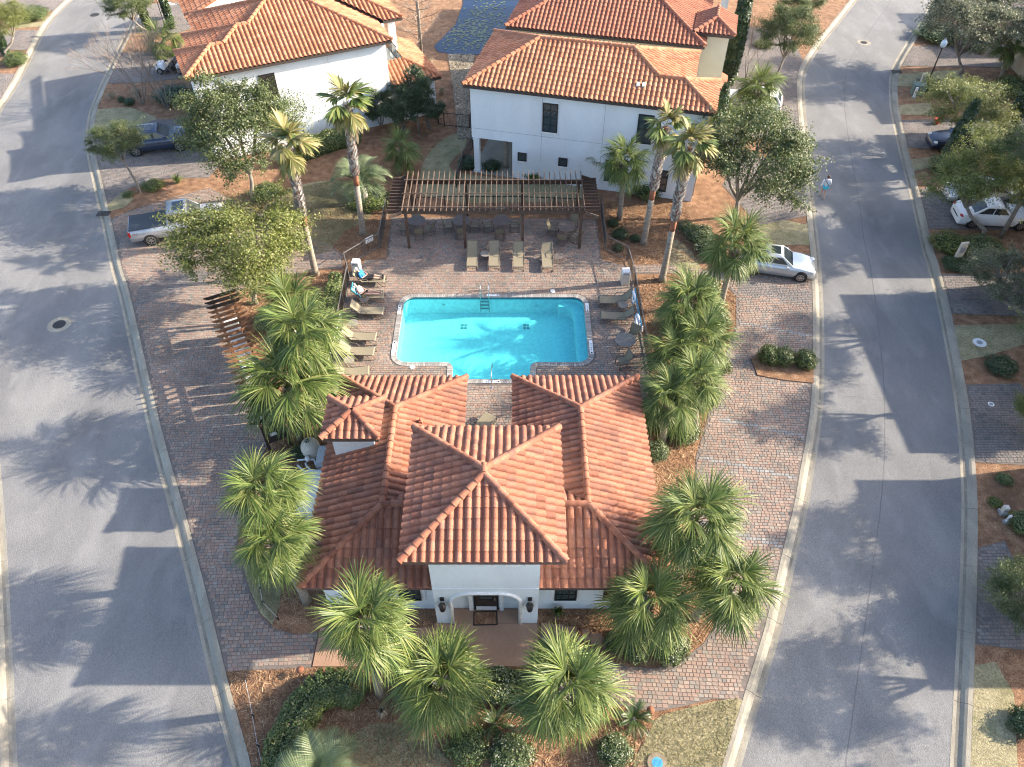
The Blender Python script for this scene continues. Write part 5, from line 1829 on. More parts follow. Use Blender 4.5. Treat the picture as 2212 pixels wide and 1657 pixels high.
# dark broadleaf evergreens by the left house
for bs, cr, wd, lb in (((822, 270), (818, 235), 74, 'dark evergreen shrub against the left house wall, left of its group'), ((866, 292), (868, 236), 86, 'dark evergreen shrub by the left house, middle of its group'),
                       ((905, 288), (898, 190), 70, 'tall pointed dark evergreen at the corner of the left house'), ((930, 280), (922, 235), 70, 'dark evergreen shrub by the gravel path gate')):
    tree(bs, cr, wd, 'dense', lb, name='evergreen_shrub', tr=.07, flat=1.15, group='dark evergreens', cat='shrub', bend=0)


def branchy(name, label, base, h, seed, stems=5, spread=.5, depth=5, r0=.05, m_='twig', single=False):
    rng = random.Random(seed)
    x, y = G(*base)
    t_ = thing(name, label, 'tree', (x, y, 0), 0, 'leafless trees')
    g, tw_ = MB(), MB()

    def grow(p, d, L_, r_, lev):
        q = p + d * L_ * .5 + Vector((rng.uniform(-1, 1), rng.uniform(-1, 1), 0)) * L_ * .05
        e = q + (d + Vector((0, 0, .1))).normalized() * L_ * .5
        (g if lev < 2 else tw_).tube([p, q, e], [r_, r_ * .85, r_ * .68], 5 if lev < 2 else 3, cap=False)
        if lev >= depth:
            return
        nb = 3 if lev > 0 else 2
        for k in range(nb):
            v = Vector((rng.gauss(0, 1), rng.gauss(0, 1), rng.gauss(0, .5)))
            v -= v.dot(d) * d
            v = v.normalized() if v.length > .01 else Vector((1, 0, 0))
            nd = (d + v * rng.uniform(.25, .65) + Vector((0, 0, .12))).normalized()
            grow(e, nd, L_ * rng.uniform(.62, .86), r_ * .62, lev + 1)
    if single:
        g.tube([(0, 0, -.05), (.05, 0, h * .5), (0, .05, h)], [r0 * 1.3, r0, r0 * .15], 7)
        for k in range(46):
            z = h * (.22 + .75 * k / 46)
            a = k * 2.4
            L_ = (h - z) * .36 + .35
            d = Vector((math.cos(a), math.sin(a), .35)).normalized()
            p = Vector((0, 0, z))
            tw_.tube([p, p + d * L_ * .6, p + d * L_ + Vector((0, 0, L_ * .12))], [r0 * .3, r0 * .16, r0 * .05], 3, cap=False)
            for j in range(9):
                s = p + d * L_ * (.25 + .08 * j)
                dd = (d + Vector((rng.gauss(0, .8), rng.gauss(0, .8), rng.gauss(.1, .4)))).normalized()
                tw_.tube([s, s + dd * L_ * .3], [r0 * .11, r0 * .05], 3, cap=False)
    else:
        for k in range(stems):
            a = k * 6.283 / stems + rng.uniform(-.3, .3)
            d = Vector((math.cos(a) * spread * .5, math.sin(a) * spread * .5, 1)).normalized()
            grow(Vector((math.cos(a) * .08, math.sin(a) * .08, -.05)), d, h * .36, r0, 0)
    g.build('stems', 'bark', t_, smooth=True)
    tw_.build('twigs', m_, t_)


branchy('crape_myrtle', 'leafless crape myrtle beside the left road, left of the pair', (308, 224), 5.2, 5, 5, .75, 5, .05)
branchy('crape_myrtle', 'leafless crape myrtle beside the left road, right of the pair', (362, 234), 5.0, 6, 5, .7, 5, .05)
branchy('bald_cypress', 'tall leafless cypress tree beside the gravel path', (912, 142), 9.0, 9, single=True, r0=.14)
branchy('crape_myrtle', 'leafless crape myrtle between cream house and right road', (1612, 172), 4.6, 12, 3, .6, 4, .045)


def column(base, h, r_, label, lean=(0, 0), name='italian_cypress'):
    x, y = G(*base)
    rng = np.random.default_rng(int(abs(x * 31)) + 5)
    n = int(2600 * h * r_)
    f = rng.random(n)
    rr = r_ * np.sqrt(np.clip(np.sin(np.pi * (.13 + .84 * f ** .9)), .02, 1)) * rng.uniform(.72, 1.08, n)
    a = rng.random(n) * 6.283
    C = np.stack([rr * np.cos(a) + lean[0] * f, rr * np.sin(a) + lean[1] * f, .1 + f * h], -1)
    N = np.stack([np.cos(a), np.sin(a), np.full(n, .7)], -1)
    t_ = thing(name, label, 'tree', (x, y, 0), 0, 'columnar cypresses')
    MB().tube([(0, 0, -.05), (lean[0] * .5, lean[1] * .5, h * .5), (lean[0] * .9, lean[1] * .9, h * .93)], [.09, .06, .02], 7).build('trunk', 'bark', t_)
    link(bpy.data.objects.new('crown', leaf_quads(C, N, .12, rng, 2.2, m_='leaf_dark')), t_)
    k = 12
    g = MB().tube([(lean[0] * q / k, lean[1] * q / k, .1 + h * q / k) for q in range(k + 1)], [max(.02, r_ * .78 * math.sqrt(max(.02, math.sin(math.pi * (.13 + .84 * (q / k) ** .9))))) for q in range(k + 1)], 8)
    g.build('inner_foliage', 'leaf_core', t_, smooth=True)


column((1572, 184), 8.5, .62, 'tall dark italian cypress beside the cream house')
column((322, 66), 4.8, .36, 'slim dark cypress at top left, left of the pair')
column((372, 62), 4.4, .34, 'slim dark cypress at top left, right of the pair')
column((2030, 372), 5.2, .45, 'leaning vine-covered column shrub before the navy car', (.5, .3))
column((2150, 330), 5.5, .5, 'tall vine-covered column shrub at the right edge', (.3, .3))
column((14, 118), 3.4, .4, 'narrow green cypress under the top left tree')
column((1545, 300), 4.2, .4, 'slim dark cypress at the street side of the white house')


def bush_unit(seed, m_, n=1500, leaf=.10):
    rng = np.random.default_rng(seed)
    d = rng.normal(0, 1, (n, 3))
    d /= np.linalg.norm(d, axis=1)[:, None]
    d = d[d[:, 2] > -.55]
    lump = 1 + .10 * np.sin(d[:, 0] * 7 + seed) + .09 * np.sin(d[:, 1] * 8 + seed * 2) + .07 * np.sin(d[:, 2] * 9) + rng.normal(0, .05, len(d))
    return leaf_quads(d * lump[:, None] * rng.uniform(.8, 1.04, (len(d), 1)), d, leaf, rng, 1.5, 'foliage', m_, .55)


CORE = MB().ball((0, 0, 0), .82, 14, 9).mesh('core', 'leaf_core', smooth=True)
BUSH = {k: bush_unit(i + 60, m_, n_, lf) for i, (k, m_, n_, lf) in enumerate((('green', 'leaf_bush', 3200, .075), ('green2', 'leaf_bush', 2600, .09), ('pale', 'leaf_bush_pale', 3200, .072), ('dark', 'leaf_dark', 2800, .08), ('yellow', 'leaf_yellow', 2600, .085)))}


def bush(c, wpx, hm, kind, label, group=None, name='shrub', sy=1.0):
    r_ = wpx / 2 * mpp(c[1], hm * .4)
    x, y = G(c[0], c[1], hm * .4)
    t_ = thing(name, label, 'shrub', (x, y, 0), 0, group)
    rz = random.uniform(0, 6.28) if sy == 1 else 0
    obj('foliage', BUSH[kind], t_, (0, 0, hm * .42), (0, 0, rz), (r_, r_ * sy, hm * .58))
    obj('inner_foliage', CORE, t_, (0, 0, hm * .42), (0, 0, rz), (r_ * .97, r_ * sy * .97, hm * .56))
    return t_


for c, wd, hm, kd, lb in (
        ((1326, 1388), 46, .7, 'pale', 'small round shrub left of the three below the right corner palm'), ((1375, 1407), 58, .8, 'pale', 'round shrub in the middle of three below the right corner palm'),
        ((1447, 1398), 86, .95, 'pale', 'largest round shrub of three below the right corner palm'), ((1410, 905), 56, .9, 'green', 'round shrub beside the clubhouse wall under the lowest row palm'),
        ((1478, 928), 76, 1.0, 'pale', 'large round shrub right of the lowest row palm trunk'), ((1420, 976), 52, .85, 'pale', 'round shrub nearest the clubhouse right wall'),
        ((1660, 768), 44, 1.0, 'green2', 'left shrub of three in the forecourt mulch island'), ((1692, 772), 48, .95, 'green', 'middle shrub of three in the forecourt mulch island'), ((1740, 778), 46, 1.0, 'green2', 'right shrub of three in the forecourt mulch island'),
        ((1328, 1622), 80, .9, 'pale', 'leafy shrub at the bottom below the right sago plant'), ((1105, 1632), 100, .7, 'pale', 'low spreading shrub at the bottom right of the front lawn'), ((1010, 1612), 90, .6, 'green', 'low shrub at the right end of the front lawn'),
        ((1455, 700), 60, .8, 'green', 'low shrub under the uppermost row palm by the fence'), ((1545, 690), 62, 1.0, 'green', 'round shrub at the forecourt edge under the row palms'), ((1525, 620), 66, .9, 'green', 'round shrub behind the uppermost row palm'),
        ((1555, 790), 50, .9, 'green', 'round shrub at the forecourt edge lower in the row'), ((1530, 860), 50, .9, 'green', 'round shrub next to the paving above the lowest row palm'),
        ((600, 690), 90, 1.0, 'green', 'dark shrub mass behind the mailbox shelter'), ((655, 975), 50, .5, 'dark', 'low dark shrub beside the pool filter tank'), ((660, 1130), 56, .8, 'dark', 'dark shrub against the clubhouse left wall'),
        ((800, 430), 90, .7, 'green', 'clipped shrub at the foot of the pindo palm'), ((575, 415), 60, .9, 'green', 'shrub at the foot of the large left oak'),
        ((1012, 352), 48, .7, 'dark', 'dark green shrub by the white house porch column'), ((1062, 358), 40, .6, 'dark', 'dark green shrub right of the porch column'), ((1160, 372), 60, .7, 'green', 'shrub against the white house behind the pergola middle'), ((1225, 374), 60, .7, 'dark', 'shrub against the white house behind the pergola right end'),
        ((1395, 405), 80, .9, 'green', 'shrub under the tall palms against the white house'), ((1325, 482), 26, .4, 'dark', 'small dark shrub just right of the deck fence corner'), ((1340, 505), 36, .45, 'dark', 'dark low shrub right of the fence, middle of a small clump'), ((1372, 515), 24, .35, 'dark', 'dark low shrub nearest the tall palm trunk'), ((1335, 535), 24, .35, 'dark', 'smallest dark shrub beside the fence bend'),
        ((1510, 505), 66, .6, 'pale', 'grey-green low hedge clump left of the shaggy palm'), ((1535, 535), 70, .6, 'pale', 'grey-green low hedge clump next to the shaggy palm'),
        ((34, 128), 50, .9, 'green', 'round bush at the left edge by the far road kerb'), ((70, 30), 66, .9, 'green', 'wide bush at the top left corner'), ((375, 205), 80, .9, 'dark', 'dark shrub at the left house corner under the oak'), ((262, 215), 16, .4, 'dark', 'tiny dark bush left of two by the crape myrtle'), ((280, 220), 24, .5, 'dark', 'small dark bush right of two by the crape myrtle'),
        ((2055, 525), 80, .6, 'yellow', 'low juniper clump left of the tan utility post'), ((2125, 535), 90, .6, 'green', 'low juniper clump right of the tan utility post'), ((2070, 570), 66, .35, 'dark', 'flat dark groundcover in front of the utility post'),
        ((2165, 790), 66, .5, 'dark', 'dark low shrub in the curved bed at right'), ((2010, 180), 60, .6, 'dark', 'dark shrub behind the green utility box'), ((2030, 72), 100, .9, 'green', 'dark hedge clump across the right road at the top'), ((2100, 88), 90, .9, 'green', 'hedge clump under the grey-green oak'),
        ((2060, 365), 100, .7, 'green', 'groundcover mound at the foot of the leaning vine column'), ((2185, 190), 70, 1.4, 'green', 'climbing greenery on the tan columns at right edge'), ((2170, 1035), 34, .3, 'green2', 'small green tuft in the right mulch bed'), ((2150, 1085), 28, .25, 'yellow', 'tiny yellowish tuft in the right mulch bed'), ((2210, 1130), 60, .6, 'green', 'shrub at the right edge of the mulch bed'), ((2215, 1560), 70, .7, 'dark', 'dark shrub at the lower right edge'),
        ((330, 400), 46, .35, 'yellow', 'grassy tuft clump beside the small oak trunk'), ((275, 420), 24, .3, 'green2', 'green tuft left of the small oak trunk'), ((1650, 95), 40, .5, 'green', 'shrub below the oak at the top right drive')):
    bush(c, wd, hm, kd, lb, 'round garden shrubs')


obj('vine', BUSH['dark'], VINE[0], (.06, .05, .85), (0, 0, 0), (.27, .27, .95))


def hedge(name, label, line, width, height, m_, dens=420, leaf=.075):
    dens, leaf = dens * 1.9, leaf * .68
    """clipped hedge along a ground line"""
    L_ = smooth_line(line, .25)
    rng = np.random.default_rng(len(label))
    P = np.array(L_)
    seg = np.linalg.norm(np.diff(P, axis=0), axis=1)
    cum = np.concatenate([[0], np.cumsum(seg)])
    tot = cum[-1]
    n = int(tot * (width + 2 * height) * dens)
    s = rng.random(n) * tot
    i = np.clip(np.searchsorted(cum, s) - 1, 0, len(seg) - 1)
    f = ((s - cum[i]) / seg[i])[:, None]
    T = (P[i + 1] - P[i]) / seg[i][:, None]
    c = P[i] + (P[i + 1] - P[i]) * f
    nr = np.stack([-T[:, 1], T[:, 0]], -1)
    a = rng.random(n) * math.pi
    end = np.minimum(1, np.minimum(s, tot - s) / (width * .5))
    er = np.sqrt(np.clip(1 - (1 - end) ** 2, .05, 1))
    q = np.abs(np.cos(a)) ** .55 * np.sign(np.cos(a)) * width / 2 * er
    zz = np.abs(np.sin(a)) ** .5 * height * (.6 + .4 * er)
    lump = 1 + .06 * np.sin(s * 5) + rng.normal(0, .05, n)
    C = np.concatenate([c + nr * (q * lump)[:, None], (zz * lump)[:, None]], 1)
    N = np.concatenate([nr * np.cos(a)[:, None], np.sin(a)[:, None]], 1)
    t_ = thing(name, label, 'hedge')
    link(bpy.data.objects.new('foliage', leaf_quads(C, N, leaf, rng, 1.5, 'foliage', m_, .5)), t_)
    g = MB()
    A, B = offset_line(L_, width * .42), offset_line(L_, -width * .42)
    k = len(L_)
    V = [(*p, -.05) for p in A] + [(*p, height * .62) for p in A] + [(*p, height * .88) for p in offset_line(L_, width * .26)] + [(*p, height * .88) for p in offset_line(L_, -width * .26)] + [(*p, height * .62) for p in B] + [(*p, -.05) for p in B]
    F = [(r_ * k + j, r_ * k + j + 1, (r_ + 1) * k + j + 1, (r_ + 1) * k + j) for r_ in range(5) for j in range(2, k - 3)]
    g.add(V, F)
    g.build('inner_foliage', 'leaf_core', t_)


hedge('hedge', 'long curved clipped hedge in the front bed sweeping down to the bottom', GP([(790, 1500), (740, 1482), (690, 1490), (655, 1530), (625, 1585), (605, 1640), (598, 1720)], .4), 1.35, .75, 'leaf_bush', 560)
hedge('hedge', 'clipped hedge between the left oak and the left white house', GP([(600, 345), (660, 325), (720, 305), (778, 290)], .5), 1.3, 1.25, 'leaf_bush', 300, .1)
hedge('hedge', 'narrow clipped hedge outside the pool fence at left', GP([(728, 595), (716, 640), (702, 700)], .5), .8, .9, 'leaf_bush', 420, .08)
hedge('hedge', 'pale variegated hedge behind the two front palms', GP([(850, 1490), (930, 1480), (1030, 1475), (1130, 1485), (1230, 1500), (1290, 1530)], .4), 1.3, .65, 'leaf_bush_pale', 420, .085)
hedge('hedge', 'low hedge along the mulch bed behind the shaggy palm', GP([(1470, 480), (1500, 500), (1530, 530), (1545, 560)], .3), .8, .45, 'leaf_bush_pale', 380, .08)


def tuft(base, wpx, label, m_, n=120, h=.6, cat='plant', name='grass_tuft', group='grass tufts'):
    x, y = G(*base)
    r_ = wpx / 2 * mpp(base[1], .2)
    rng = random.Random(int(base[0] * 3 + base[1]))
    g = MB()
    for k in range(n):
        a, q = rng.uniform(0, 6.28), rng.uniform(.2, 1)
        d = Vector((math.cos(a), math.sin(a), 0))
        s = Vector((-d.y, d.x, 0)) * .012
        p0 = d * r_ * .15 * rng.random()
        p1 = p0 + d * r_ * q * .5 + Vector((0, 0, h * rng.uniform(.6, 1)))
        p2 = p0 + d * r_ * q + Vector((0, 0, h * rng.uniform(.3, .7)))
        g.add([p0 - s, p0 + s, p1 + s, p1 - s, p2], [(0, 1, 2, 3), (3, 2, 4)])
    o = g.build(name, m_)
    o.location = (x, y, 0)
    return tag(o, label, cat, group)


for bs, wd, lb, m_ in (((950, 232), 46, 'tan ornamental grass clump right of the gate fence', 'dry_plant'), ((928, 205), 40, 'tan ornamental grass clump beside the dark evergreen', 'dry_plant'), ((955, 205), 30, 'small dry grass clump beside the gravel path', 'dry_plant'),
                       ((1065, 132), 44, 'grey dry plant at the pond edge', 'dry_plant'), ((300, 208), 40, 'pale dry plant left under the crape myrtle', 'dry_plant'), ((245, 214), 36, 'pale dry plant nearest the left kerb', 'dry_plant'), ((405, 268), 36, 'dry plant behind the blue car', 'dry_plant'),
                       ((1652, 330), 34, 'reddish dry plant behind the white pickup', 'dry_plant'), ((828, 1545), 30, 'small dead plant in the front mulch', 'dry_plant'), ((418, 250), 30, 'green strappy plant above the blue car', 'frond'), ((385, 395), 40, 'green strappy plant in the bed beside the small oak', 'frond'),
                       ((1205, 1330), 34, 'sparse green weeds under the clubhouse right window', 'frond'), ((925, 140), 36, 'grass clump at the foot of the leafless cypress', 'dry_plant')):
    tuft(bs, wd, lb, m_)


def scatter(name, polys, n, m_, L_, wd, z, kind='stuff', holes=(), h=0.0, seed=5):
    """loose straw or blades over planted ground"""
    rng = np.random.default_rng(seed)
    P = []
    areas = []
    for pl in polys:
        a = np.array(pl)
        areas.append(abs(np.sum(a[:, 0] * np.roll(a[:, 1], -1) - np.roll(a[:, 0], -1) * a[:, 1])) / 2)
    for pl, ar in zip(polys, areas):
        a = np.array(pl)
        lo, hi = a.min(0), a.max(0)
        k = int(n * ar / sum(areas) * (np.prod(hi - lo) / max(ar, .01)))
        q = lo + rng.random((k, 2)) * (hi - lo)
        ok = inside(q, pl)
        for hh in holes:
            ok &= ~inside(q, hh)
        P.append(q[ok])
    P = np.concatenate(P)
    n = len(P)
    a = rng.random(n) * 6.283
    l_ = L_ * rng.uniform(.5, 1.4, n) / 2
    T = np.stack([np.cos(a) * l_, np.sin(a) * l_, rng.uniform(-1, 1, n) * h], -1)
    W = np.stack([-np.sin(a), np.cos(a), rng.normal(0, .4, n)], -1) * wd / 2
    C = np.concatenate([P, np.full((n, 1), z) + np.abs(T[:, 2:]) + rng.random((n, 1)) * .02], 1)
    V = np.stack([C - T - W, C - T + W, C + T + W, C + T - W], 1).reshape(-1, 3)
    return tag(link(bpy.data.objects.new(name, mesh_np(name, V, np.arange(4 * n).reshape(-1, 4), m_))), name.replace('_', ' ') + ' strewn over the beds around the clubhouse', 'ground cover', kind=kind)


front_bed = span(LAo, G(500, 1460), G(545, 1690)) + [(7.2, 8)] + GP([(1372, 1640), (1408, 1570), (1413, 1540), (1330, 1524), (1255, 1474), (1160, 1446), (672, 1446)])
left_bed = GP([(700, 880), (700, 800), (735, 690), (752, 590), (690, 590), (550, 630), (480, 645), (545, 780), (580, 880), (598, 930), (570, 1000), (540, 1090), (610, 1250), (606, 1320), (690, 1360), (720, 1316), (710, 950)])
right_bed = GP([(1405, 800), (1372, 600), (1450, 594), (1555, 608), (1588, 640), (1588, 703), (1568, 760), (1538, 846), (1524, 913), (1500, 987), (1498, 1100), (1528, 1200), (1552, 1290), (1545, 1345), (1518, 1388), (1468, 1425), (1360, 1438), (1232, 1382), (1190, 1350), (1175, 1320), (1360, 1318), (1420, 1200), (1420, 1100)])
mid_beds = [GP([(560, 460), (700, 440), (835, 440), (830, 540), (740, 545), (700, 518), (620, 490)]), GP([(1305, 440), (1470, 440), (1560, 560), (1450, 570), (1365, 572), (1312, 520)])]
scatter('pine_straw', [front_bed, left_bed, right_bed] + mid_beds, 42000, 'straw', .22, .018, .006, h=.03)
front_lawn = GP([(760, 1700), (752, 1640), (762, 1590), (800, 1566), (850, 1563), (900, 1580), (950, 1620), (985, 1665), (1000, 1700)])
corner_lawn = GP([(1350, 1720), (1372, 1640), (1408, 1570), (1425, 1548), (1473, 1533), (1540, 1516), (1592, 1508), (1590, 1560), (1560, 1660), (1540, 1720)])
scatter('lawn_grass', [front_lawn, corner_lawn, GP([(580, 570), (560, 510), (575, 455), (620, 410), (720, 390), (800, 415), (800, 470), (745, 500), (712, 545)]), GP([(525, 1190), (585, 1200), (605, 1250), (604, 1310), (588, 1350), (542, 1280)])], 30000, 'grass_blade', .09, .014, .026, h=.035, seed=9)

# ------------------------------------------------------------------ pond and gravel path
pond = tag(MB().add([(*p, .03) for p in GP([(1000, 122), (945, 112), (938, 100), (960, 78), (985, 52), (1000, 10), (1000, -50), (1130, -50), (1120, 60), (1098, 118), (1052, 116)])], [tuple(range(11))]).build('pond', 'pond_water'), kind='structure')
rng = np.random.default_rng(77)
pads = MB()
pp = GP([(950, 108), (942, 98), (962, 78), (990, 50), (1002, 10), (1002, -40), (1110, -40), (1110, 60), (1095, 112), (1052, 112)])
cl = [G(*q) for q in ((985, 85), (1020, 70), (1050, 80), (1040, 40), (1000, 60), (1060, 20), (1020, 95), (1075, 60))]
for k in range(620):
    c = cl[rng.integers(0, len(cl))]
    q = (c[0] + rng.normal(0, 1.0), c[1] + rng.normal(0, 1.6))
    if inside(np.array(q), pp):
        r_ = rng.uniform(.06, .16)
        pads.add([(q[0] + r_ * math.cos(a), q[1] + r_ * math.sin(a), .045 + rng.random() * .01) for a in np.arange(0, 6.2, .9)], [tuple(range(7))])
tag(pads.build('lily_pads', 'lily'), 'yellow-green lily pads floating on the dark pond', 'lily pads', kind='stuff')
path_poly = GP([(968, 118), (1024, 118), (1020, 170), (1012, 205), (1022, 245), (1022, 300), (990, 300), (985, 245), (978, 190)])
sheet('gravel_path', path_poly, .03, 'gravel_bed')
scatter('path_gravel', [path_poly], 5200, 'gravel', .10, .075, .04, h=.01, seed=21)['label'] = 'loose tan gravel on the path leading to the pond'

# ------------------------------------------------------------------ pool furniture
def lounger_proto():
    t_ = bpy.data.objects.new('sun_lounger', None)
    COL.objects.link(t_)
    W = .31
    hx, ang = -.32, R(48)
    tip = (hx - .74 * math.cos(ang), .37 + .74 * math.sin(ang))
    g = MB()
    for k in range(6):
        x0, x1 = hx + k * 1.27 / 6, hx + (k + 1) * 1.27 / 6
        s0, s1 = -.02 * math.sin(math.pi * k / 6), -.02 * math.sin(math.pi * (k + 1) / 6)
        g.add([(x0, -W, .37 + s0), (x1, -W, .37 + s1), (x1, W, .37 + s1), (x0, W, .37 + s0)], [(0, 1, 2, 3)])
    g.add([(.95, -W, .37), (.95, W, .37), (1.0, W, .33), (1.0, -W, .33)], [(0, 3, 2, 1)])
    g.build('seat_sling', 'sling', t_)
    g = MB()
    for k in range(4):
        a, b_ = k / 4, (k + 1) / 4
        P = [(hx + (tip[0] - hx) * q, .37 + (tip[1] - .37) * q - .03 * math.sin(math.pi * q)) for q in (a, b_)]
        g.add([(P[0][0], -W, P[0][1]), (P[0][0], W, P[0][1]), (P[1][0], W, P[1][1]), (P[1][0], -W, P[1][1])], [(0, 1, 2, 3)])
    g.build('back_sling', 'sling', t_)
    for s in (-1, 1):
        y = s * (W + .015)
        g = MB().tube([(tip[0], y, tip[1]), (hx, y, .36), (.93, y, .36), (1.01, y, .30), (1.03, y, .02)], .019, 6)
        g.build('side_rail', 'frame_taupe', t_)
        MB().tube([(.55, y, .35), (.85, y * 1.02, .02), (.98, y * 1.02, .02)], .017, 6).build('front_leg', 'frame_taupe', t_)
        MB().tube([(hx - .1, y, .36), (hx - .38, y, .02), (hx - .1, y, .02), (hx + .2, y, .36)], .017, 6).build('rear_leg', 'frame_taupe', t_)
        MB().tube([(hx - .22, y * 1.06, .58), (hx - .05, y * 1.12, .60), (hx + .3, y * 1.12, .57), (hx + .45, y * 1.06, .36)], .02, 6).build('arm', 'frame_taupe', t_)
    MB().bar((1.0, -W, .31), (1.0, W, .31), .03).build('cross_bar', 'frame_taupe', t_)
    MB().bar((tip[0], -W, tip[1]), (tip[0], W, tip[1]), .03).build('cross_bar', 'frame_taupe', t_)
    return t_


def side_table_proto(dark=False, r_=.29, h=.46, name='side_table'):
    t_ = bpy.data.objects.new(name, None)
    COL.objects.link(t_)
    m_ = 'table_dark' if dark else 'table_top'
    tp_ = MB()
    n_ = int(r_ / .055)
    for k in range(n_):                                             # ringed slatted top
        a, b_ = r_ * (k + .12) / n_, r_ * (k + 1) / n_ - .006
        q = 28
        V = [(rr * math.cos(2 * math.pi * j / q), rr * math.sin(2 * math.pi * j / q), z) for rr, z in ((a, h), (b_, h), (b_, h - .02), (a, h - .02)) for j in range(q)]
        tp_.add(V, [(i * q + j, i * q + (j + 1) % q, ((i + 1) % 4) * q + (j + 1) % q, ((i + 1) % 4) * q + j) for i in range(4) for j in range(q)])
    tp_.build('top', m_, t_)
    MB().lathe([(r_ * .93, 0), (r_ * .93, .008)], 24, (0, 0, h - .034)).build('under_plate', 'frame_taupe', t_)
    for k in range(4):
        a = k * math.pi / 2 + .4
        c, s = math.cos(a), math.sin(a)
        MB().tube([(c * r_ * .8, s * r_ * .8, h - .03), (c * r_ * .3, s * r_ * .3, h * .55), (c * r_ * .75, s * r_ * .75, .01)], .014, 6).build('leg', 'frame_taupe', t_)
    return t_


def chair_proto():
    t_ = bpy.data.objects.new('patio_chair', None)
    COL.objects.link(t_)
    W = .25
    MB().add([(-.22, -W, .43), (.24, -W, .45), (.24, W, .45), (-.22, W, .43), (0, -W, .425), (0, W, .425)], [(0, 4, 5, 3), (4, 1, 2, 5)]).build('seat_sling', 'sling', t_)
    MB().add([(-.22, -W, .43), (-.22, W, .43), (-.33, W, .7), (-.33, -W, .7), (-.42, W, .95), (-.42, -W, .95)], [(0, 1, 2, 3), (3, 2, 4, 5)]).build('back_sling', 'sling', t_)
    for s in (-1, 1):
        y = s * (W + .02)
        MB().tube([(-.43, y, .97), (-.33, y, .7), (-.23, y, .42), (.25, y, .44), (.30, y, .40), (.32, y, .02)], .017, 6).build('side_frame', 'frame_taupe', t_)
        MB().tube([(-.34, y, .66), (-.1, y * 1.1, .66), (.22, y * 1.1, .64), (.3, y, .5), (.28, y, .02), (-.3, y, .02), (-.30, y, .4)], .017, 6).build('arm', 'frame_taupe', t_)
    MB().bar((-.3, -W, .03), (-.3, W, .03), .025).build('cross_bar', 'frame_taupe', t_)
    MB().bar((-.42, -W, .96), (-.42, W, .96), .03).build('cross_bar', 'frame_taupe', t_)
    return t_


def put(proto, loc, rz, label, cat, group, first):
    o = proto if first else copy_tree(proto)
    o.location = loc
    o.rotation_euler = (0, 0, rz)
    return tag(o, label, cat, group)


lp = lounger_proto()
LG = 'sun loungers'
for i, (px_, py_, rz, lb) in enumerate((
        (800, 603, 0, 'lounger with the man in the blue shirt'), (797, 637, 0, 'lounger with the woman and teal towel'), (796, 671, -2, 'empty lounger right below the woman'),
        (779, 727, -2, 'lounger between the two small tables in the left row'), (774, 759, -2, 'left row lounger just above the lowest small table'), (762, 804, 8, 'left row lounger angled up beside the clubhouse roof'),
        (730, 842, -8, 'left row lounger mostly hidden by the clubhouse roof corner'),
        (1020.5, 556, -90, 'leftmost lounger of four facing the pool'), (1067.5, 556, -90, 'second lounger of four facing the pool, right of the small table'), (1120, 558, -90, 'third lounger of four facing the pool'), (1182, 559, -90, 'rightmost lounger of four facing the pool'),
        (1327, 648, 180, 'upper lounger of two by the right fence'), (1331, 683, 176, 'lower lounger of two by the right fence'), (1040, 920, 58, 'single lounger in the courtyard behind the tower roof'))):
    x, y = G(px_, py_, .36)
    x -= .12 * math.cos(R(rz))
    y -= .12 * math.sin(R(rz))
    put(lp, (x, y, .04), R(rz), lb, 'lounger', LG, i == 0)
st, sdk = side_table_proto(), side_table_proto(True)
for i, (px_, py_, lb) in enumerate(((763, 698, 'small round table between left row loungers, upper one'), (754, 778, 'small round table between left row loungers, lower one'), (1047.5, 549, 'small round table between two loungers facing the pool'), (1346, 659, 'small round table between the two right loungers'))):
    put(st, (*G(px_, py_, .46), .04), 0, lb, 'table', 'small round tables', i == 0)
for i, (px_, py_, lb) in enumerate(((787, 646, 'small dark table with a yellow cup beside the woman'), (1208, 554, 'small dark table right of the four loungers'))):
    put(sdk, (*G(px_, py_, .46), .04), 0, lb, 'table', 'small round tables', i == 0)
x, y = G(786, 641, .5)
tag(obj('cup', MB().lathe([(.03, 0), (.042, .13), (.036, .13), (.026, .01)], 10).mesh('cup', 'cup_yellow'), None, (x, y, .505)), 'yellow cup on the small table by the woman', 'cup')
dt, dtl, cp = side_table_proto(True, .56, .72, 'dining_table'), side_table_proto(False, .56, .72, 'dining_table'), chair_proto()
CG = 'patio chairs'
first = True
for i, (px_, py_, nm, chs) in enumerate(((901, 477, 'left end', (205, 100, -25, -80)), (997, 476, 'second from left', (190, 95, -8, -90)), (1083, 477, 'third from left', (185, 90, -5, -95)), (1223.5, 490, 'right end', (165, 60, -110, -45)))):
    x, y = G(px_, py_, .72)
    put(dt, (x, y, .04), 0, 'round dark dining table under the pergola, ' + nm, 'table', 'dining tables', i == 0)
    for k, a in enumerate(chs):
        d_ = .86
        put(cp, (x + d_ * math.cos(R(a)), y + d_ * math.sin(R(a)), .04), R(a + 180) + random.uniform(-.15, .15), 'patio chair at the %s pergola table, %s side' % (nm, ('left', 'far', 'right', 'near')[k] if i < 3 else ('left', 'far', 'near', 'right')[k]), 'chair', CG, first)
        first = False
x, y = G(1351, 735, .72)
put(dtl, (x, y, .04), 0, 'round pale ringed table beside the right fence', 'table', 'dining tables', True)
put(cp, (x + .45, y + .62, .04), R(-125), 'patio chair tucked behind the pale ringed table', 'chair', CG, False)
put(cp, (*G(1346, 779, .45), .04), R(-160), 'patio chair standing alone below the pale ringed table', 'chair', CG, False)


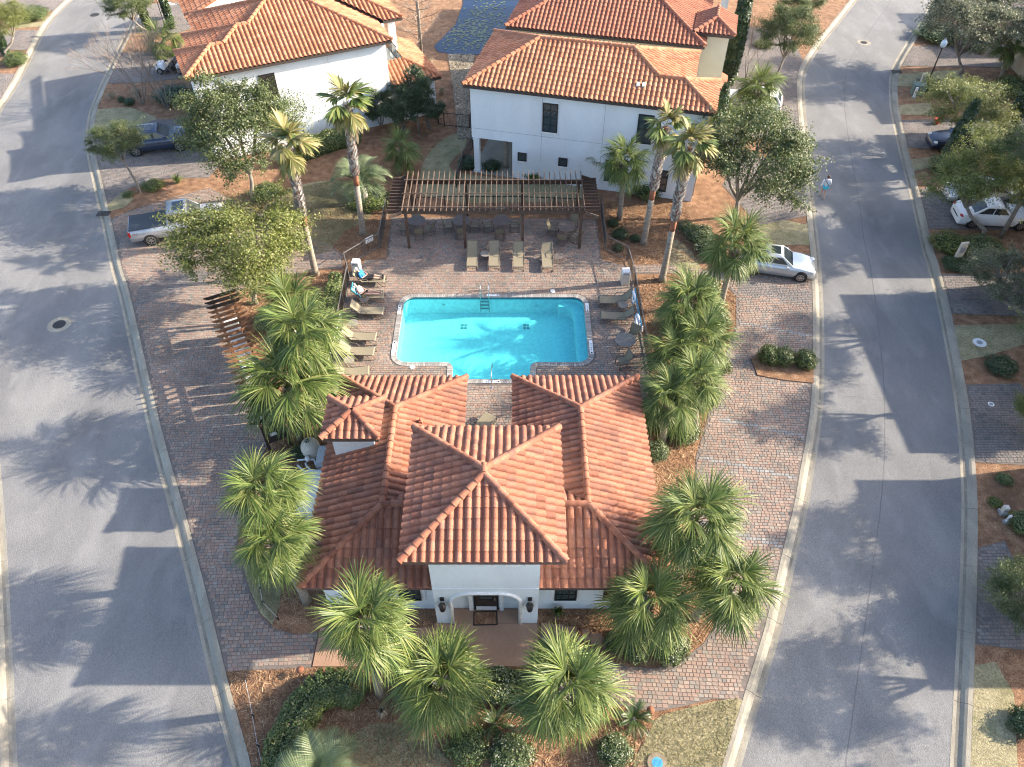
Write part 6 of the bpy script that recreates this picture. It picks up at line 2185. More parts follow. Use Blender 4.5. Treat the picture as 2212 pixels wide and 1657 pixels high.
def bin_(loc, label, rz=0.0, body='plastic_beige'):
    t_ = thing('trash_bin', label, 'bin', loc, rz, 'trash bins')
    bevel(MB().box((0, 0, .40), (.5, .5, .78), taper=.94).build('body', body, t_), .03)
    bevel(MB().box((0, 0, .90), (.5, .5, .2), taper=.9).build('hood', 'plastic_white', t_), .03)
    MB().box((0, -.24, .88), (.32, .04, .12)).build('flap', 'plastic_grey', t_)


bin_((*G(1349, 612), .035), 'beige bin with white hood beside the right fence', R(4))
bin_((*G(773, 592), .035), 'white bin behind the man by the left gate', R(-6), 'plastic_white')

# rescue gear on the fences
def ring(p, label, yaw, m_='ring_white', r_=.32):
    t_ = thing('life_ring', label, 'life ring', p, yaw, 'life rings')
    n_ = 20
    V, F = [], []
    MB().tube([(0, r_ * math.cos(2 * math.pi * k / n_), r_ * math.sin(2 * math.pi * k / n_)) for k in range(n_ + 1)], .075, 8, cap=False).build('ring', m_, t_, smooth=True)
    for a in (0, 90, 180, 270):
        MB().box((0, r_ * math.cos(R(a + 30)), r_ * math.sin(R(a + 30))), (.17, .09, .17), rx=R(a + 30)).build('band', 'rope_blue', t_)


f0, f1 = G3(1374, 590, FZ), G3(1409, 785, FZ)
fy = math.atan2(f1.y - f0.y, f1.x - f0.x) - R(90)
for px_, py_, lb in ((1370, 643, 'white life ring hung on the right fence behind the upper lounger'), (1379, 692, 'white life ring hung on the right fence near the pale ringed table')):
    p = G3(px_, py_, .72)
    ring((p.x - .05, p.y, .72), lb, fy + R(8))
p0, p1 = G3(1374, 622, .98), G3(1389, 705, .98)
rp = thing('rescue_rope', 'blue rope looped along the right fence between life rings', 'rope')
MB().tube([p0.lerp(p1, k / 8) + Vector((-.04, 0, -.12 * math.sin(math.pi * k / 8))) for k in range(9)], .022, 6).build('strand', 'rope_blue', rp)
MB().tube([p0.lerp(p1, k / 8) + Vector((-.07, 0, -.25 * math.sin(math.pi * k / 8))) for k in range(9)], .018, 6).build('strand', 'rope_blue', rp)
p = G3(1387, 708, .75)
fb = thing('rescue_float', 'white float bag hanging low on the right fence', 'float', (p.x - .05, p.y, .45))
MB().lathe([(.03, .5), (.1, .4), (.13, .1), (.06, 0)], 10).build('bag', 'ring_white', fb, smooth=True)
sp_ = thing('rescue_hook', 'long white rescue hook pole lying along the left fence', 'pole')
q0, q1 = G3(733, 690, 1.0), G3(703, 800, 1.0)
MB().tube([q0, q1], .022, 8).build('pole', 'plastic_white', sp_)
d = (q0 - q1).normalized()
MB().tube([q0 + d * (.22 - .22 * math.cos(a)) + Vector((0, 0, .2 * math.sin(a))) for a in np.arange(0, 5.6, .4)], .014, 6).build('hook', 'plastic_white', sp_)

# ------------------------------------------------------------------ people
def skin(name, J, E, m_, parent, extra=0.0, sub=2, root=None):
    names = list(J)
    me = bpy.data.meshes.new(name)
    me.from_pydata([J[k][:3] for k in names], [(names.index(a), names.index(b_)) for a, b_ in E], [])
    me.materials.append(MATS[m_])
    o = link(bpy.data.objects.new(name, me), parent)
    md = o.modifiers.new('skin', 'SKIN')
    md.use_smooth_shade = True
    sl = me.skin_vertices[0].data
    for i, k in enumerate(names):
        r_ = J[k][3] + extra
        rr = J[k][4] + extra if len(J[k]) > 4 else r_
        sl[i].radius = (r_, rr)
        sl[i].use_root = (k == (root or names[0]))
    s_ = o.modifiers.new('sub', 'SUBSURF')
    s_.levels = s_.render_levels = sub
    return o


BODY_E = [('pelvis', 'waist'), ('waist', 'chest'), ('chest', 'neck'), ('neck', 'chin'), ('chin', 'head'), ('head', 'crown')]
for s in 'lr':
    BODY_E += [('pelvis', s + 'hip'), (s + 'hip', s + 'knee'), (s + 'knee', s + 'ankle'), (s + 'ankle', s + 'toe'), ('chest', s + 'sho'), (s + 'sho', s + 'elb'), (s + 'elb', s + 'wri'), (s + 'wri', s + 'palm')]
    BODY_E += [(s + 'palm', s + 'f%d' % k) for k in range(4)] + [(s + 'wri', s + 'th')]


def person(label, loc, rz, J, clothes, hair, hairm, lie=False):
    t_ = thing('person', label, 'person', loc, rz)
    for s in 'lr':
        w_, e = Vector(J[s + 'wri'][:3]), Vector(J[s + 'elb'][:3])
        d = (w_ - e).normalized()
        sd_ = d.cross(Vector((0, 0, 1)))
        sd_ = sd_.normalized() if sd_.length > .1 else Vector((0, 1, 0))
        pm = w_ + d * .07
        J[s + 'palm'] = (*pm, .036, .022)
        for k in range(4):
            q = pm + d * (.075 + .012 * (1.5 - abs(k - 1.5))) + sd_ * (.02 * (k - 1.5)) - Vector((0, 0, .02))
            J[s + 'f%d' % k] = (*q, .009)
        th = w_ + d * .06 + sd_ * (.05 if s == 'l' else -.05)
        J[s + 'th'] = (*th, .011)
    skin('body', J, BODY_E, 'skin', t_, root='pelvis')
    for nm, m_, E, ex in clothes:
        ks = []
        for a, b_ in E:
            for q in (a, b_):
                if q not in ks:
                    ks.append(q)
        skin(nm, {k: J[k] for k in ks}, E, m_, t_, ex)
    h, c = Vector(J['head'][:3]), Vector(J['crown'][:3])
    ax = (c - h).normalized()
    g = MB().ball((0, 0, 0), (.098, .098, .115), 12, 8)
    o = g.build('hair', hairm, t_, smooth=True)
    o.location = h + ax * .045 + Vector(hair)
    fwd = Vector((0, 0, 1)) if lie else Vector((1, 0, 0))
    nn = h + fwd * .105 - ax * .01
    MB().ball(nn, (.018, .014, .02), 6, 5).build('nose', 'skin', t_, smooth=True)
    return t_


# walking away along the road edge, local x = forward
J = dict(pelvis=(0, 0, .88, .15, .12), waist=(.01, 0, 1.03, .125, .10), chest=(.03, 0, 1.24, .145, .11), neck=(.03, 0, 1.42, .052), chin=(.045, 0, 1.50, .062), head=(.05, 0, 1.57, .088, .08), crown=(.045, 0, 1.66, .06),
         lhip=(0, .09, .84, .092), lknee=(.14, .09, .47, .06), lankle=(.08, .085, .09, .038), ltoe=(.24, .09, .045, .036), rhip=(0, -.09, .84, .092), rknee=(-.03, -.09, .47, .06), rankle=(-.24, -.085, .13, .038), rtoe=(-.12, -.09, .05, .036),
         lsho=(.02, .19, 1.36, .062), lelb=(-.07, .25, 1.09, .045), lwri=(.03, .27, .87, .031), rsho=(.02, -.19, 1.36, .062), relb=(.02, -.26, 1.09, .045), rwri=(.14, -.24, .88, .031))
px_, py_ = G(1776, 424)
w1 = person('person in white top and aqua shorts walking along the right road edge', (px_, py_, -.095), R(78), J,
            [('top', 'cloth_white', [('pelvis', 'waist'), ('waist', 'chest'), ('chest', 'lsho'), ('lsho', 'lelb'), ('lelb', 'lwri'), ('chest', 'rsho'), ('rsho', 'relb'), ('relb', 'rwri')], .022), ('shorts', 'cloth_aqua', [('pelvis', 'lhip'), ('pelvis', 'rhip')], .03)], (-.03, 0, .0), 'hair_brown')
MB().tube([(.0, .2, 1.46), (-.13, .05, 1.3), (-.13, -.1, 1.1), (-.02, -.2, .95)], .02, 6).build('strap', 'cloth_black', w1)
for s in (-1, 1):
    MB().ball((.17 if s > 0 else -.17, .09 * s, .05 if s > 0 else .07), (.13, .055, .05), 8, 6).build('shoe', 'plastic_grey', w1)


def lying(shirt_r):
    """half-sitting on a lounger, local x towards the feet"""
    return dict(pelvis=(-.25, 0, .50, .14, .15), waist=(-.38, 0, .60, .13, .12), chest=(-.52, 0, .78, .15, .12), neck=(-.64, 0, .95, .055), chin=(-.67, 0, 1.02, .063), head=(-.70, 0, 1.07, .088), crown=(-.75, 0, 1.14, .06),
                lhip=(-.18, .10, .50, .095), lknee=(.28, .12, .56, .062), lankle=(.70, .10, .47, .04), ltoe=(.78, .12, .60, .035), rhip=(-.18, -.10, .50, .095), rknee=(.28, -.11, .55, .062), rankle=(.70, -.06, .46, .04), rtoe=(.79, -.07, .59, .035),
                lsho=(-.58, .2, .88, .062), lelb=(-.42, .3, .68, .046), lwri=(-.24, .14, .72, .032), rsho=(-.58, -.2, .88, .062), relb=(-.42, -.3, .68, .046), rwri=(-.24, -.12, .72, .032))


x, y = G(800, 603, .36)
m1 = person('person in blue shirt and black shorts lying on the top left lounger', (x, y, -.0), 0, lying(0),
            [('shirt', 'cloth_blue', [('pelvis', 'waist'), ('waist', 'chest'), ('chest', 'lsho'), ('lsho', 'lelb'), ('chest', 'rsho'), ('rsho', 'relb')], .025), ('shorts', 'cloth_black', [('pelvis', 'lhip'), ('lhip', 'lknee'), ('pelvis', 'rhip'), ('rhip', 'rknee')], .02)], (-.02, 0, .02), 'cloth_white', True)
for s in (-1, 1):
    MB().ball((.76, .1 * s if s > 0 else -.06, .53), (.06, .05, .12), 8, 6).build('shoe', 'cloth_black', m1)
x, y = G(797, 637, .36)
m2 = person('person in white top sunbathing with bare legs on a teal towel', (x, y, -.0), 0, lying(0),
            [('top', 'cloth_white', [('pelvis', 'waist'), ('waist', 'chest'), ('chest', 'lsho'), ('chest', 'rsho')], .02), ('shorts', 'cloth_black', [('pelvis', 'lhip'), ('pelvis', 'rhip')], .016)], (-.03, 0, .02), 'hair_grey', True)
tw_ = thing('beach_towel', 'teal patterned beach towel draped over the woman’s lounger back', 'towel', (x, y, 0))
ang = R(48)
V = []
for k in range(7):
    q = k / 6 * .95
    for s in (-.34, .34):
        V.append((-.33 - q * .78 * math.cos(ang) * 1 - .09, s, .47 + q * .80 * math.sin(ang) + .012 * math.sin(k * 2.1)))
MB().add(V, [(2 * k, 2 * k + 1, 2 * k + 3, 2 * k + 2) for k in range(6)]).build('cloth', 'cloth_teal', tw_)
g = MB()
for k in range(5):
    g.add([(V[2 * k + 2][0] + .008, s, V[2 * k + 2][2] + .012) for s in (-.3, .3)] + [(V[2 * k + 2][0] - .035, s, V[2 * k + 2][2] + .06) for s in (.3, -.3)], [(0, 1, 2, 3)])
g.build('stripes', 'cloth_white', tw_)


# ------------------------------------------------------------------ vehicles
def car(label, loc, rz, L_=4.6, W=1.82, Hc=1.46, paint='paint_silver', kind='sedan', name='parked_car', cat='car', wheel=.33, roofcol=None):
    t_ = thing(name, label, cat, loc, rz)
    hw_ = W / 2
    zb = .2 if kind == 'sedan' else .3
    belt = .92 if kind == 'sedan' else 1.12
    if kind == 'sedan':
        prof = [(-.5, .62, .80), (-.49, .86, .9), (-.44, belt + .03, .97), (-.33, belt + .06, 1), (-.1, belt, 1), (.16, belt - .01, 1), (.30, belt - .05, .98), (.42, .76, .93), (.48, .62, .84), (.5, .5, .74)]
        gh = dict(b=(-.36, .20), t=(-.17, .045), wb=.93, wr=.68)
    elif kind == 'suv':
        prof = [(-.5, .72, .86), (-.492, .98, .93), (-.47, belt, .97), (-.3, belt, 1), (.0, belt, 1), (.2, belt - .03, 1), (.34, belt - .1, .98), (.45, .92, .93), (.49, .72, .84), (.5, .55, .76)]
        gh = dict(b=(-.485, .22), t=(-.40, .06), wb=.94, wr=.74)
    else:
        prof = [(-.5, .9, .97), (-.498, 1.2, .98), (-.45, 1.2, 1), (-.1, 1.2, 1), (-.09, 1.2, 1), (.22, 1.2, 1), (.35, 1.16, .99), (.46, 1.06, .95), (.495, .85, .9), (.5, .6, .86)]
        gh = dict(b=(-.11, .235), t=(-.09, .11), wb=.95, wr=.78)
        belt = 1.2
        zb = .42
    V, F = [], []
    for f, zt_, wf in prof:
        x, w_ = f * L_, hw_ * wf
        zm = zb + (zt_ - zb) * .45
        half = [(w_ * .90, zb), (w_ * .985, zb + .12), (w_, zm), (w_ * .975, zt_ - .10), (w_ * .90, zt_ - .005), (w_ * .5, zt_ + .025)]
        ringp = [(-y, z) for y, z in half] + [(y, z) for y, z in half[::-1]]
        V += [(x, y, z) for y, z in ringp]
    k = 12
    for i in range(len(prof) - 1):
        for j in range(k - 1):
            F.append((i * k + j, i * k + j + 1, (i + 1) * k + j + 1, (i + 1) * k + j))
        F.append((i * k + k - 1, i * k, (i + 1) * k, (i + 1) * k + k - 1))
    F += [tuple(range(k))[::-1], tuple((len(prof) - 1) * k + j for j in range(k))]
    MB().add(V, F).build('body', paint, t_, smooth=True, angle=38)
    # greenhouse
    xb0, xb1, xt0, xt1 = gh['b'][0] * L_, gh['b'][1] * L_, gh['t'][0] * L_, gh['t'][1] * L_
    wb, wr, zt_ = hw_ * gh['wb'], hw_ * gh['wr'], Hc
    zbs = belt - .03
    A = [(xb0, -wb * .93, zbs), (xb1, -wb * .93, zbs), (xb1, wb * .93, zbs), (xb0, wb * .93, zbs)]
    T = [(xt0, -wr, zt_ - .06), (xt1, -wr, zt_ - .06), (xt1, wr, zt_ - .06), (xt0, wr, zt_ - .06)]
    U = [(xt0 + .16, -wr * .82, zt_), (xt1 - .16, -wr * .82, zt_), (xt1 - .16, wr * .82, zt_), (xt0 + .16, wr * .82, zt_)]
    MB().add(A + T + U, [(0, 1, 5, 4), (1, 2, 6, 5), (2, 3, 7, 6), (3, 0, 4, 7), (4, 5, 9, 8), (5, 6, 10, 9), (6, 7, 11, 10), (7, 4, 8, 11), (8, 9, 10, 11)]).build('cabin', roofcol or paint, t_, smooth=True, angle=25)

    def pane(a, b_, c, d_, u0, u1, v0, v1, nm):
        a, b_, c, d_ = map(Vector, (a, b_, c, d_))

        def at(u, v):
            return a.lerp(b_, u).lerp(d_.lerp(c, u), v)
        q = [at(u0, v0), at(u1, v0), at(u1, v1), at(u0, v1)]
        nr = (q[1] - q[0]).cross(q[3] - q[0]).normalized() * .008
        MB().add([p + nr for p in q], [(0, 1, 2, 3)]).build(nm, 'glass_dark', t_)
    pane(A[1], A[2], T[2], T[1], .07, .93, .08, .96, 'windscreen')
    pane(A[3], A[0], T[0], T[3], .09, .91, .25 if kind != 'sedan' else .12, .93, 'rear_window')
    cuts = ((.06, .44), (.47, .90)) if kind != 'suv' else ((.05, .30), (.33, .60), (.63, .92))
    for u0, u1 in cuts:
        pane(A[0], A[1], T[1], T[0], u0, u1, .22, .9, 'side_window')
        pane(A[2], A[3], T[3], T[2], 1 - u1, 1 - u0, .22, .9, 'side_window')
    if kind == 'suv' or kind == 'pickup':
        MB().box(((xt0 + xt1) / 2 + .1, 0, zt_ + .006), ((xt1 - xt0) * .55, wr * 1.25, .012)).build('sunroof', 'glass_dark', t_)
    elif 'sunroof' in label:
        MB().box(((xt0 + xt1) / 2 + .05, 0, zt_ + .006), (.55, wr * 1.2, .012)).build('sunroof', 'glass_dark', t_)
    for fx in (-.31, .315):
        for s in (-1, 1):
            wo = bpy.data.objects.new('wheel', None)
            link(wo, t_)
            wo.location = (fx * L_, s * (hw_ - .09), wheel)
            ay = [(0, -s * .13, 0), (0, s * .105, 0)]
            MB().tube([(0, -s * .14, 0), (0, s * .07, 0)], wheel + .07, 18).build('arch', 'black', wo)
            MB().tube([(0, -.12, 0), (0, .12, 0)], wheel, 20).build('tyre', 'rubber', wo)
            rm = MB().tube([(0, s * .10, 0), (0, s * .124, 0)], wheel * .66, 18)
            rm.build('rim_well', 'black', wo)
            sp__ = MB().tube([(0, s * .115, 0), (0, s * .135, 0)], wheel * .16, 10)
            for q in range(7):
                a = q * 6.283 / 7
                sp__.bar((0, s * .128, 0), (wheel * .64 * math.cos(a), s * .128, wheel * .64 * math.sin(a)), .05, .012, up=(0, 1, 0))
            for q in range(18):
                a0, a1 = q * 6.283 / 18, (q + 1) * 6.283 / 18
                sp__.bar((wheel * .63 * math.cos(a0), s * .126, wheel * .63 * math.sin(a0)), (wheel * .63 * math.cos(a1), s * .126, wheel * .63 * math.sin(a1)), .035, .02, up=(0, 1, 0))
            sp__.build('rim', 'rim', wo)
    for s in (-1, 1):
        zl = .68 if kind == 'sedan' else .85
        MB().ball((L_ * .455, s * hw_ * .70, zl), (.17, .17, .07), 10, 6).build('headlight', 'lamp_clear', t_)
        if kind == 'pickup':
            MB().box((-L_ * .492, s * hw_ * .9, .98), (.14, .16, .36)).build('taillight', 'lamp_red', t_)
        else:
            MB().ball((-L_ * .478, s * hw_ * .72, zl + .12), (.10, .2, .09), 10, 6).build('taillight', 'lamp_red', t_)
        MB().box((xb1 - .35, s * (hw_ + .06), belt + .02), (.14, .16, .11)).build('mirror', paint, t_)
        for fx in ((-.13, .06) if kind != 'pickup' else (.02, .14)):
            MB().box((fx * L_, s * (hw_ * .985 + .006), belt - .14), (.16, .03, .03)).build('door_handle', paint, t_)
    MB().box((L_ * .492, 0, .42 if kind == 'sedan' else .58), (.06, W * .5, .16)).build('grille', 'black', t_)
    MB().box((-L_ * .5, 0, .55 if kind != 'pickup' else .62), (.05, W * .5, .06)).build('rear_bumper', 'black' if kind != 'pickup' else 'steel', t_)
    return t_


def road_xy(px_, py_, z=.035):
    return (*G(px_, py_, .6), z)


car('dark blue hatchback parked on the left drive behind the small oak', road_xy(340, 303), R(14), 4.75, 1.95, 1.62, 'paint_blue', 'suv', wheel=.38)
pk = car('silver pickup truck with black bed cover under the yellow-green oak', road_xy(392, 484), R(17), 6.1, 2.03, 1.95, 'paint_pickup', 'pickup', 'pickup_truck', 'truck', .42)
bevel(MB().box((-6.1 * .307, 0, 1.225), (2.25, 1.74, .05)).build('bed_cover', 'bed_cover', pk), .02)
tx_ = text('FX4', .17, (-6.1 * .44, -1.012, 1.02), 0, 'red_paint', pk, 'badge', R(90))
car('silver sedan with a sunroof parked by the right road kerb', road_xy(1678, 566), R(-13), 4.55, 1.82, 1.46, 'paint_silver', 'sedan')
car('white pickup-sized wagon parked behind the right road palm', road_xy(1618, 222), R(162), 4.95, 1.95, 1.72, 'paint_white', 'suv', wheel=.38)
car('dark navy sedan facing the right road under the trees', road_xy(2078, 302), R(178), 4.7, 1.82, 1.45, 'paint_navy', 'sedan')
car('white sedan parked under the light green oak at right', road_xy(2146, 462), R(-5), 4.8, 1.86, 1.48, 'paint_white', 'sedan')
car('silver sedan half hidden behind the white sedan', road_xy(2120, 414), R(176), 4.6, 1.82, 1.46, 'paint_silver', 'sedan')


def golf_cart(label, loc, rz, covered=None):
    t_ = thing('golf_cart', label, 'golf cart', loc, rz)
    if covered:
        MB().add([(-1.2, -.62, .05), (1.15, -.62, .05), (1.15, .62, .05), (-1.2, .62, .05), (-1.05, -.58, 1.75), (.75, -.58, 1.75), (.75, .58, 1.75), (-1.05, .58, 1.75)],
                 [(0, 1, 5, 4), (1, 2, 6, 5), (2, 3, 7, 6), (3, 0, 4, 7), (4, 5, 6, 7)]).build('cover', covered, t_)
        MB().box((-.15, 0, 1.79), (1.95, 1.25, .06)).build('roof', 'plastic_white' if covered != 'black' else 'black', t_)
        return t_
    bevel(MB().box((.75, 0, .55), (.8, 1.1, .45), taper=.8).build('front_cowl', 'plastic_white', t_), .06)
    MB().box((-.1, 0, .3), (2.3, 1.1, .12)).build('chassis', 'black', t_)
    bevel(MB().box((-.25, 0, .62), (.55, 1.05, .3)).build('seat', 'black', t_), .05)
    MB().box((-.5, 0, .95), (.12, 1.05, .45), ry=R(-12)).build('seat_back', 'black', t_)
    bevel(MB().box((-.9, 0, .6), (.55, 1.1, .4)).build('rear_body', 'plastic_white', t_), .06)
    MB().tube([(.45, .25, .75), (.2, .25, 1.0)], .02, 6).lathe([(.17, 0), (.17, .025), (.14, .025), (.14, 0)], 12, (.18, .25, 1.0)).build('steering_wheel', 'black', t_)
    for fx in (-.8, .8):
        for s in (-1, 1):
            wh = MB().tube([(fx, s * .42, .26), (fx, s * .6, .26)], .26, 16)
            wo = wh.build('wheel', 'rubber', t_)
            MB().tube([(fx, s * .6, .26), (fx, s * .615, .26)], .16, 14).build('rim', 'rim', wo)
    return t_


golf_cart('white open golf cart parked by the left house garage', road_xy(368, 140), R(180))
golf_cart('golf cart under a dark navy cover beside the cream house', road_xy(1553, 152), R(0), 'cloth_black')
aw = thing('market_awning', 'black and white striped awning sheet beside the left house', 'awning', road_xy(388, 30))
for k in range(8):
    V = []
    for q in range(7):
        xx = -1.4 + q * .48
        V += [(xx, -.9 + k * .24, 2.2 - .5 * math.sin(math.pi * q / 6) - .09 * k), (xx, -.9 + (k + .93) * .24, 2.2 - .5 * math.sin(math.pi * q / 6) - .09 * (k + .93))]
    MB().add(V, [(2 * q, 2 * q + 1, 2 * q + 3, 2 * q + 2) for q in range(6)]).build('stripe', 'black' if k % 3 else 'plastic_white', aw)
for s in (-1.35, 1.4):
    MB().tube([(s, -.9, 0), (s, -.9, 2.3)], .03, 6).build('pole', 'black', aw)

# ------------------------------------------------------------------ mailbox shelter along the left forecourt
A, B = Vector((*G(478, 640, 2.2), 0)), Vector((*G(584, 906, 2.2), 0))
dv = (B - A)
ML = dv.length
rz = math.atan2(dv.y, dv.x)
ms = thing('mailbox_shelter', 'long brown slatted timber shelter over the mailboxes on the left forecourt', 'shelter', (A.x, A.y, 0), rz)
NRF = 25
for k in range(NRF):
    x = ML * k / (NRF - 1)
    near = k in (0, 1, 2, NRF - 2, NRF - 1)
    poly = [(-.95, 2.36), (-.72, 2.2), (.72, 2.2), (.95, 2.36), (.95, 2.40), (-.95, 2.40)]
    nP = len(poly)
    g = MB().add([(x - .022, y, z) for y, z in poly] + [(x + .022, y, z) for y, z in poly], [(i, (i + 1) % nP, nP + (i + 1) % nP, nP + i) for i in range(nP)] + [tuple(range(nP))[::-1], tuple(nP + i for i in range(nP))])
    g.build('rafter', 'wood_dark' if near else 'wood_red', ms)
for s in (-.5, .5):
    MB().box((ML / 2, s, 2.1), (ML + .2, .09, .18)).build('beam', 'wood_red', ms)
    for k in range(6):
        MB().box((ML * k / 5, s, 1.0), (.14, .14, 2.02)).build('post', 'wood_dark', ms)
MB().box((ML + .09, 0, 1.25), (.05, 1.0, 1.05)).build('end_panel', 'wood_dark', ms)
MB().box((ML + .12, -.1, 1.3), (.012, .3, .22)).build('notice', 'plastic_white', ms)
for k in range(11):
    t_ = k / 10
    p = A + dv * (.13 + .8 * t_)
    mbx = thing('mailbox_unit', 'white cluster mailbox in shelter, number %s from the far end' % ('one two three four five six seven eight nine ten eleven'.split()[k]), 'mailbox', (p.x, p.y, .03), rz, 'cluster mailboxes')
    MB().box((0, 0, .28), (.2, .2, .5)).build('pedestal', 'plastic_grey', mbx)
    bevel(MB().box((0, 0, 1.02), (.44, .72, 1.0)).build('cabinet', 'plastic_white', mbx), .02)
    MB().box((.225, 0, 1.02), (.01, .66, .9)).build('doors', 'plastic_grey', mbx)

# ------------------------------------------------------------------ pool plant beside the clubhouse
x, y = G(671, 968, .5)
tk = thing('filter_tank', 'round beige pool filter tank with a black emblem', 'tank', (x, y, 0))
MB().lathe([(.30, 0), (.40, .08), (.45, .25), (.46, .55), (.44, .72), (.36, .92), (.22, 1.04), (.08, 1.08)], 24).build('vessel', 'plastic_beige', tk, smooth=True)
MB().lathe([(.465, 0), (.465, .03)], 24, (0, 0, .52)).build('band', 'plastic_grey', tk)
em = obj('emblem', MB().lathe([(.12, 0), (.12, .008)], 20).mesh('emblem', 'ink'), tk, (-.06, -.02, 1.082))
text('N', .17, (0, 0, .01), R(-20), 'plastic_white', em, 'emblem_mark')
pi_ = thing('pool_pipes', 'white plastic pool pipes and valve beside the filter tank', 'pipes', (x, y, 0))
MB().tube([(-.55, -.62, .35), (-.1, -.6, .4), (.25, -.62, .4), (.4, -.9, .15)], .045, 8).build('pipe', 'pipe_grey', pi_, smooth=True)
MB().lathe([(.1, 0), (.13, .1), (.1, .22), (.05, .26)], 12, (-.05, -.62, .35)).build('valve', 'plastic_white', pi_)
MB().tube([(-.15, -.72, .3), (-.1, -.85, .22), (.65, -1.6, .2)], .05, 8).build('pipe', 'pipe_grey', pi_, smooth=True)
MB().tube([(-.55, -.8, .2), (.45, -1.65, .16)], .05, 8).build('pipe', 'pipe_grey', pi_, smooth=True)
x, y = G(700, 982, .8)
hx_ = thing('pool_heater', 'slim pale grey heater box between tank and clubhouse roof', 'heater', (x - .12, y, 0))
bevel(MB().box((0, 0, .45), (.38, .95, .9)).build('cabinet', 'pipe_grey', hx_), .03)
MB().box((0, -.482, .3), (.3, .02, .3)).build('grille', 'plastic_grey', hx_)
x, y = G(680, 1058, 1.4)
eb = thing('equipment_cover', 'large pale equipment enclosure against the clubhouse left wall', 'enclosure', (x + .05, y, 0))
bevel(MB().box((0, 0, .7), (1.55, 2.3, 1.35)).build('housing', 'plastic_white', eb), .04)
MB().box((0, -1.2, .62), (1.4, .12, 1.2)).build('end_panel', 'pipe_grey', eb)

# ------------------------------------------------------------------ street furniture and small ground fittings
x, y = G(1996, 199)
z, _ = lift((x, y), 2038, 92)
sl_ = thing('street_lamp', 'black street lamp with a clear acorn globe by the right road', 'street lamp', (x, y, 0))
MB().lathe([(.2, 0), (.2, .3), (.11, .5), (.08, .8), (.06, 1.0)], 12).build('base', 'black', sl_)
MB().tube([(0, 0, .9), (0, 0, z - .4)], [.06, .045], 10).build('pole', 'black', sl_)
MB().lathe([(.09, 0), (.14, .06), (.1, .1)], 12, (0, 0, z - .45)).build('collar', 'black', sl_)
MB().lathe([(.11, 0), (.22, .15), (.24, .35), (.16, .55), (.1, .6)], 14, (0, 0, z - .36)).build('globe', 'lamp_globe', sl_, smooth=True)
MB().lathe([(.11, 0), (.09, .06), (.03, .09), (.02, .18)], 12, (0, 0, z + .24)).build('finial', 'plastic_grey', sl_)
x, y = G(1980, 203)
ub = thing('utility_box', 'green utility cabinet at the foot of the street lamp', 'utility box', (x, y, 0), R(-10))
bevel(MB().box((0, 0, .4), (.95, .75, .8)).build('cabinet', 'utility_green', ub), .03)
MB().box((0, 0, .83), (1.0, .8, .06)).build('lid', 'utility_green', ub)


def marker_post(px_, py_, h, wd, label, m_='plastic_beige', dp=.16):
    x, y = G(px_, py_)
    t_ = thing('utility_post', label, 'post', (x, y, 0), R(random.uniform(-15, 15)), 'utility posts')
    bevel(MB().box((0, 0, h / 2), (wd, dp, h)).build('body', m_, t_), .03)
    MB().box((0, -dp / 2 - .004, h * .62), (wd * .7, .008, h * .3)).build('plate', 'plastic_grey', t_)
    MB().box((0, 0, .06), (wd + .1, dp + .1, .12)).build('foot', 'plastic_grey', t_)


marker_post(1988, 187, 1.15, .42, 'tan utility pedestal behind the green cabinet')
marker_post(1973, 212, .9, .18, 'thin pale marker post in front of the green cabinet', 'plastic_white')
marker_post(2066, 562, 1.35, .5, 'tan ribbed utility pedestal in the juniper bed')
marker_post(2165, 1108, .5, .24, 'short tan bollard in the right mulch bed', 'plastic_beige', .24)
marker_post(2172, 1128, .55, .14, 'white and orange marker stake in the right mulch bed', 'plastic_white', .1)


def cover(px_, py_, r_, label, ringr=None, z=-.096, m_='iron', rm='concrete', name='manhole_cover'):
    x, y = G(px_, py_, z)
    t_ = thing(name, label, 'manhole', (x, y, z))
    if ringr:
        MB().lathe([(ringr, 0), (ringr, .006)], 28).build('collar', rm, t_)
    g = MB().lathe([(r_, .004), (r_, .012)], 24)
    g.build('lid', m_, t_)
    g = MB()
    for k in range(-3, 4):
        g.box((k * r_ * .22, 0, .014), (r_ * .1, r_ * 1.2 * math.sqrt(1 - (k * .22) ** 2), .006))
    g.build('ribs', m_, t_)


cover(128, 701, .36, 'iron manhole cover with concrete collar on the left road', .66)
cover(1866, 92, .3, 'iron manhole cover with pale collar on the right road', .62)
cover(246 - 41, 32, .42, 'dark iron manhole cover at the top of the left road')
cover(2116, 740, .16, 'white ringed utility lid in the right lawn', .36, .03, 'plastic_grey', 'plastic_white', 'utility_cover')
cover(2141, 873, .1, 'small white lid on the right driveway', .16, .04, 'plastic_grey', 'plastic_white', 'utility_cover')
cover(1420, 1648, .2, 'round blue lid in a grey collar on the corner lawn', .36, .085, 'rope_blue', 'gravel_bed', 'utility_cover')
cover(2008, 407, .14, 'small pale cleanout lid in the bed by the vine column', .2, .03, 'plastic_grey', 'plastic_white', 'utility_cover')
for px_, py_, lb in ((218, 462, 'dark drain grate in the left road kerb'), (1930, 155, 'dark drain grate in the right road kerb')):
    x, y = G(px_ + 6, py_)
    t_ = thing('drain_grate', lb, 'grate', (x, y, .034))
    for k in range(7):
        MB().box((0, -.24 + k * .08, .004), (.85, .05, .012)).build('bar', 'iron', t_)
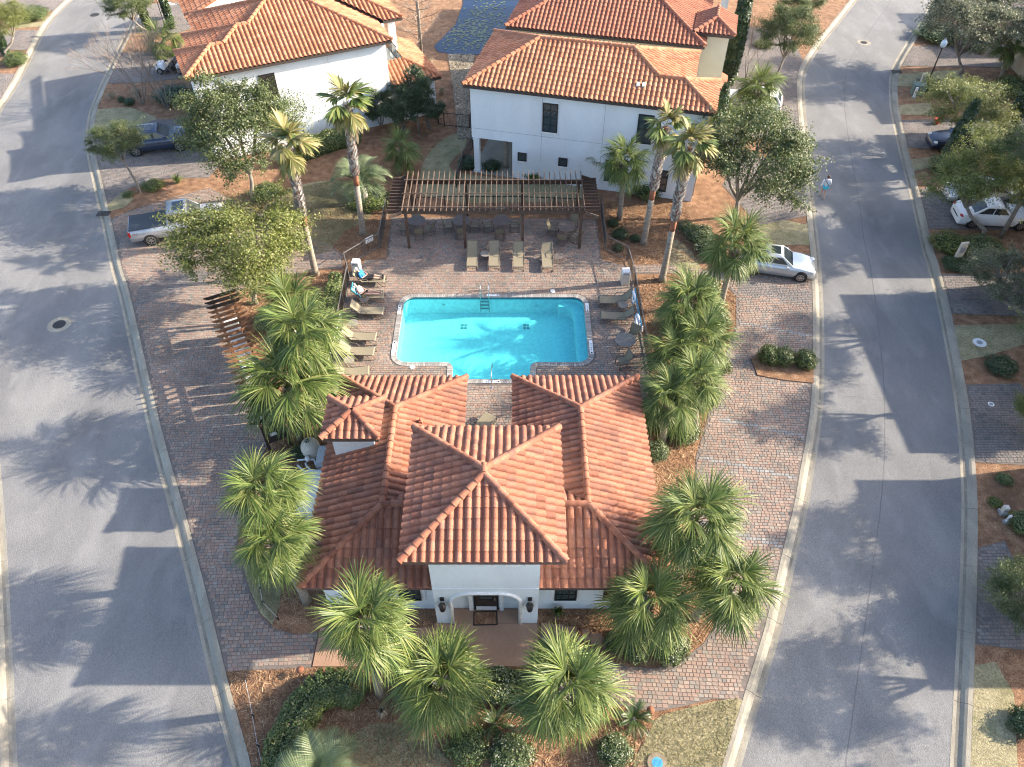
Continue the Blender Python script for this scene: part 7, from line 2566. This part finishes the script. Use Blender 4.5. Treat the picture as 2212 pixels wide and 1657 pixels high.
for px_, py_, lb in ((648, 1446, 'copper mushroom path light at the left end of the entrance slab'), (1252, 1366, 'copper mushroom path light right of the entrance in the straw'), (1406, 1533, 'pale mushroom path light at the corner lawn')):
    x, y = G(px_, py_, .4)
    t_ = thing('path_light', lb, 'lamp', (x, y, 0), 0, 'path lights')
    MB().tube([(0, 0, 0), (0, 0, .4)], .018, 6).build('stem', 'bark_red', t_)
    MB().lathe([(.15, 0), (.13, .03), (.03, .09)], 14, (0, 0, .38)).build('cap', 'bark_red', t_, smooth=True)
for nm, pts, lb in (('string_line', [(530, 1468), (545, 1545), (556, 1610), (575, 1690)], 'white string line on short stakes along the front bed by the kerb'), ('string_line', [(556, 1238), (562, 1270), (566, 1300), (600, 1335)], 'white string line on dark stakes across the side lawn')):
    P = [G3(a, b_, .18) for a, b_ in pts]
    t_ = thing(nm, lb, 'string')
    MB().tube(P, .006, 5).build('string', 'plastic_white', t_)
    for p in P:
        MB().box((p.x, p.y, .1), (.05, .05, .24)).build('stake', 'black', t_)
dead = [WASHD[1], SABAL[4][1][0]]
fme = fan_frond(5, 990, 'frond_dead', n=10, petiole=.45, spread=40, width=.04, droop=.2)
for k, (px_, py_, lb) in enumerate(((622, 1302, 'fallen dead palm leaf in the mulch left of the clubhouse'), (676, 1385, 'fallen dead palm leaf at the edge of the left forecourt'), (690, 1565, 'fallen dead palm leaf in the front bed'), (850, 455, 'fallen dead palm leaf beside the pool gate'), (1120, 1600, 'fallen dead palm leaf below the front palms'))):
    o = obj('fallen_palm_leaf', fme, None, (*G(px_, py_), .05), (0, 0, k * 2.1), .45)
    tag(o, lb, 'leaf', 'fallen palm leaves')
pot = thing('flower_pot', 'red flower pot beside the navy car', 'pot', (*G(2022, 268), 0))
MB().lathe([(.16, 0), (.24, .4), (.26, .42), (.2, .42)], 14).build('pot', 'red_paint', pot)

# street-side houses beyond the right picture edge
for a in ((33.0, 44, 25.0, 36.9, 6.4, 'tan house beyond the right edge opposite the pool'), (35.2, 46, 38.4, 46.6, 6.4, 'tan house beyond the right edge by the white sedan'), (41.2, 52, 48.2, 55.4, 6.5, 'tan house at the upper right edge by the navy car'),
          (42.2, 54, 57.0, 66.0, 6.5, 'tan house at the upper right edge behind the street lamp'), (50.5, 60, 68.0, 78.0, 6.5, 'tan house at the top right corner'), (29.8, 40, 13.4, 23.4, 6.4, 'tan house beyond the lower right edge'), (29.0, 40, 2.0, 10.2, 6.4, 'tan house beyond the bottom right corner')):
    h = shade_house('street_house', a[5], a[0], a[1], a[2], a[3], a[4])
    for q in (0.2, .8):
        yy = a[2] + (a[3] - a[2]) * q
        MB().box((a[0] - .2, yy, a[4] / 2), (.4, .4, a[4])).build('porch_column', 'stucco_tan', h)
    for q in (.3, .7):
        window(h, (a[0] + .5, a[2] + (a[3] - a[2]) * q, 4.4), 1.0, 1.6, R(-90), 2, 3)
